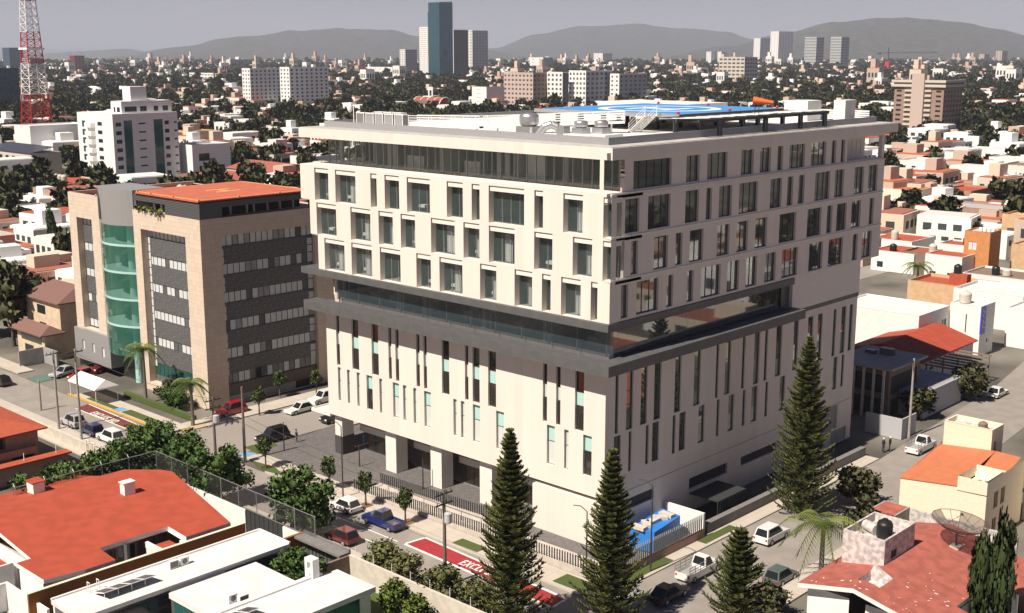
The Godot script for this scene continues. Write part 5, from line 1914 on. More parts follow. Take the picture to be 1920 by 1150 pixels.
	flat_house("pale bluish flat-roofed house beside the lattice pole behind the hospital", -3.0, -78.5, 3.6, -66.0, 3.6, "tower_grey", "plaster_grey", [], [], 0.1)
	t = thing("pergola", "row of weathered beams of a pergola beside the red gable roof", "pergola", Vector3(-1, 0, -88))
	for i in 8:
		m = MB.new()
		m.box(-2.8, 4.1, -80.0 - i * 1.7, 2.4, 4.3, -79.7 - i * 1.7)
		part("beam", m, "plaster_brown", t)
	m = MB.new()
	for x in [-2.6, 2.2]:
		for z in [-80, -86, -91.5]:
			m.box(x - 0.1, 0, z - 0.1, x + 0.1, 4.1, z + 0.1)
	part("post", m, "plaster_brown", t)
	flat_house("large white two storey house with long blank walls beyond the red gable roof", -26.0, -106.0, -10.8, -94.5, 7.8, "plaster_white", "roof_white", [], [[0.8, 5.0, 1.2, 6.2], [8.6, 4.6, 10.6, 6.0, "pane_grey"]], 0.25)
	t = flat_house("tall white slab-like house wing carrying a vertical blue sign", -10.75, -112.0, -5.4, -106.2, 8.4, "plaster_white", "roof_white", [[2.8, 3.8, 3.0, 7.0]], [[3.0, 2.0, 3.6, 2.6]], 0.2)
	var sg := thing("blue_sign", "vertical blue sign with pale lettering on the corner of the tall white wing", "sign", Vector3(-5.1, 5, -106.6))
	m = MB.new()
	m.box(-5.38, 3.9, -107.6, -5.1, 8.6, -106.0)
	part("board", m, "sign_blue", sg)
	m = MB.new()
	for y in [7.9, 7.0, 6.1, 5.2]:
		m.box(-5.1, y - 0.28, -107.3, -5.06, y - 0.16, -106.4)
		m.box(-5.1, y - 0.28, -106.55, -5.06, y + 0.28, -106.4)
	for y in [7.45, 5.65]:
		m.box(-5.1, y, -107.3, -5.06, y + 0.1, -106.4)
	part("strokes", m, "line_white", sg)
	tank("cream tank on the roof edge of the tall white wing", Vector3(-9.2, 8.5, -108.5), 1.0, 2.0, "plaster_sand")
	flat_house("white house wing with shaded side to the right of the blue sign", -5.3, -128.0, 4.0, -117.0, 6.6, "plaster_white", "roof_white", [], [[1.2, 1.0, 4.0, 3.0, "pane_grey"]], 0.3)
	flat_house("lower white roof terraces between the hospital and the large white house", -41.0, -112.0, -26.2, -98.0, 5.4, "plaster_white", "roof_white", [], [], 0.4)
	flat_house("white house with a brown band and two windows below the orange tower", -41.5, -172.0, -33.2, -163.5, 6.4, "plaster_white", "roof_terracotta", [[1.2, 1.6, 2.6, 3.0], [5.2, 1.6, 6.8, 3.0]], [], 0.3)
	t = flat_house("brown rendered house half hidden by a palm, left of the white and brown house", -51.0, -180.0, -44.0, -172.6, 4.8, "plaster_brown", "roof_terracotta", [[1.2, 0.6, 3.0, 2.0]], [], 0.4)
	tank("pale tank on the roof of the brown rendered house", Vector3(-45.4, 4.9, -176.0), 0.9, 2.2, "plaster_sand")
	flat_house("small white roof house with two windows behind the white and brown house", -48.6, -194.0, -41.4, -186.0, 5.4, "plaster_white", "roof_terracotta", [[0.8, 2.9, 1.8, 3.9], [3.2, 2.6, 5.6, 4.2]], [], 0.3)
	tank("black tank on the small white roof house", Vector3(-43.2, 5.5, -189.5), 0.9, 1.9, "plastic_black")
	flat_house("orange rendered tower house with two windows on the right", -35.8, -176.0, -30.1, -170.0, 11.4, "plaster_orange", "plaster_stained", [[1.0, 7.6, 2.8, 9.4, "pane_light"], [1.0, 4.2, 2.8, 6.0, "pane_grey"]], [], 0.3)
	for i in 4:
		tank(["leftmost", "second", "third", "rightmost"][i] + " of four white tanks in a row on the orange tower house", Vector3(-33.4 + i * 0.95, 11.5, -172.6), 0.42, 0.9, "plaster_white", "tanks on the orange tower house")
	flat_house("tan rendered house right of the orange tower house", -29.9, -190.0, -18.0, -182.0, 7.6, "plaster_tan", "plaster_tan", [], [], 0.4)
	flat_house("tan block with a window behind the orange tower at the right edge", -47.6, -232.0, -38.0, -221.0, 9.0, "plaster_tan", "plaster_tan", [[1.5, 3.0, 4.0, 6.0, "pane_grey"]], [], 0.5)
	flat_house("long low white house with stained roof and a dark shade at the right edge", -30.0, -168.0, -13.0, -156.5, 4.4, "plaster_white", "plaster_brown", [], [], 0.35)
	tank("black tank beside a white one on the long low white house", Vector3(-24.6, 4.5, -160.5), 0.8, 1.9, "plastic_black")
	tank("white tank beside a black one on the long low white house", Vector3(-22.4, 4.5, -160.8), 0.9, 1.5, "plaster_sand")
	flat_house("house with open red tiled roof terrace and red block, behind the large white house", -34.0, -150.0, -19.5, -139.5, 4.4, "plaster_tan", "roof_terracotta", [], [], 0.6)
	bx = MB.new()
	bx.box(-26.4, 4.4, -143.6, -22.8, 7.0, -141.6)
	tag(part("red_roof_block", bx, "roof_terracotta"), "red block with a black tank on the red roof terrace", "roof room")
	tank("black tank standing on the red block of the roof terrace", Vector3(-25.2, 7.0, -142.6), 0.75, 1.9, "plastic_black")
	flat_house("white house with wide parapets right behind the large white house", -20.0, -140.0, -7.0, -129.0, 6.2, "plaster_white", "roof_white", [], [], 0.5)
	flat_house("small white house with a red roof and black tank behind the hospital's right edge", -58.5, -184.0, -48.0, -172.0, 4.4, "plaster_white", "roof_terracotta", [[1.5, 0.8, 3.0, 2.2]], [[4, 1.6, 6, 3.0]], 0.3)
	tank("black tank on the small white house behind the hospital's right edge", Vector3(-54.6, 4.5, -175.0), 0.8, 1.7, "plastic_black")
	flat_house("far white house with a cream tank behind the hospital's right edge", -69.0, -205.0, -58.0, -192.0, 4.0, "plaster_white", "roof_terracotta", [], [], 0.3)
	tank("cream tank on the far white house behind the hospital's right edge", Vector3(-64.0, 4.1, -195.0), 0.9, 2.4, "plaster_sand")


func satellite_dish() -> void:
	var c := Vector3(30.3, 4.62, -14.8)
	var t := thing("satellite_dish", "large dark mesh satellite dish on the brick red roof", "satellite dish", c)
	var m := MB.new()
	m.cbox(c + Vector3(0, 0.12, 0), Vector3(0.9, 0.26, 0.9))
	part("base", m, "concrete", t)
	m = MB.new()
	m.tube(c, c + Vector3(0, 1.5, 0), 0.09, 0.09, 8)
	m.tube(c + Vector3(-0.7, 1.3, 0), c + Vector3(0.7, 1.3, 0), 0.05, 0.05, 6)
	part("mast", m, "steel_dark", t)
	# a shallow bowl of ribs and mesh, tipped towards the right
	var o := c + Vector3(0.1, 1.65, 0.0)
	var b := Basis(Vector3(0.3, 0, 1).normalized(), -0.13)
	var bowl := func(r: float, a: float) -> Vector3: return o + b * Vector3(cos(a) * r, r * r * 0.16, sin(a) * r)
	m = MB.new()
	for i in 16:
		var a0 := TAU * i / 16.0
		var a1 := TAU * (i + 1) / 16.0
		for j in 5:
			var r0 := 0.15 + 2.45 * j / 5.0
			var r1 := 0.15 + 2.45 * (j + 1) / 5.0
			if i in [9, 10] and j > 2:
				continue
			m.quad(bowl.call(r0, a1), bowl.call(r0, a0), bowl.call(r1, a0), bowl.call(r1, a1))
	part("mesh_panel", m, "dish_mesh", t)
	m = MB.new()
	for i in 16:
		var a := TAU * i / 16.0
		for j in 5:
			m.tube(bowl.call(0.15 + 2.45 * j / 5.0, a), bowl.call(0.15 + 2.45 * (j + 1) / 5.0, a), 0.022, 0.022, 4, false)
		m.tube(bowl.call(2.6, a), bowl.call(2.6, a + TAU / 16.0), 0.03, 0.03, 4, false)
		m.tube(bowl.call(1.4, a), bowl.call(1.4, a + TAU / 16.0), 0.02, 0.02, 4, false)
	part("rib", m, "mesh_dark", t)
	m = MB.new()
	for k in 3:
		m.tube(bowl.call(1.9, TAU * k / 3.0), o + b * Vector3(0, 1.75, 0), 0.02, 0.02, 4)
	m.ball(o + b * Vector3(0, 1.75, 0), Vector3(0.16, 0.12, 0.16), 8, 5)
	part("feed_horn", m, "steel_dark", t)


# ---------------------------------------------------------------- on the hospital roof
func helipad_roof() -> void:
	var t := thing("helipad", "blue helipad with white ring and letter raised on dark columns over the hospital roof", "helipad", Vector3(-18, 41.2, -32))
	var m := MB.new()
	m.box(-28.9, 42.85, -43.4, -7.1, 43.25, -21.1)
	part("deck_edge", m, "parapet_grey", t)
	m = MB.new()
	m.quad(Vector3(-28.5, 43.256, -21.5), Vector3(-7.5, 43.256, -21.5), Vector3(-7.5, 43.256, -43), Vector3(-28.5, 43.256, -43))
	part("blue_surface", m, "deck_blue", t)
	m = MB.new()
	for i in 40:
		var a := TAU * i / 40.0
		var b := TAU * (i + 1) / 40.0
		m.quad(Vector3(-17.5 + cos(b) * 6.4, 43.262, -31.5 + sin(b) * 6.4), Vector3(-17.5 + cos(a) * 6.4, 43.262, -31.5 + sin(a) * 6.4), Vector3(-17.5 + cos(a) * 7.6, 43.262, -31.5 + sin(a) * 7.6), Vector3(-17.5 + cos(b) * 7.6, 43.262, -31.5 + sin(b) * 7.6))
	part("white_ring", m, "white_paint", t)
	m = MB.new()
	m.box(-20.6, 43.25, -34.5, -19.4, 43.264, -28.5)
	m.box(-15.6, 43.25, -34.5, -14.4, 43.264, -28.5)
	m.box(-19.4, 43.25, -32.1, -15.6, 43.264, -30.9)
	part("white_letter", m, "white_paint", t)
	for z in [-20.4, -25.0, -29.6, -34.0, -37.3, -43.0]:
		for x in [-1.2, -7.0, -13.0, -21.0, -28.4]:
			if x > -2.0 and (z == -25.0 or z == -34.0):
				continue
			m = MB.new()
			m.box(x - 0.22, 41.2, z - 0.22, x + 0.22, 42.85, z + 0.22)
			part("column", m, "steel_dark", t)
	for x in [-1.3, -4.2, -7.0]:
		m = MB.new()
		m.box(x - 0.12, 42.7, -44.0, x + 0.12, 43.05, -16.5)
		part("frame_beam", m, "steel_dark", t)
	for i in 12:
		m = MB.new()
		m.obox(Transform3D(Basis(Vector3.BACK, 0.05), Vector3(-3.6, 43.1, -17.2 - i * 2.35)), Vector3(6.6, 0.07, 0.22))
		part("net_bracket", m, "white_paint", t)
	m = MB.new()
	for i in 3:
		m.box(-6.8 + i * 2.2, 43.02, -44.0, -5.0 + i * 2.2, 43.04, -16.6)
	part("safety_net", m, "chain_mesh", t)
	for q in [[-7.6, -21.6], [-7.6, -32.0], [-7.6, -42.6], [-28.3, -21.6], [-18, -42.8], [-26, -42.8]]:
		m = MB.new()
		m.ball(Vector3(q[0], 43.4, q[1]), Vector3(0.2, 0.18, 0.2), 8, 5)
		part("red_lamp", m, "plastic_red", t)
	# stairs
	t = thing("roof_stairs", "white steel stairs with thin handrails climbing to the helipad", "stairs", Vector3(-10, 41.2, -18.5))
	for i in 11:
		m = MB.new()
		m.box(-11.9 + i * 0.2, 41.25 + i * 0.17, -20.4, -11.6 + i * 0.2, 41.33 + i * 0.17, -18.3)
		part("step", m, "white_paint", t)
	m = MB.new()
	for z in [-20.45, -18.25]:
		m.tube(Vector3(-12, 41.2, z), Vector3(-9.6, 43.2, z), 0.06, 0.06, 5)
		for j in 3:
			m.tube(Vector3(-12, 41.5 + j * 0.33, z), Vector3(-9.6, 43.5 + j * 0.33, z), 0.025, 0.025, 5)
		for j in 3:
			m.tube(Vector3(-11.9 + j * 1.1, 41.3 + j * 0.95, z), Vector3(-11.9 + j * 1.1, 42.3 + j * 0.95, z), 0.03, 0.03, 5)
	part("handrail", m, "white_paint", t)
	# raised walkway
	t = thing("roof_walkway", "long white raised walkway with railings crossing the hospital roof to the helipad", "walkway", Vector3(-22, 41.2, -9))
	var pts := [Vector3(-33.2, 41.75, -4.8), Vector3(-23.0, 41.95, -6.2), Vector3(-11.6, 42.5, -17.0)]
	for k in 2:
		var a: Vector3 = pts[k]
		var b: Vector3 = pts[k + 1]
		var d := (b - a).normalized()
		var s := d.cross(Vector3.UP).normalized() * 0.8
		m = MB.new()
		for e in [[a - s, b - s], [a + s, b + s]]:
			for j in 4:
				m.tube(e[0] + Vector3.UP * (0.3 + j * 0.27), e[1] + Vector3.UP * (0.3 + j * 0.27), 0.035, 0.035, 5)
			var n := int(a.distance_to(b) / 1.6)
			for j in n + 1:
				var p: Vector3 = e[0].lerp(e[1], j / float(n))
				m.tube(p, p + Vector3.UP * 1.14, 0.035, 0.035, 5)
		part("railing", m, "white_paint", t)
		m = MB.new()
		m.quad(a + s, b + s, b - s, a - s)
		m.quad(a + s + Vector3.DOWN * 0.2, b + s + Vector3.DOWN * 0.2, b + s, a + s)
		m.quad(b - s + Vector3.DOWN * 0.2, a - s + Vector3.DOWN * 0.2, a - s, b - s)
		m.quad(a - s + Vector3.DOWN * 0.2, b - s + Vector3.DOWN * 0.2, b + s + Vector3.DOWN * 0.2, a + s + Vector3.DOWN * 0.2)
		part("walkway_floor", m, "white_paint", t)
		for j in 4:
			m = MB.new()
			var p := a.lerp(b, 0.1 + j * 0.27)
			m.box(p.x - 0.07, 41.2, p.z - 0.07, p.x + 0.07, p.y - 0.2, p.z + 0.07)
			part("leg", m, "white_paint", t)
	# cooling units
	var places := ["first in the front row", "second in the front row", "third in the front row", "fourth in the front row", "fifth in the front row"]
	for k in 8:
		var at := Vector3(-42.6 + (k % 5) * 1.75, 41.2, -5.2 if k < 5 else -8.0)
		var u := thing("cooling_unit", "grey cooling unit with white frame on the hospital roof, " + (places[k] if k < 5 else ["leftmost in the back row", "middle of the back row", "last in the back row"][k - 5]), "cooling unit", at, "cooling units on the hospital roof")
		m = MB.new()
		m.cbox(at + Vector3(0, 0.85, 0), Vector3(1.35, 1.45, 0.9))
		part("casing", m, "concrete_dark" if k == 0 else "parapet_grey", u)
		m = MB.new()
		for x in [-0.7, 0.7]:
			for z in [-0.47, 0.47]:
				m.cbox(at + Vector3(x, 0.82, z), Vector3(0.09, 1.64, 0.09))
		m.cbox(at + Vector3(0, 1.62, 0), Vector3(1.45, 0.09, 1.0))
		part("frame", m, "white_paint", u)
	# fans, duct and plinth near the corner
	var fan := func(label: String, at: Vector3, r: float, h: float) -> void:
		var f := thing("roof_fan", label, "roof fan", at, "mushroom fans on the hospital roof")
		var k := MB.new()
		k.box(at.x - r * 0.95, at.y, at.z - r * 0.95, at.x + r * 0.95, at.y + h * 0.45, at.z + r * 0.95)
		part("base", k, "steel", f)
		k = MB.new()
		k.lathe(at + Vector3.UP * h * 0.45, [Vector2(r * 0.7, 0), Vector2(r * 0.95, h * 0.08), Vector2(r, h * 0.2), Vector2(r, h * 0.42), Vector2(r * 0.9, h * 0.5), Vector2(r * 0.6, h * 0.55), Vector2(0.001, h * 0.56)], 18)
		part("cowl", k, "steel", f)
	fan.call("large silver mushroom fan on a louvred base beside the walkway", Vector3(-15.2, 41.2, -5.2), 1.05, 2.5)
	fan.call("left one of two small silver fans on the white plinth", Vector3(-8.9, 41.75, -6.3), 0.72, 1.35)
	fan.call("right one of two small silver fans on the white plinth", Vector3(-7.4, 41.75, -7.8), 0.72, 1.35)
	t = thing("white_plinth", "white rounded plinth under the two small roof fans near the roof corner", "plinth", Vector3(-7.8, 41.2, -6.5))
	m = MB.new()
	m.prism([Vector2(-10.2, -5.0), Vector2(-6.4, -4.6), Vector2(-5.4, -6.0), Vector2(-5.6, -9.2), Vector2(-9.4, -9.0)], 41.2, 41.75)
	part("plinth_body", m, "white_paint", t)
	t = thing("roof_duct", "bent silver air duct with a square end box on the hospital roof", "air duct", Vector3(-12.4, 41.2, -5.6))
	m = MB.new()
	m.path([Vector3(-13.8, 41.4, -5.0), Vector3(-13.2, 42.3, -5.4), Vector3(-12.5, 42.6, -5.8), Vector3(-11.9, 42.3, -6.1), Vector3(-11.4, 41.5, -6.4)], 0.42, 10)
	part("duct", m, "steel", t)
	m = MB.new()
	m.box(-11.3, 41.2, -6.2, -10.3, 42.5, -5.2)
	part("end_box", m, "steel", t)
	t = thing("roof_antenna", "small white round dish on a mast at the roof's left corner", "antenna", Vector3(-44.9, 41.2, -5.6))
	m = MB.new()
	m.tube(Vector3(-44.9, 41.2, -5.6), Vector3(-44.9, 43.6, -5.6), 0.06, 0.06, 6)
	part("mast", m, "white_paint", t)
	m = MB.new()
	m.ball(Vector3(-45.4, 43.4, -5.4), Vector3(0.38, 0.62, 0.3), 12, 8)
	part("dish", m, "white_paint", t)
	t = thing("wind_sock", "orange wind sock on a dark frame beside the helipad", "wind sock", Vector3(-2.4, 43.1, -29.2))
	m = MB.new()
	m.tube(Vector3(-2.4, 43.1, -29.2), Vector3(-2.4, 44.6, -29.2), 0.05, 0.05, 6)
	m.tube(Vector3(-1.9, 43.1, -29.2), Vector3(-1.9, 44.3, -29.2), 0.04, 0.04, 6)
	part("mast", m, "steel_dark", t)
	m = MB.new()
	m.tube(Vector3(-2.5, 44.75, -28.9), Vector3(-0.7, 44.45, -30.2), 0.42, 0.2, 10)
	part("sock", m, "orange_cloth", t)
	for q in [["low white roof house behind the helipad, left", -40.0, -56.5, -24.0, -47.0, 1.9], ["white roof house with a sloping side behind the helipad, centre", -12.5, -56.0, -9.0, -52.5, 2.6], ["white roof house with a sloping side behind the helipad, right", -4.2, -53.2, -2.6, -50.6, 2.9], ["long white roof machine house under the helipad's far side", -22.0, -49.6, -14.0, -46.0, 1.7]]:
		var b := MB.new()
		b.prism([Vector2(q[1], q[2]), Vector2(q[3], q[2]), Vector2(q[3], q[4]), Vector2(q[1], q[4])], 41.2, 41.2 + q[5])
		tag(part("roof_house", b, "roof_white"), q[0], "roof house")
	t = thing("louvre_screen", "white slatted screen along the rear right edge of the hospital roof", "screen", Vector3(-9, 41.2, -57))
	for j in 5:
		m = MB.new()
		m.box(-17, 41.35 + j * 0.27, -57.2, -2.6, 41.52 + j * 0.27, -57.1)
		part("slat", m, "white_paint", t)


# ---------------------------------------------------------------- the middle distance
func middle_left() -> void:
	# white tower with green stair strips
	var t := thing("white_tower_block", "white nine storey apartment block with dark green glass strips, upper left", "apartment building", Vector3(-376, 0, -161))
	var fl := []
	var rl := []
	for k in 7:
		var y := 2.2 + k * 3.3
		fl.append([3.6, y - 0.9, 6.4, y + 1.6, "glass_teal"])
		fl.append([16.0, y, 19.5, y + 1.5])
		rl.append([1.2, y, 3.6, y + 1.5])
		rl.append([11.0, y + 0.5, 14.0, y + 1.1])
		rl.append([22.4, y, 24.4, y + 1.5])
		rl.append([26.6, y + 0.4, 28.0, y + 1.1])
	rl.append([4.6, 1.4, 8.2, 24.2, "glass_teal"])
	rl.append([17.6, 1.4, 21.6, 24.2, "glass_teal"])
	facade(t, Vector3(-390.2, 0, -147), Vector3.RIGHT, 27.9, 26.7, fl, "tower_white")
	facade(t, Vector3(-362.3, 0, -147), Vector3(0, 0, -1), 28.3, 26.7, rl, "tower_white")
	var m := MB.new()
	for k in 7:
		m.prism([Vector2(-382.6, -147.02), Vector2(-376.0, -147.02), Vector2(-376.8, -145.4), Vector2(-381.8, -145.4)], 1.4 + k * 3.3, 3.2 + k * 3.3)
	part("balconies", m, "tower_white", t)
	m = MB.new()
	m.box(-390.2, 26.65, -175.3, -362.3, 26.8, -147)
	m.box(-390.2, 26.8, -175.3, -383.0, 30.0, -165)
	part("roof", m, "tower_white", t)
	facade(t, Vector3(-372.0, 26.8, -152.0), Vector3.RIGHT, 8.0, 4.6, [[2.0, 0.4, 3.4, 2.4], [4.4, 0.4, 6.8, 2.4]], "tower_white")
	facade(t, Vector3(-364.0, 26.8, -152.0), Vector3(0, 0, -1), 22, 4.6, [[1.4, 0.6, 6.6, 2.6], [8, 0.6, 11, 2.6], [14, 0.6, 16, 2.6], [18, 0.6, 20.4, 2.6]], "tower_white")
	m = MB.new()
	m.box(-372, 31.3, -174, -364, 31.45, -152)
	m.box(-371.4, 31.4, -164, -365.4, 37.0, -157)
	part("roof_rooms", m, "tower_white", t)
	flat_house("white stepped building beside the right foot of the white tower block", -371, -196, -357, -178, 13, "tower_white", "tower_grey", [], [[3, 2, 7, 5], [10, 2, 15, 5], [3, 7, 8, 10]], 0.6, 0, "building", "building")
	flat_house("low grey office with dark solar roof slopes at the far left edge", -460, -152, -416, -139, 9.0, "plaster_sand", "tower_white", [[2, 5.2, 5, 7.4], [8, 5.2, 11, 7.4], [14, 5.2, 17, 7.4], [20, 5.2, 23, 7.4], [26, 5.2, 29, 7.4], [32, 5.2, 35, 7.4], [38, 5.2, 41, 7.4]], [], 0.2, 0, "building", "building")
	m = MB.new()
	m.quad(Vector3(-460, 9.3, -138.4), Vector3(-416, 9.3, -138.4), Vector3(-416, 11.4, -150), Vector3(-460, 11.4, -150))
	m.quad(Vector3(-460, 2.6, -135.5), Vector3(-416, 2.6, -135.5), Vector3(-416, 4.2, -138.9), Vector3(-460, 4.2, -138.9))
	tag(part("purple_roof_slope", m, "solar"), "dark purple sloping roof panels on the low grey office at the left edge", "roof")
	flat_house("plain white windowless building behind the antenna mast on the left", -506, -204, -489.5, -174, 15.6, "tower_white", "tower_white", [], [[14, 6, 18, 8], [20, 6, 24, 8], [26, 6, 29, 8]], 0.5, 0, "building", "building")
	flat_house("cream and grey two storey building with dark ribbon windows behind the landing deck", -371, -234, -352, -214, 7.4, "plaster_sand", "roof_terracotta", [], [[1, 0.8, 18.8, 2.8], [1, 4.0, 18.8, 6.0]], 0.5, 0, "building", "building")
	flat_house("white roof room on the cream and grey two storey building", -370, -230, -364, -224, 5.0, "tower_white", "tower_white", [], [], 0.2, 7.8)
	flat_house("low building with wide red metal roof behind the landing deck", -342, -182, -303, -161, 4.2, "plaster_brown", "roof_brick", [], [[2, 1, 6, 3], [9, 1, 14, 3]], 0.15, 0, "building", "building")
	ridge_house("hall with a sloping brick red metal roof behind the landing deck", -342, -205, -312, -184, 5.2, 2.6, true, "plaster_sand", "roof_brick", [], [], 0.4)
	flat_house("ochre and brown house between the trees right of the white tower block", -497, -272, -480, -258, 9.6, "plaster_tan", "plaster_brown", [[4, 2, 8, 5]], [], 0.4)
	# near the office block's left
	t = ridge_house("cream three storey house with mottled clay tile roof left of the office block", -128.5, -9.5, -116.3, -0.6, 9.4, 2.2, true, "plaster_beige", "clay_tile", [[4.0, 6.6, 7.0, 8.2], [4.6, 3.9, 7.0, 5.2]], [], 0.7, 0, 2.5)
	m = MB.new()
	m.box(-126.2, 0, -0.6, -116.3, 4.4, 2.4)
	m.box(-128.0, 9.4, -8.6, -120, 11.0, -4.0)
	part("porch_block", m, "plaster_beige", t)
	m = MB.new()
	roof_shape(m, -127.0, -1.2, -115.6, 3.4, 4.5, 1.3, true, 1.2)
	part("porch_roof", m, "clay_tile", t)
	m = MB.new()
	m.box(-124.6, 2.7, 2.4, -117.4, 4.0, 2.46)
	m.box(-123.5, 0.0, 2.4, -120.5, 2.0, 2.46)
	part("window", m, "glass_dark", t)
	var w := MB.new()
	w.box(-116.2, 0, 2.6, -111.5, 2.6, 2.9)
	w.box(-116.2, 0, 2.9, -116.0, 2.6, 7.0)
	tag(part("grey_yard_wall", w, "plaster_grey"), "grey yard wall beside the parked silver sedan, left of the office block", "wall")
	var far := [
		["dark red walled house left of the office block, behind the slim cypresses", -262, -78, -238, -66, 5.6, "plaster_red", "roof_terracotta"],
		["grey rendered house with three windows at the left, beside the slim cypresses", -283, -78, -262, -64, 5.0, "plaster_grey", "tower_white"],
		["long white flat roof beyond the grey rendered house at the left", -330, -92, -290, -76, 4.2, "plaster_white", "tower_white"],
		["brownish two storey building behind the red walled house", -300, -100, -268, -84, 8.0, "plaster_pink", "roof_brick"],
		["cream building with three tanks at its corner behind the office block", -335, -116, -310, -100, 7.0, "plaster_sand", "roof_terracotta"],
		["tan stained yard wall house at the left, in front of the grey rendered house", -238, -58, -212, -44.5, 4.6, "plaster_sand", "roof_terracotta"],
		["white low house with a deep red roof near the left edge", -190, -42, -160, -28, 3.6, "plaster_white", "roof_terracotta"],
		["red roofed low house under the slim cypresses on the left", -168, -27, -138, -14, 3.8, "plaster_white", "roof_brick"],
		["orange roofed house with an arch at the far left edge", -312, -78, -290, -62, 4.5, "plaster_grey", "roof_orange"],
	]
	for q in far:
		flat_house(q[0], q[1], q[2], q[3], q[4], q[5], q[6], q[7], [[2, 1.2, 3.6, 2.6], [6, 1.2, 7.6, 2.6], [10, 1.2, 11.6, 2.6]], [[2, 1.2, 3.6, 2.6], [6, 1.2, 7.6, 2.6]], 0.4)
	for i in 3:
		tank(["left", "middle", "right"][i] + " one of three cream tanks on the building behind the office block", Vector3(-322 + i * 2.6, 7.4, -103), 1.0, 2.4, "plaster_sand", "three cream tanks")
	flat_house("white house with roof rooms left of the hospital's roof corner, below the trees", -338, -228, -326, -212, 8.0, "plaster_white", "roof_white", [[2, 1.5, 5, 3.5]], [], 0.5)
	flat_house("white and grey house with a chimney block behind the hospital's left edge", -440, -276, -412, -266, 7.5, "plaster_white", "roof_brick", [], [], 0.5)


func middle_right() -> void:
	var rows := [
		["long white blank wall house with a taller box, right of the brown tower's foot", -164, -446, -146, -427, 7.2, "plaster_white", "roof_terracotta"],
		["tall white box house above the cream red-roofed house at the hospital's right edge", -129, -345, -118, -330, 11.2, "plaster_white", "roof_white"],
		["cream house with orange roof edge and dark windows beside the hospital's right edge", -109, -290, -93, -268, 7.6, "plaster_cream", "roof_orange"],
		["white terraces with parapets above the cream orange-edged house", -126, -330, -108, -300, 8.6, "plaster_white", "roof_terracotta"],
		["small white house with a brown roof below the cream orange-edged house", -104, -266, -94, -250, 3.8, "plaster_white", "roof_brick"],
		["cream house with red tiled roofs in the middle of the right-hand houses", -94, -306, -84, -288, 6.5, "plaster_pink", "roof_terracotta"],
		["long low building with a pinkish wall and purple roof edge under the bare tree", -80, -268, -52, -254, 5.6, "plaster_pink", "tower_grey"],
		["house with an orange tiled roof beside the long pinkish building", -101, -322, -88, -308, 6.0, "plaster_grey", "roof_orange"],
		["white upper house with windows near the palms on the right", -192, -545, -178, -520, 8.2, "plaster_white", "plaster_brown"],
		["white and beige stepped house right of the bare tree at the right edge", -86, -330, -70, -314, 8.0, "plaster_sand", "roof_white"],
		["white house at the right edge behind the bare tree", -62, -300, -44, -284, 7.0, "plaster_white", "roof_terracotta"],
		["beige blocky house with a black tank beside the bare tree", -100, -368, -82, -350, 10.0, "plaster_sand", "plaster_brown"],
		["wide white house with roof rooms high on the right edge", -128, -428, -104, -410, 7.5, "plaster_white", "roof_white"],
		["maroon sloping roof house below the hospital's right edge", -86, -232, -72, -214, 3.0, "plaster_white", "roof_brick"],
	]
	var k := 0
	for q in rows:
		flat_house(q[0], q[1], q[2], q[3], q[4], q[5], q[6], q[7], [[1.2, q[5] - 3.0, 2.8, q[5] - 1.4], [5.0, q[5] - 3.0, 6.6, q[5] - 1.4]] if k % 2 else [], [[2, q[5] - 3.2, 4, q[5] - 1.4], [7, q[5] - 3.2, 9, q[5] - 1.4]], 0.5)
		k += 1
	tank("black tank on the beige blocky house beside the bare tree", Vector3(-90, 10.4, -356), 1.3, 2.2, "plastic_black")
	var t := flats("brown_tower", "brown eleven storey apartment tower with a pale central shaft and balconies on the right", -292.8, -687, -259.7, -659, 30.5, 10, 5, 6, "tower_brown", "tower_brown", "glass_dark", false, 0.5, 0.42)
	var m := MB.new()
	m.box(-280.2, 0, -659.1, -272.0, 37.0, -656.5)
	m.box(-272.0, 31.4, -665, -270.4, 36.0, -660)
	part("central_shaft", m, "tower_pink", t)
	m = MB.new()
	for y in [28.6, 31.4]:
		m.box(-294.5, y, -659.2, -280.3, y + 1.6, -657.6)
		m.box(-271.9, y, -659.2, -258.2, y + 1.6, -657.6)
		m.box(-259.7, y, -688, -258.2, y + 1.6, -659.2)
	part("roof_band", m, "plaster_sand", t)
	m = MB.new()
	for j in 9:
		m.box(-285.4, 1.2 + j * 3.05, -659.0, -280.4, 2.5 + j * 3.05, -657.8)
		m.box(-271.8, 1.2 + j * 3.05, -659.0, -267.6, 2.5 + j * 3.05, -657.8)
	stuff(part("balconies", m, "plaster_sand", t))


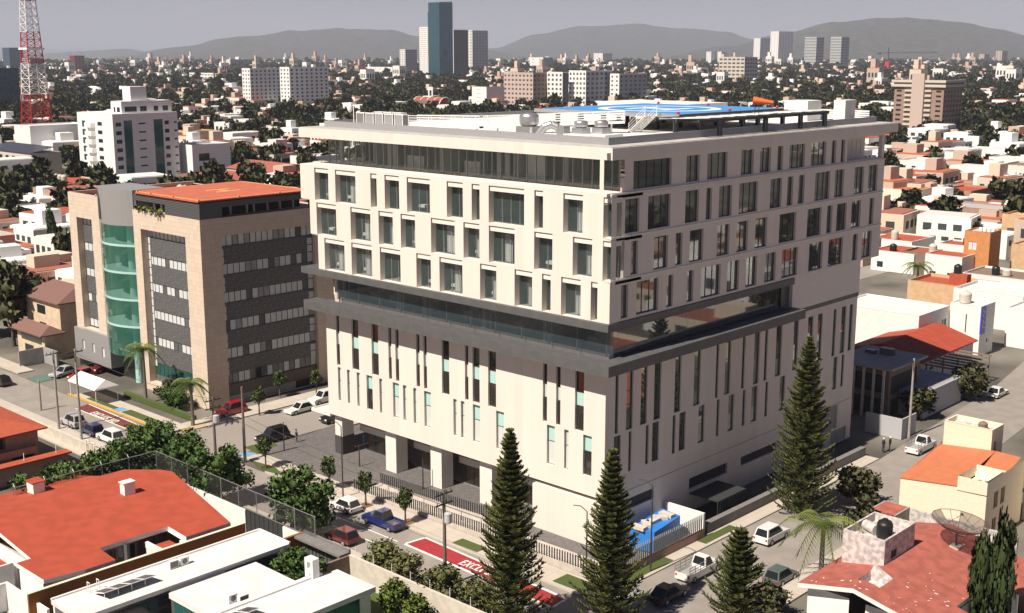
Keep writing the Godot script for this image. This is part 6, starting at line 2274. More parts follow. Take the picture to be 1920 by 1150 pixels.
func skyline() -> void:
	var t := flats("white_twin_tower", "left one of two joined white apartment towers with grey balconies, upper left", -842.5, -568, -830.5, -536, 35.8, 11, 3, 7, "tower_white", "tower_white", "tower_dark", true, 0.42, 0.5)
	flats("white_twin_tower", "right one of two joined white apartment towers with grey balconies, upper left", -780.3, -572, -766.9, -531, 37.3, 12, 3, 8, "tower_white", "tower_white", "tower_dark", true, 0.42, 0.5)
	# tall blue glass tower and its neighbours
	t = flats("blue_glass_tower", "tallest tower of the skyline, all blue glass with a lower wing", -1453.7, -1359, -1427.6, -1328, 130.7, 33, 6, 7, "glass_blue", "glass_blue", "glass_teal", true, 0.86, 0.5, "skyscraper")
	var m := MB.new()
	m.box(-1457.5, 0, -1352, -1453.7, 116, -1330)
	part("low_wing", m, "glass_teal", t)
	m = MB.new()
	m.box(-1427.5, 44, -1345, -1427.2, 52, -1338)
	m.box(-1453.7, 130.7, -1358, -1428, 133.5, -1356)
	part("roof_screen_and_emblem", m, "tower_dark", t)
	for q in [
		["white tower with scattered windows just left of the blue glass tower", -1643, -1500, -1619, -1480, 96, 26, 6, 3, "tower_white", "tower_white", "tower_dark", 0.4, 0.4],
		["white tower with a grey striped side right of the blue glass tower", -2090, -2090, -2060, -2036, 102, 28, 3, 5, "tower_white", "tower_grey", "tower_dark", 0.8, 0.4],
		["dark striped tower partly behind the blue glass tower", -1600, -1550, -1584, -1512, 91, 26, 3, 4, "tower_white", "tower_dark", "tower_dark", 0.85, 0.45],
		["smaller white tower standing apart, left of the skyscrapers", -1942, -1730, -1924, -1696, 56, 15, 3, 5, "tower_white", "tower_grey", "tower_dark", 0.7, 0.4],
		["beige apartment block of eight storeys behind the hospital roof", -700.5, -741, -664.4, -720, 31.8, 8, 8, 4, "tower_pink", "tower_brown", "tower_dark", 0.5, 0.45],
		["grey and white apartment block, left wing, behind the hospital roof", -664, -746, -645.3, -738, 32.3, 8, 4, 2, "tower_white", "tower_dark", "tower_dark", 0.5, 0.5],
		["grey and white apartment block, right wing, behind the hospital roof", -650.4, -790, -630.4, -752.4, 33.5, 8, 5, 6, "tower_white", "tower_grey", "tower_dark", 0.5, 0.5],
		["plain white windowless block left of the beige apartment block", -671.1, -672, -653.8, -650, 20.9, 6, 1, 2, "tower_white", "tower_white", "tower_white", 0.3, 0.3],
		["pale apartment block at the right of the grey and white block", -626, -822, -615.4, -781, 30.7, 8, 2, 6, "tower_white", "tower_grey", "tower_dark", 0.4, 0.4],
		["white block without windows beyond the beige apartment block", -1979, -2190, -1935, -2154, 38, 5, 2, 3, "tower_white", "tower_grey", "tower_grey", 0.3, 0.3],
		["cream office block with dark shaded side, right of the helipad", -947, -1469, -903, -1435, 43, 8, 6, 5, "plaster_sand", "tower_grey", "tower_dark", 0.7, 0.45],
		["left one of two tall white towers before the right-hand mountain", -2701, -4400, -2670, -4309, 107, 26, 3, 4, "tower_white", "tower_grey", "tower_grey", 0.3, 0.4],
		["taller one of two tall white towers before the right-hand mountain", -2254, -3805, -2221, -3707, 122, 30, 3, 5, "tower_white", "tower_white", "tower_grey", 0.3, 0.4],
		["left one of two dark towers with white floor stripes before the mountain", -1883, -3346, -1843, -3300, 95, 21, 1, 1, "tower_white", "tower_grey", "tower_dark", 0.99, 0.62],
		["right one of two dark towers with white floor stripes before the mountain", -1710, -3192, -1676, -3145, 93, 21, 1, 1, "tower_white", "tower_grey", "tower_dark", 0.99, 0.62],
		["dark glass office block at the far left edge", -944, -367, -911, -345, 37, 8, 6, 6, "tower_dark", "tower_dark", "glass_blue", 0.8, 0.7],
		["slender blue glass tower on the left horizon", -2917, -1300, -2880, -1265, 61, 14, 3, 3, "glass_blue", "glass_blue", "tower_dark", 0.8, 0.3],
		["small bluish block beside the antenna mast on the left horizon", -2612, -1200, -2574, -1170, 37, 9, 3, 3, "tower_grey", "glass_blue", "tower_dark", 0.8, 0.5],
		["reddish brown tower with an open top frame on the left horizon", -2406, -1200, -2386, -1177, 43, 13, 3, 3, "plaster_red", "plaster_pink", "tower_dark", 0.7, 0.4],
		["small grey tower pair low on the horizon, centre right", -3188, -3930, -3140, -3868, 47, 10, 3, 4, "tower_white", "tower_grey", "tower_grey", 0.4, 0.4],
		["slim white tower on the horizon left of the cream office block", -2609, -3870, -2587, -3835, 53, 12, 2, 2, "tower_white", "tower_white", "tower_grey", 0.4, 0.4],
		["second slim white tower on the horizon just left of the cream office block", -2576, -3900, -2559, -3862, 53, 12, 2, 2, "tower_white", "tower_white", "tower_grey", 0.4, 0.4],
		["pinkish tower low on the right horizon", -2021, -4990, -1999, -4942, 43, 10, 2, 3, "tower_pink", "plaster_pink", "tower_dark", 0.4, 0.4],
		["taller pinkish tower low on the right horizon", -1972, -5050, -1946, -4991, 56, 12, 2, 3, "tower_pink", "plaster_pink", "tower_dark", 0.4, 0.4],
		["low pale office slab among the trees at the left centre", -1655, -1030, -1587, -993, 18, 4, 8, 3, "tower_white", "tower_grey", "tower_dark", 0.7, 0.35],
		["greyish block on the horizon below the left mountain", -3167, -2140, -3147, -2074, 29, 7, 2, 5, "tower_white", "tower_grey", "tower_dark", 0.4, 0.4],
		["wide white low building left of the blue glass tower", -1934, -1640, -1858, -1600, 20, 3, 5, 3, "tower_white", "tower_white", "tower_grey", 0.3, 0.3],
	]:
		flats("distant_tower", q[0], q[1], q[2], q[3], q[4], q[5], q[6], q[7], q[8], q[9], q[10], q[11], true, q[12], q[13], "building")
	# domed market and church
	t = thing("white_hall", "long low white hall with a small dome among the trees on the left", "hall", Vector3(-1200, 0, -590))
	m = MB.new()
	m.box(-1262, 0, -605, -1148, 7.5, -572)
	part("hall", m, "tower_white", t)
	m = MB.new()
	m.ball(Vector3(-1200, 7, -585), Vector3(11, 7, 11), 14, 8)
	part("dome", m, "tower_white", t)
	t = thing("church", "church with a red barrel roof ribbed in white and a small bell gable", "church", Vector3(-722, 0, -652))
	m = MB.new()
	for i in 10:
		var a := PI * i / 10.0
		var b := PI * (i + 1) / 10.0
		m.quad(Vector3(-742, 2 + 9.5 * sin(a), -652 + 8 * cos(a)), Vector3(-706, 2 + 9.5 * sin(a), -652 + 8 * cos(a)), Vector3(-706, 2 + 9.5 * sin(b), -652 + 8 * cos(b)), Vector3(-742, 2 + 9.5 * sin(b), -652 + 8 * cos(b)))
		m.tri(Vector3(-706, 2, -652), Vector3(-706, 2 + 9.5 * sin(b), -652 + 8 * cos(b)), Vector3(-706, 2 + 9.5 * sin(a), -652 + 8 * cos(a)))
	part("barrel_roof", m, "roof_red", t)
	for k in 5:
		m = MB.new()
		for i in 10:
			var a := PI * i / 10.0
			var b := PI * (i + 1) / 10.0
			m.tube(Vector3(-741 + k * 8.7, 2 + 9.7 * sin(a), -652 + 8.2 * cos(a)), Vector3(-741 + k * 8.7, 2 + 9.7 * sin(b), -652 + 8.2 * cos(b)), 0.45, 0.45, 5)
		part("rib", m, "tower_white", t)
	m = MB.new()
	m.wall(Vector3(-741, 8, -664), Vector3.RIGHT, 6, 12, [[1.6, 3.5, 4.4, 9]], 1.0)
	part("bell_gable", m, "tower_white", t)
	m = MB.new()
	m.box(-735, 0, -642, -704, 9.5, -634)
	part("grey_wall", m, "plaster_brown", t)
	# red and white lattice mast
	t = thing("lattice_mast", "tall red and white lattice antenna mast on the left", "antenna mast", Vector3(-517, 0, -191))
	var n := 9
	for k in n:
		m = MB.new()
		var y0 := 15.0 * k
		var y1 := 15.0 * (k + 1)
		var w := func(y: float) -> float: return 5.4 * pow(1.0 - y / 175.0, 2.0) + 0.9
		for s in [[-1, -1], [1, -1], [1, 1], [-1, 1]]:
			m.tube(Vector3(-517 + s[0] * w.call(y0), y0, -191 + s[1] * w.call(y0)), Vector3(-517 + s[0] * w.call(y1), y1, -191 + s[1] * w.call(y1)), 0.3, 0.28, 5)
		for j in 4:
			var ya := y0 + j * 3.75
			var yb := ya + 3.75
			for f in 4:
				var p: Array = [[-1, -1], [1, -1], [1, 1], [-1, 1]][f]
				var q: Array = [[1, -1], [1, 1], [-1, 1], [-1, -1]][f]
				m.tube(Vector3(-517 + p[0] * w.call(ya), ya, -191 + p[1] * w.call(ya)), Vector3(-517 + q[0] * w.call(yb), yb, -191 + q[1] * w.call(yb)), 0.13, 0.13, 4, false)
				m.tube(Vector3(-517 + q[0] * w.call(ya), ya, -191 + q[1] * w.call(ya)), Vector3(-517 + p[0] * w.call(yb), yb, -191 + p[1] * w.call(yb)), 0.13, 0.13, 4, false)
				m.tube(Vector3(-517 + p[0] * w.call(ya), ya, -191 + p[1] * w.call(ya)), Vector3(-517 + q[0] * w.call(ya), ya, -191 + q[1] * w.call(ya)), 0.12, 0.12, 4, false)
		part("lattice_section", m, "tower_white" if k % 2 == 0 else "lamp_red", t)
	m = MB.new()
	m.box(-521.5, 51.4, -195.5, -512.5, 52.4, -186.5)
	part("platform", m, "tower_white", t)
	# construction crane
	t = thing("tower_crane", "thin tower crane with a red lower mast on the right horizon", "crane", Vector3(-1256, 0, -2592))
	m = MB.new()
	m.box(-1261, 0, -2597, -1251, 30, -2587)
	part("red_shaft", m, "plastic_red", t)
	m = MB.new()
	m.box(-1257, 30, -2593, -1255, 62, -2591)
	m.box(-1280, 49, -2593, -1140, 51, -2591)
	m.box(-1282, 45, -2594, -1276, 50, -2590)
	part("mast_and_jib", m, "tower_dark", t)


func hills() -> void:
	# ridges as real distant terrain: outline heights along an arc, with slopes before and behind
	var fwd := Vector3(-0.685, 0, -0.728)
	var side := Vector3(0.728, 0, -0.685)
	var eye := Vector3(73, 0, 91)
	var noise := FastNoiseLite.new()
	noise.seed = 12
	noise.frequency = 0.0011
	noise.fractal_octaves = 5
	# each: distance, then outline points as [metres to the right of straight ahead, height]
	var ridges := [
		["left_hill", 11000.0, 2600.0, [[-3700, 0], [-3430, 25], [-3000, 90], [-2400, 175], [-1900, 220], [-1500, 238], [-1100, 222], [-820, 172], [-500, 100], [100, 30], [500, 0]]],
		["middle_hill", 13500.0, 3000.0, [[-1500, 0], [-600, 40], [-200, 90], [300, 225], [800, 300], [1300, 318], [1800, 285], [2300, 250], [2600, 180], [3200, 120], [4000, 0]]],
		["right_hill", 8600.0, 2200.0, [[900, 0], [1500, 90], [1900, 168], [2250, 235], [2700, 258], [3050, 235], [3350, 190], [3700, 140], [4300, 120], [5000, 60], [5600, 0]]],
		["far_left_hill", 16000.0, 2500.0, [[-6500, 0], [-5600, 60], [-5000, 95], [-4600, 40], [-4000, 0]]],
	]
	for r in ridges:
		var out: Array = r[3]
		var m := MB.new()
		var nx := 90
		var nz := 26
		var grid := []
		for i in nx + 1:
			var s: float = lerpf(out[0][0], out[-1][0], i / float(nx))
			var h := 0.0
			for k in out.size() - 1:
				if s >= out[k][0] and s <= out[k + 1][0]:
					var f: float = (s - out[k][0]) / (out[k + 1][0] - out[k][0])
					h = lerpf(out[k][1], out[k + 1][1], f * f * (3.0 - 2.0 * f))
			var row := []
			for j in nz + 1:
				var d: float = (j / float(nz) - 0.5) * 2.0
				var fall := pow(maxf(0.0, 1.0 - absf(d)), 1.15)
				var q: Vector3 = eye + fwd * (r[1] + d * r[2]) + side * s * (r[1] + d * r[2]) / r[1]
				var y: float = h * fall * (1.0 + 0.30 * noise.get_noise_2d(q.x, q.z) * (1.0 - fall * 0.75)) + noise.get_noise_2d(q.x * 3.0, q.z * 3.0) * 9.0 * fall
				row.append(Vector3(q.x, y * 1.12 - 4.0, q.z))
			grid.append(row)
		for i in nx:
			for j in nz:
				m.quad(grid[i][j], grid[i + 1][j], grid[i + 1][j + 1], grid[i][j + 1])
		struct(r[0], m, "hill")


# ---------------------------------------------------------------- poles, cars, plants, people, the far city
func moved(o: Node3D, at: Vector3, turn := 0.0, grow := Vector3.ONE) -> Node3D:
	o.position = at
	o.rotation.y = turn
	o.scale = grow
	return o


func furniture() -> void:
	var m: MB
	for q in [["dark utility pole with crossarms before the red painted bay", -5.7, 16.9, 9.8, "pole", 2], ["pale concrete pole beside the parked silver off-roader on the left", -79.6, 18.6, 11.0, "pole_pale", 1], ["pale concrete pole nearest the hedge on the left", -73.0, 18.8, 12.4, "pole_pale", 1], ["dark bare pole at the street corner opposite the hospital", -50.1, 9.0, 9.7, "pole", 0], ["pole with a transformer above the clipped trees", -50.4, 13.0, 9.2, "pole", 2], ["lattice-like pale pole behind the hospital on the right", 6.0, -56.7, 10.9, "pole_pale", 1], ["short pale pole farthest left on the near pavement", -90.0, 16.1, 4.5, "pole_pale", 0]]:
		var t := thing("utility_pole", q[0], "utility pole", Vector3(q[1], 0, q[2]))
		m = MB.new()
		m.tube(Vector3(q[1], 0, q[2]), Vector3(q[1], q[3], q[2]), 0.2, 0.13, 8)
		part("shaft", m, q[4], t)
		for k in q[5]:
			m = MB.new()
			m.box(q[1] - 0.06, q[3] - 0.5 - k, q[2] - 1.1, q[1] + 0.06, q[3] - 0.38 - k, q[2] + 1.1)
			for j in 4:
				m.tube(Vector3(q[1], q[3] - 0.38 - k, q[2] - 0.9 + j * 0.6), Vector3(q[1], q[3] - 0.1 - k, q[2] - 0.9 + j * 0.6), 0.05, 0.04, 5)
			part("crossarm", m, "steel_dark", t)
		if q[5] == 2:
			m = MB.new()
			m.lathe(Vector3(q[1] + 0.5, q[3] - 3.2, q[2]), [Vector2(0.32, 0), Vector2(0.36, 0.1), Vector2(0.36, 0.95), Vector2(0.001, 1.05)], 12)
			part("transformer", m, "transformer", t)
	for q in [[-79.6, 18.6, 10.5, -73.0, 18.8, 12.0], [-73.0, 18.8, 11.9, -50.4, 13.0, 8.9], [-50.4, 13.0, 8.8, -5.7, 16.9, 9.4], [-50.4, 13.2, 8.0, -5.7, 17.1, 8.5]]:
		m = MB.new()
		for i in 12:
			var a := i / 12.0
			var b := (i + 1) / 12.0
			var p := Vector3(q[0], q[2], q[1])
			var e := Vector3(q[3], q[5], q[4])
			m.tube(p.lerp(e, a) + Vector3.DOWN * 3.2 * a * (1 - a), p.lerp(e, b) + Vector3.DOWN * 3.2 * b * (1 - b), 0.025, 0.025, 4, false)
		tag(part("overhead_cable", m, "wire"), "thin overhead cable sagging between the street's utility poles", "cable", "overhead cables")
	for q in [["tall dark lamp post on the pavement before the hospital columns", -31.2, 8.7, 8.6], ["short dark lamp post on the forecourt by the first column", -37.9, 0.7, 3.0], ["short dark lamp post behind the upper picket fence", -26.4, 0.7, 4.0], ["dark lamp post by the lawn before the black off-roader", -49.6, 3.4, 4.0], ["lamp post with a curved arm by the hospital corner", 3.0, 6.3, 6.9], ["tall lamp post on the right pavement beside the white pickup", 6.7, 0.9, 9.0]]:
		var t := thing("lamp_post", q[0], "lamp post", Vector3(q[1], 0, q[2]))
		m = MB.new()
		m.tube(Vector3(q[1], 0, q[2]), Vector3(q[1], q[3], q[2]), 0.09, 0.06, 7)
		part("post", m, "pole_dark", t)
		if q[3] > 6.0:
			m = MB.new()
			m.path([Vector3(q[1], q[3], q[2]), Vector3(q[1] - 0.8, q[3] + 0.35, q[2]), Vector3(q[1] - 1.7, q[3] + 0.2, q[2])], 0.05)
			part("arm", m, "pole_dark", t)
	var tent := thing("white_tent", "small white pitched tent canopy on the pavement left of the office entrance", "tent", Vector3(-90, 0, 8))
	m = MB.new()
	roof_shape(m, -94, 6.0, -86, 9.8, 2.5, 1.1, true, 0.4)
	part("canopy", m, "tent_white", tent)
	for x in [-93.8, -86.2]:
		for z in [6.2, 9.6]:
			m = MB.new()
			m.tube(Vector3(x, 0, z), Vector3(x, 2.5, z), 0.05, 0.05, 6)
			part("leg", m, "white_paint", tent)
	var tarp := thing("blue_tarp_heap", "building material under bright blue tarpaulin behind the right picket fence", "tarpaulin", Vector3(2.6, 0, -5.0))
	m = MB.new()
	m.prism([Vector2(0.8, -9.0), Vector2(3.4, -8.6), Vector2(4.2, -3.0), Vector2(1.6, -2.4)], 0.1, 2.3)
	part("sheet", m, "tarp_blue", tarp)
	m = MB.new()
	for i in 5:
		m.obox(Transform3D(Basis(Vector3.UP, i * 0.8), Vector3(2.4, 2.45, -7.6 + i * 1.2)), Vector3(1.6, 0.35, 0.8))
	part("material", m, "plaster_sand", tarp)


func car(label: String, style: String, paint: String, at: Vector3, turn: float) -> void:
	var s: Dictionary = {"sedan": [4.5, 0.72, 1.44, 0.9, 0.1, -1.1, -1.75], "hatch": [3.9, 0.75, 1.5, 0.95, 0.25, -1.45, -1.8], "suv": [4.5, 0.95, 1.78, 0.95, 0.3, -1.85, -2.15], "pickup": [5.3, 0.98, 1.8, 1.0, 0.5, -0.5, -0.75], "truck": [5.6, 1.0, 1.9, 1.3, 0.85, 0.1, -0.1]}
	var d: Array = s[style]
	var l: float = d[0] / 2
	var w := 0.88
	var t := thing("car" if style in ["sedan", "hatch", "suv"] else "pickup_truck", label, "car" if style in ["sedan", "hatch", "suv"] else "pickup")
	var slab := func(m: MB, pts: Array, x: float) -> void:
		var p := PackedVector2Array(pts)
		var ids := Geometry2D.triangulate_polygon(p)
		for k in range(0, ids.size(), 3):
			var a := Vector3(x, p[ids[k]].y, p[ids[k]].x)
			var b := Vector3(x, p[ids[k + 1]].y, p[ids[k + 1]].x)
			var c := Vector3(x, p[ids[k + 2]].y, p[ids[k + 2]].x)
			if ((b - a).cross(c - a).x > 0) == (x > 0):
				m.tri(a, b, c)
			else:
				m.tri(a, c, b)
	var bed: bool = style in ["pickup", "truck"]
	var back: float = d[1] if not bed else 0.72
	var low := [Vector2(-l, 0.32), Vector2(l, 0.28), Vector2(l, d[1] * 0.72), Vector2(l - 0.18, d[1] * 0.9), Vector2(d[3], d[1]), Vector2(d[6], d[1])]
	if bed:
		low.append(Vector2(d[6], back))
	low.append(Vector2(-l, back))
	var m := MB.new()
	for x in [-w, w]:
		slab.call(m, low, x)
	for k in low.size():
		var p: Vector2 = low[k]
		var q: Vector2 = low[(k + 1) % low.size()]
		m.quad(Vector3(w, p.y, p.x), Vector3(-w, p.y, p.x), Vector3(-w, q.y, q.x), Vector3(w, q.y, q.x))
	part("body", m, paint, t)
	m = MB.new()
	var b := w - 0.05
	var r := w - 0.22
	var y0: float = d[1]
	var y1: float = d[2]
	var c := [Vector3(b, y0, d[3]), Vector3(-b, y0, d[3]), Vector3(-b, y0, d[6]), Vector3(b, y0, d[6]), Vector3(r, y1, d[4]), Vector3(-r, y1, d[4]), Vector3(-r, y1, d[5]), Vector3(r, y1, d[5])]
	m.quad(c[1], c[0], c[4], c[5])
	m.quad(c[3], c[2], c[6], c[7])
	m.quad(c[0], c[3], c[7], c[4])
	m.quad(c[2], c[1], c[5], c[6])
	m.quad(c[5], c[4], c[7], c[6])
	part("cabin", m, paint, t)
	for f in [[1, 0, 4, 5, "windscreen"], [3, 2, 6, 7, "rear_window"], [0, 3, 7, 4, "side_window"], [2, 1, 5, 6, "side_window"]]:
		m = MB.new()
		var mid: Vector3 = (c[f[0]] + c[f[1]] + c[f[2]] + c[f[3]]) / 4.0
		var nn: Vector3 = (c[f[1]] - c[f[0]]).cross(c[f[3]] - c[f[0]]).normalized() * 0.015
		m.quad(mid.lerp(c[f[0]], 0.86) + nn, mid.lerp(c[f[1]], 0.86) + nn, mid.lerp(c[f[2]], 0.84) + nn, mid.lerp(c[f[3]], 0.84) + nn)
		part(f[4], m, "screen", t)
	for x in [-w + 0.08, w - 0.08]:
		for z in [-l + 0.85, l - 0.85]:
			m = MB.new()
			m.tube(Vector3(x - 0.11, 0.33, z), Vector3(x + 0.11, 0.33, z), 0.33, 0.33, 14)
			var wh := part("wheel", m, "tyre", t)
			m = MB.new()
			m.tube(Vector3(x - 0.12, 0.33, z), Vector3(x + 0.12, 0.33, z), 0.2, 0.2, 10)
			part("rim", m, "rim", wh)
	for x in [-0.62, 0.62]:
		m = MB.new()
		m.cbox(Vector3(x, d[1] * 0.72, l - 0.02), Vector3(0.36, 0.16, 0.1))
		part("headlight", m, "lamp_white", t)
		m = MB.new()
		m.cbox(Vector3(x * 1.15, d[1] * 0.8 if not bed else 0.75, -l + 0.02), Vector3(0.2, 0.2, 0.1))
		part("tail_light", m, "lamp_red", t)
	if bed:
		m = MB.new()
		for x in [-w + 0.05, w - 0.05]:
			m.box(x - 0.05, 0.72, -l, x + 0.05, 1.0, d[6])
		m.box(-w + 0.1, 0.72, -l, w - 0.1, 1.0, -l + 0.06)
		part("bed_side", m, paint, t)
		m = MB.new()
		m.quad(Vector3(-0.78, 0.726, d[6] - 0.03), Vector3(-0.78, 0.726, -l + 0.07), Vector3(0.78, 0.726, -l + 0.07), Vector3(0.78, 0.726, d[6] - 0.03))
		part("bed_floor", m, "pane_grey" if paint != "paint_white" else "plaster_grey", t)
	if style == "truck":
		m = MB.new()
		for x in [-w, w]:
			for j in 3:
				m.tube(Vector3(x, 1.15 + j * 0.3, -l), Vector3(x, 1.15 + j * 0.3, d[6]), 0.035, 0.035, 5)
			for j in 4:
				m.tube(Vector3(x, 0.9, lerpf(-l, d[6], j / 3.0)), Vector3(x, 1.8, lerpf(-l, d[6], j / 3.0)), 0.035, 0.035, 5)
		part("rack", m, "steel", t)
	moved(t, at, turn)


func vehicles() -> void:
	var h := PI / 2
	for q in [["dark blue pickup parked before the hospital fence", "pickup", "paint_blue", -21.6, 10.9, -h], ["white hatchback parked ahead of the blue pickup", "hatch", "paint_white", -28.2, 10.8, -h], ["silver hatchback with dark sunroof driving past the forecourt", "hatch", "paint_silver", -39.0, 11.4, -h], ["black off-roader parked beside the small corner lawn", "suv", "paint_black", -54.6, 1.6, 0.0], ["white sedan parked on the side street before the office block", "sedan", "paint_white", -62.4, -8.8, 0.0], ["white utility car behind the white sedan on the side street", "suv", "paint_white", -64.0, -14.2, 0.0], ["red off-roader parked at the office block's corner", "suv", "paint_red", -68.6, -1.4, 0.0], ["dark off-roader half hidden by the hospital's corner column", "suv", "paint_black", -55.4, -9.6, 0.0], ["silver off-roader on the near side of the street at left", "suv", "paint_silver", -80.0, 16.4, -h], ["dark blue hatchback behind the near pale pole at left", "hatch", "paint_blue", -74.6, 16.4, -h], ["white van-like car half hidden by the hedge", "suv", "paint_white", -69.8, 16.4, -h], ["black rounded car at the far left edge", "hatch", "paint_black", -107.6, 13.8, -h], ["silver sedan parked before the grey yard wall", "sedan", "paint_silver", -106.0, 4.6, 0.3], ["bright red car beside the silver sedan", "hatch", "paint_red", -102.4, 3.6, 0.3], ["dark red off-roader under the office block's metal base", "suv", "paint_maroon", -104.0, -1.0, 0.3], ["white pickup with a ladder rack on the right street", "truck", "paint_white", 10.4, -2.0, PI], ["white estate car on the shaded right street", "suv", "paint_white", 11.0, -14.4, PI], ["black sedan at the street corner below the white pickup", "sedan", "paint_black", 11.4, 4.4, PI], ["dull teal car with roof bars by the palm", "hatch", "paint_teal", 17.0, -6.2, PI], ["white truck with a slatted rack beyond the hospital", "truck", "paint_white", 9.4, -53.0, PI], ["white sedan parked far up the right street", "sedan", "paint_white", 6.4, -85.0, PI], ["dark red car under the clipped tree beside the garage gate", "hatch", "paint_maroon", -21.5, 16.6, -h]]:
		car(q[0], q[1], q[2], Vector3(q[3], 0.01, q[4]), q[5])


func crown(sd: int, clumps: int, leaves: int, s: float, a: Color, b: Color, square := false) -> ArrayMesh:
	# unit crown from -1 to 1: clumps of bent leaves round lumpy cores
	var r := RandomNumberGenerator.new()
	r.seed = sd
	var m := MB.new()
	for k in clumps:
		var d := Vector3(r.randf() * 2 - 1, r.randf() * 2 - 1, r.randf() * 2 - 1)
		if not square:
			d = d.normalized() * pow(r.randf(), 0.45)
		var o := d * (0.66 if not square else 0.8)
		var cr := 0.26 + r.randf() * 0.14
		m.col = a.lerp(b, r.randf() * 0.5)
		m.ball(o, Vector3(cr, cr, cr) * 0.72, 6, 4)
		var tone := r.randf()
		for i in leaves:
			var n := Vector3(r.randf() - 0.5, r.randf() - 0.4, r.randf() - 0.5).normalized()
			m.col = a.lerp(b, clampf(tone * 0.6 + r.randf() * 0.5, 0, 1))
			leaf_quad(m, o + n * cr * (0.75 + r.randf() * 0.45), s * (0.6 + r.randf() * 0.8), r)
	return m.mesh()


func tree(label: String, at: Vector3, rad: Vector3, trunk: float, mesh: ArrayMesh, called := "tree", cat := "tree", group := "") -> Node3D:
	var t := thing(called, label, cat, at, group)
	var m := MB.new()
	m.tube(at, at + Vector3(0, trunk + rad.y * 0.7, 0), 0.06 + rad.x * 0.06, 0.05, 7)
	for k in 3:
		m.tube(at + Vector3(0, trunk, 0), at + Vector3(cos(k * 2.1) * rad.x * 0.5, trunk + rad.y, sin(k * 2.1) * rad.z * 0.5), 0.03 + rad.x * 0.025, 0.03, 5)
	part("trunk", m, "bark", t)
	var c := piece("crown", mesh, "leaf", t, at + Vector3(0, trunk + rad.y, 0), at.x * 1.7)
	c.scale = rad
	return t


func pine(label: String, at: Vector3, h: float, rad: float, sd: int) -> void:
	var r := RandomNumberGenerator.new()
	r.seed = sd
	var t := thing("norfolk_pine", label, "pine tree", at)
	var m := MB.new()
	m.tube(at, at + Vector3.UP * h, 0.3, 0.03, 8)
	part("trunk", m, "bark", t)
	m = MB.new()
	var y := h * 0.05
	while y < h - 0.3:
		var f := 1.0 - y / h
		var l := rad * pow(f, 0.72) * (0.85 + r.randf() * 0.25)
		var n := 7 if f > 0.2 else 5
		var turn := r.randf() * TAU
		for k in n:
			var a := turn + TAU * k / n + (r.randf() - 0.5) * 0.3
			var d := Vector3(cos(a), 0, sin(a))
			var s := Vector3(-sin(a), 0, cos(a))
			var ll := l * (0.75 + r.randf() * 0.3)
			var tone := r.randf()
			var prev := at + Vector3.UP * y
			for j in 9:
				var u := (j + 1) / 9.0
				var p := at + Vector3.UP * (y - 0.14 * ll * sin(u * PI) + 0.30 * ll * u * u * 0.8) + d * ll * u
				m.col = Color(0.05, 0.04, 0.03)
				m.tube(prev, p, 0.04, 0.035, 3, false)
				prev = p
				for w in [-1.0, 1.0, 0.25, -0.3]:
					m.col = Color(0.036, 0.052, 0.012).lerp(Color(0.15, 0.165, 0.035), clampf(tone * 0.55 + r.randf() * 0.5, 0, 1))
					var tip: Vector3 = p + (s * w * 0.55 + d * 0.35 + Vector3.UP * (0.28 + r.randf() * 0.25)) * (0.45 + 0.45 * minf(1.0, ll / 2.0)) * (1.15 - u * 0.35)
					m.tube(p, tip, 0.085, 0.03, 3, false)
		y += (0.42 + 0.26 * f) * (0.85 + r.randf() * 0.3)
	part("branches", m, "leaf", t)


func palm(label: String, at: Vector3, h: float, l: float, sd: int) -> void:
	var r := RandomNumberGenerator.new()
	r.seed = sd
	var t := thing("palm_tree", label, "palm tree", at)
	var m := MB.new()
	m.tube(at, at + Vector3.UP * h, 0.28, 0.19, 9)
	part("trunk", m, "bark_pale", t)
	for k in 17:
		m = MB.new()
		var a := TAU * k / 17.0 * 2.4
		var up := 0.95 - 1.15 * k / 17.0
		var d := Vector3(cos(a), 0, sin(a))
		var s := Vector3(-sin(a), 0, cos(a))
		var prev := at + Vector3.UP * h
		m.col = Color(0.05, 0.085, 0.015).lerp(Color(0.14, 0.17, 0.03), r.randf())
		for j in 9:
			var u := (j + 1) / 9.0
			var p := at + Vector3.UP * (h + l * (up * u - 0.85 * u * u)) + d * l * u * 0.85
			m.tube(prev, p, 0.04, 0.03, 3, false)
			for w in [-1.0, 1.0]:
				for e in 2:
					var q := prev.lerp(p, e * 0.5)
					var tip: Vector3 = q + s * w * l * 0.26 * sin(PI * minf(0.95, u * 0.8 + 0.15)) + Vector3.DOWN * l * 0.13 + d * 0.12 * l
					m.tri(q - d * 0.07, q + d * 0.07, tip)
			prev = p
		part("frond", m, "leaf", t)


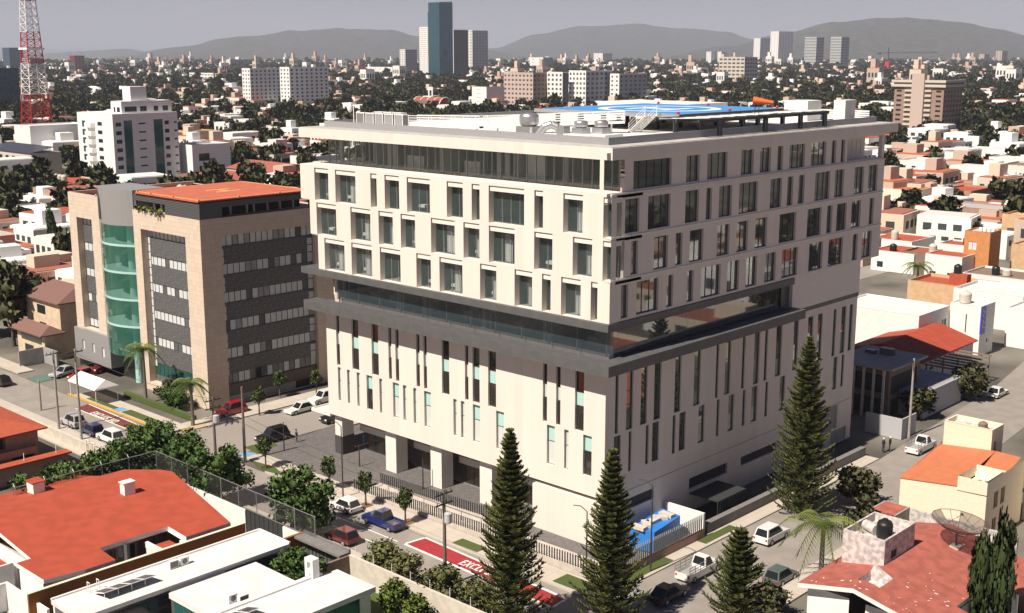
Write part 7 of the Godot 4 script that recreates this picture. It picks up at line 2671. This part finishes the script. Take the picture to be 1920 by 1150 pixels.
func plants() -> void:
	var dark := Color(0.022, 0.042, 0.008)
	var mid := Color(0.075, 0.125, 0.020)
	var ficus := crown(1, 46, 90, 0.075, Color(0.022, 0.055, 0.008), Color(0.085, 0.16, 0.022), true)
	var loose := crown(2, 20, 60, 0.10, dark, Color(0.13, 0.17, 0.04))
	var olive := crown(3, 34, 80, 0.07, Color(0.06, 0.07, 0.02), Color(0.20, 0.20, 0.07))
	var lime := crown(4, 34, 80, 0.085, Color(0.05, 0.09, 0.01), Color(0.20, 0.25, 0.035))
	var wild := crown(5, 30, 70, 0.10, Color(0.03, 0.04, 0.012), Color(0.11, 0.10, 0.035))
	for q in [["clipped ficus tree at the corner of the chain link fence", -51.6, 18.6, 3.0, 2.6], ["clipped ficus tree behind the transformer pole", -46.6, 19.4, 2.6, 2.5], ["clipped ficus tree beside the silver hatchback", -39.8, 19.6, 3.1, 2.7], ["large clipped ficus tree beside the white hatchback", -26.0, 18.4, 3.3, 2.8], ["small clipped ficus above the faded red bay", -57.5, 18.4, 2.3, 2.2]]:
		tree(q[0], Vector3(q[1], 0, q[2]), Vector3(q[3], q[4], q[3] * 0.85), 1.2, ficus, "ficus_tree")
	var hd := thing("tall_hedge", "long tall dense green hedge left of the broad red roof", "hedge", Vector3(-52, 0, 28))
	for k in 6:
		var c := piece("hedge_part", ficus, "leaf", hd, Vector3(-55.2 + k * 0.95, 2.4, 18.8 + k * 3.5), k)
		c.scale = Vector3(2.5, 2.5, 2.4)
	for q in [["young street tree nearest the corner lawn", -46.0, 8.8], ["young street tree by the tall dark lamp post", -34.4, 8.1], ["slim young street tree ahead of the blue pickup", -27.3, 8.6], ["young street tree beside the blue pickup's bed", -20.2, 9.0], ["young tree before the office block's shaded side", -70.8, -11.4], ["second young tree before the office block's shaded side", -67.2, -15.4], ["small feathery tree beside the red off-roader", -65.2, -3.8]]:
		tree(q[0], Vector3(q[1], 0.1, q[2]), Vector3(1.15, 1.5, 1.15), 1.3, loose, "young_tree", "tree", "young street trees")
	for q in [["feathery olive bush nearest the garage gate outside the cream wall", -11.2, 19.8, 2.4, olive], ["feathery olive bush left of the dark utility pole", -8.2, 20.0, 2.2, olive], ["feathery olive bush right of the dark utility pole", -2.6, 20.2, 2.6, olive], ["feathery olive bush under the nearest tall pine", 1.6, 20.0, 2.4, olive], ["bright green garden bush inside the cream wall, left", -4.6, 24.2, 2.0, lime], ["bright green garden bush inside the cream wall, right", -1.0, 24.8, 1.9, lime], ["dark shrub behind the garage gate", -14.8, 27.4, 2.2, ficus], ["mixed flowering thicket between the street and the cream house", 18.8, -19.0, 2.6, wild], ["dark thicket behind the tallest pine", 13.2, -29.0, 3.0, wild], ["bushy dark tree before the cream house wall", 20.6, -20.0, 2.4, wild], ["greenish brown shrub at the bottom before the brick red roof", 20.4, 1.5, 2.0, wild], ["shrub below the white gable wall of the brick red roof", 28.6, 3.0, 1.3, lime], ["dark clipped shrub group before the office entrance", -76.5, 2.6, 1.8, ficus], ["dark garden tree at the office block's front", -79.5, 1.8, 2.2, loose], ["dark trees beside the lattice pole behind the hospital", 3.0, -66.0, 2.8, wild], ["dark tree before the pergola on the right street", 4.0, -80.0, 3.2, wild]]:
		tree(q[0], Vector3(q[1], 0, q[2]), Vector3(q[3], q[3] * 0.8, q[3]), 0.3, q[4], "bush", "bush")
	var hg := MB.new()
	hg.box(-88, 0, 3.6, -69.5, 0.75, 4.3)
	tag(part("low_hedge", hg, "lawn"), "low yellow green clipped hedge along the office block's front", "hedge")
	tree("large very dark tree at the left edge beside the cream three storey house", Vector3(-131, 0, 1), Vector3(6, 6.5, 6), 3.0, wild)
	pine("tall Norfolk pine nearest the red painted bay", Vector3(5.2, 0, 19.4), 18.8, 3.6, 11)
	pine("tall Norfolk pine before the hospital corner", Vector3(10.8, 0, 12.4), 16.7, 3.5, 12)
	pine("tallest Norfolk pine beside the hospital's shaded side", Vector3(9.6, 0, -22.8), 20.4, 4.3, 13)
	pine("smaller loose pine beside the white pickup", Vector3(17.8, 0, 2.6), 8.6, 3.2, 14)
	palm("palm before the office block's stair bay", Vector3(-82.7, 0, 3.7), 8.2, 3.6, 21)
	palm("palm at the office block's front corner", Vector3(-67.6, 0, 5.4), 6.2, 3.4, 22)
	palm("large green palm beside the brick red roof", Vector3(20.6, 0, -7.4), 6.6, 4.6, 23)
	palm("palm among the white houses on the right", Vector3(-40.0, 0, -157), 5.0, 4.0, 24)
	for q in [["left one of two columnar cypresses at the right edge", 35.6, -7.6, 10.5], ["right one of two columnar cypresses at the right edge", 37.4, -7.6, 12.0], ["left one of the slim dark cypresses on the left", -205.0, -43.0, 15.0], ["right one of the slim dark cypresses on the left", -202.0, -42.0, 14.0]]:
		tree(q[0], Vector3(q[1], 0, q[2]), Vector3(1.25, q[3] / 2, 1.25), 0.3, crown(int(q[3]), 60, 50, 0.10, dark, Color(0.06, 0.085, 0.02), false), "cypress", "cypress")


func person(label: String, at: Vector3, top: String, helmet: bool, turn: float) -> void:
	# one continuous body: rings swept up both legs, hips, chest, neck and head, with arms joined at the shoulders
	var t := thing("person", label, "person")
	var m := MB.new()
	for s in [-1.0, 1.0]:
		m.tube(Vector3(s * 0.10, 0.05, 0.05 * s), Vector3(s * 0.10, 0.48, 0.03), 0.055, 0.065, 8)
		m.tube(Vector3(s * 0.10, 0.48, 0.03), Vector3(s * 0.08, 0.92, 0), 0.065, 0.095, 8)
		m.tube(Vector3(s * 0.19, 1.40, 0), Vector3(s * 0.25, 1.12, 0.02), 0.055, 0.045, 7)
		m.tube(Vector3(s * 0.25, 1.12, 0.02), Vector3(s * 0.22, 0.86, 0.14), 0.045, 0.032, 7)
		m.cbox(Vector3(s * 0.10, 0.04, 0.08), Vector3(0.09, 0.08, 0.26))
	m.lathe(Vector3(0, 0.86, 0), [Vector2(0.12, 0), Vector2(0.17, 0.08), Vector2(0.15, 0.25), Vector2(0.19, 0.48), Vector2(0.14, 0.6), Vector2(0.055, 0.64), Vector2(0.05, 0.7)], 12)
	part("clothed_body", m, top, t)
	m = MB.new()
	m.ball(Vector3(0, 1.66, 0.01), Vector3(0.085, 0.12, 0.10), 12, 8)
	m.cbox(Vector3(0, 1.65, 0.11), Vector3(0.025, 0.05, 0.03))
	for s in [-1.0, 1.0]:
		m.ball(Vector3(s * 0.215, 0.83, 0.16), Vector3(0.035, 0.05, 0.03), 6, 4)
	part("head_and_hands", m, "skin", t)
	m = MB.new()
	m.ball(Vector3(0, 1.71, -0.005), Vector3(0.11, 0.10, 0.125), 12, 6)
	part("helmet" if helmet else "hair", m, "helmet_white" if helmet else "hair", t)
	moved(t, at, turn)


func people() -> void:
	person("person in grey clothes standing behind the black off-roader", Vector3(-51.3, 0.18, 0.2), "cloth_blue_grey", false, 2.0)
	person("person in dark clothes and white helmet on the pavement behind the hospital", Vector3(6.2, 0.14, -49.0), "cloth_navy", true, 1.2)
	person("person in dark clothes standing close beside the one in a white helmet", Vector3(6.6, 0.14, -50.0), "cloth_black", true, -1.0)
	person("person in navy clothes and white helmet beside the small red-floored porch", Vector3(17.2, 0.01, -26.6), "cloth_navy", true, 0.6)


func far_city() -> void:
	var r := RandomNumberGenerator.new()
	r.seed = 99
	var eye := Vector3(73, 0, 91)
	var fwd := Vector3(-0.685, 0, -0.728)
	var side := Vector3(0.728, 0, -0.685)
	var greens := []
	for k in 4:
		greens.append(crown(30 + k, 14, 34, 0.20, Color(0.016, 0.026, 0.008), Color(0.055 + 0.012 * k, 0.066 + 0.006 * k, 0.018)))
	# house shapes with their own wall and roof tones
	var shapes := []
	for k in 6:
		var m := MB.new()
		var wall: Color = [Color(0.78, 0.77, 0.75), Color(0.76, 0.75, 0.72), Color(0.62, 0.54, 0.43), Color(0.74, 0.72, 0.69), Color(0.50, 0.40, 0.33), Color(0.78, 0.77, 0.76)][k]
		m.col = wall
		m.box(-0.5, 0, -0.5, 0.5, 1, 0.5)
		if k % 2 == 0:
			m.box(-0.4, 1, -0.3, 0.0, 1.45, 0.1)
		m.col = [Color(0.70, 0.69, 0.67), Color(0.36, 0.085, 0.045), Color(0.32, 0.12, 0.08), Color(0.60, 0.58, 0.55), Color(0.40, 0.12, 0.06), Color(0.70, 0.69, 0.67)][k]
		m.box(-0.46, 1.0, -0.46, 0.46, 1.03, 0.46)
		m.col = Color(0.04, 0.045, 0.05)
		for i in 3:
			m.box(-0.38 + i * 0.28, 0.55, 0.5, -0.22 + i * 0.28, 0.78, 0.506)
			m.box(0.5, 0.55, -0.38 + i * 0.28, 0.506, 0.78, -0.22 + i * 0.28)
		shapes.append(m.mesh())
	var keep_off := func(p: Vector3) -> bool:
		if p.x > -135 and p.z > -62 and p.x < 60:
			return true
		if p.x > -62 and p.x < 22 and p.z > -205:
			return true
		if p.x > -112 and p.x < -40 and p.z > -25:
			return true
		if p.distance_to(Vector3(-376, 0, -150)) < 34 or p.distance_to(Vector3(-344, 0, -165)) < 46 or p.distance_to(Vector3(-430, 0, -140)) < 30 or p.distance_to(Vector3(-722, 0, -645)) < 26:
			return true
		return p.distance_to(Vector3(-276, 0, -655)) < 34
	var rest_t := []
	var rest_h := []
	for k in 4:
		rest_t.append([])
	for k in 6:
		rest_h.append([])
	var nt := 0
	var nh := 0
	var d := 150.0
	while d < 5600.0:
		var step := 11.0 + d * 0.006
		var half := d * 0.47 + 60.0
		var s := -half
		while s < half + (70.0 if d < 420.0 else 0.0):
			var p := eye + fwd * (d + (r.randf() - 0.5) * step) + side * (s + (r.randf() - 0.5) * step)
			s += step * (0.9 + 0.3 * r.randf())
			if keep_off.call(p):
				continue
			var wood := sin(p.x * 0.011 + 1.0) * cos(p.z * 0.013) + 0.55 * sin(p.x * 0.031 + p.z * 0.023)
			var green := 0.60 + wood * 0.42 + (0.14 if d > 650.0 and d < 2000.0 else 0.0)
			if s > d * 0.18 and d < 520.0:
				green = 0.34
			if r.randf() < green:
				var k := r.randi() % 4
				var rad := (3.0 + r.randf() * 3.6) * (1.0 + d / 4200.0)
				var sc := Vector3(rad, rad * (0.8 + r.randf() * 0.45), rad)
				if nt < 230 and d < 900.0:
					nt += 1
					tree("rounded dark green tree in the wooded districts behind the hospital", p, sc, 1.2, greens[k], "city_tree", "tree", "trees of the districts behind the hospital")
				else:
					rest_t[k].append(Transform3D(Basis(Vector3.UP, r.randf() * TAU).scaled(sc), p + Vector3.UP * (sc.y * 0.85 + 0.6)))
			else:
				var k := r.randi() % 6
				var sc := Vector3(8.0 + r.randf() * 7.0, (4.0 if r.randf() < 0.7 else 7.5) + r.randf() * 2.0, 8.0 + r.randf() * 8.0) * (1.0 + d / 9000.0)
				if d > 1500.0 and r.randf() < 0.04:
					sc.y *= 2.6
				var tr := Transform3D(Basis(Vector3.UP, (r.randi() % 3 - 1) * 0.12).scaled(sc), p)
				if nh < 290:
					nh += 1
					var o := MeshInstance3D.new()
					o.name = numbered("city_house")
					o.mesh = shapes[k]
					o.set_surface_override_material(0, M["far_leaf"])
					o.transform = tr
					add_child(o, true)
					tag(o, ["white flat-roofed house", "white house with a red roof", "beige house with a brownish roof", "off-white flat-roofed house", "brownish house with an orange roof", "plain white house"][k] + " in the districts behind the hospital", "house", "houses of the districts behind the hospital")
				else:
					rest_h[k].append(tr)
		d += step
	for k in 4:
		many("distant_treetops", "mass of dark treetops spread through the distant city", "trees", greens[k], "leaf", rest_t[k])
	for k in 6:
		many("distant_houses", "mass of small pale houses spread through the distant city", "houses", shapes[k], "far_leaf", rest_h[k])


func many(called: String, label: String, cat: String, mesh: Mesh, m: String, at: Array) -> void:
	var mm := MultiMesh.new()
	mm.transform_format = MultiMesh.TRANSFORM_3D
	mm.mesh = mesh
	mm.instance_count = at.size()
	for i in at.size():
		mm.set_instance_transform(i, at[i])
	var o := MultiMeshInstance3D.new()
	o.name = numbered(called)
	o.multimesh = mm
	o.material_override = M[m]
	add_child(o, true)
	stuff(tag(o, label, cat, called.replace("_", " ")))
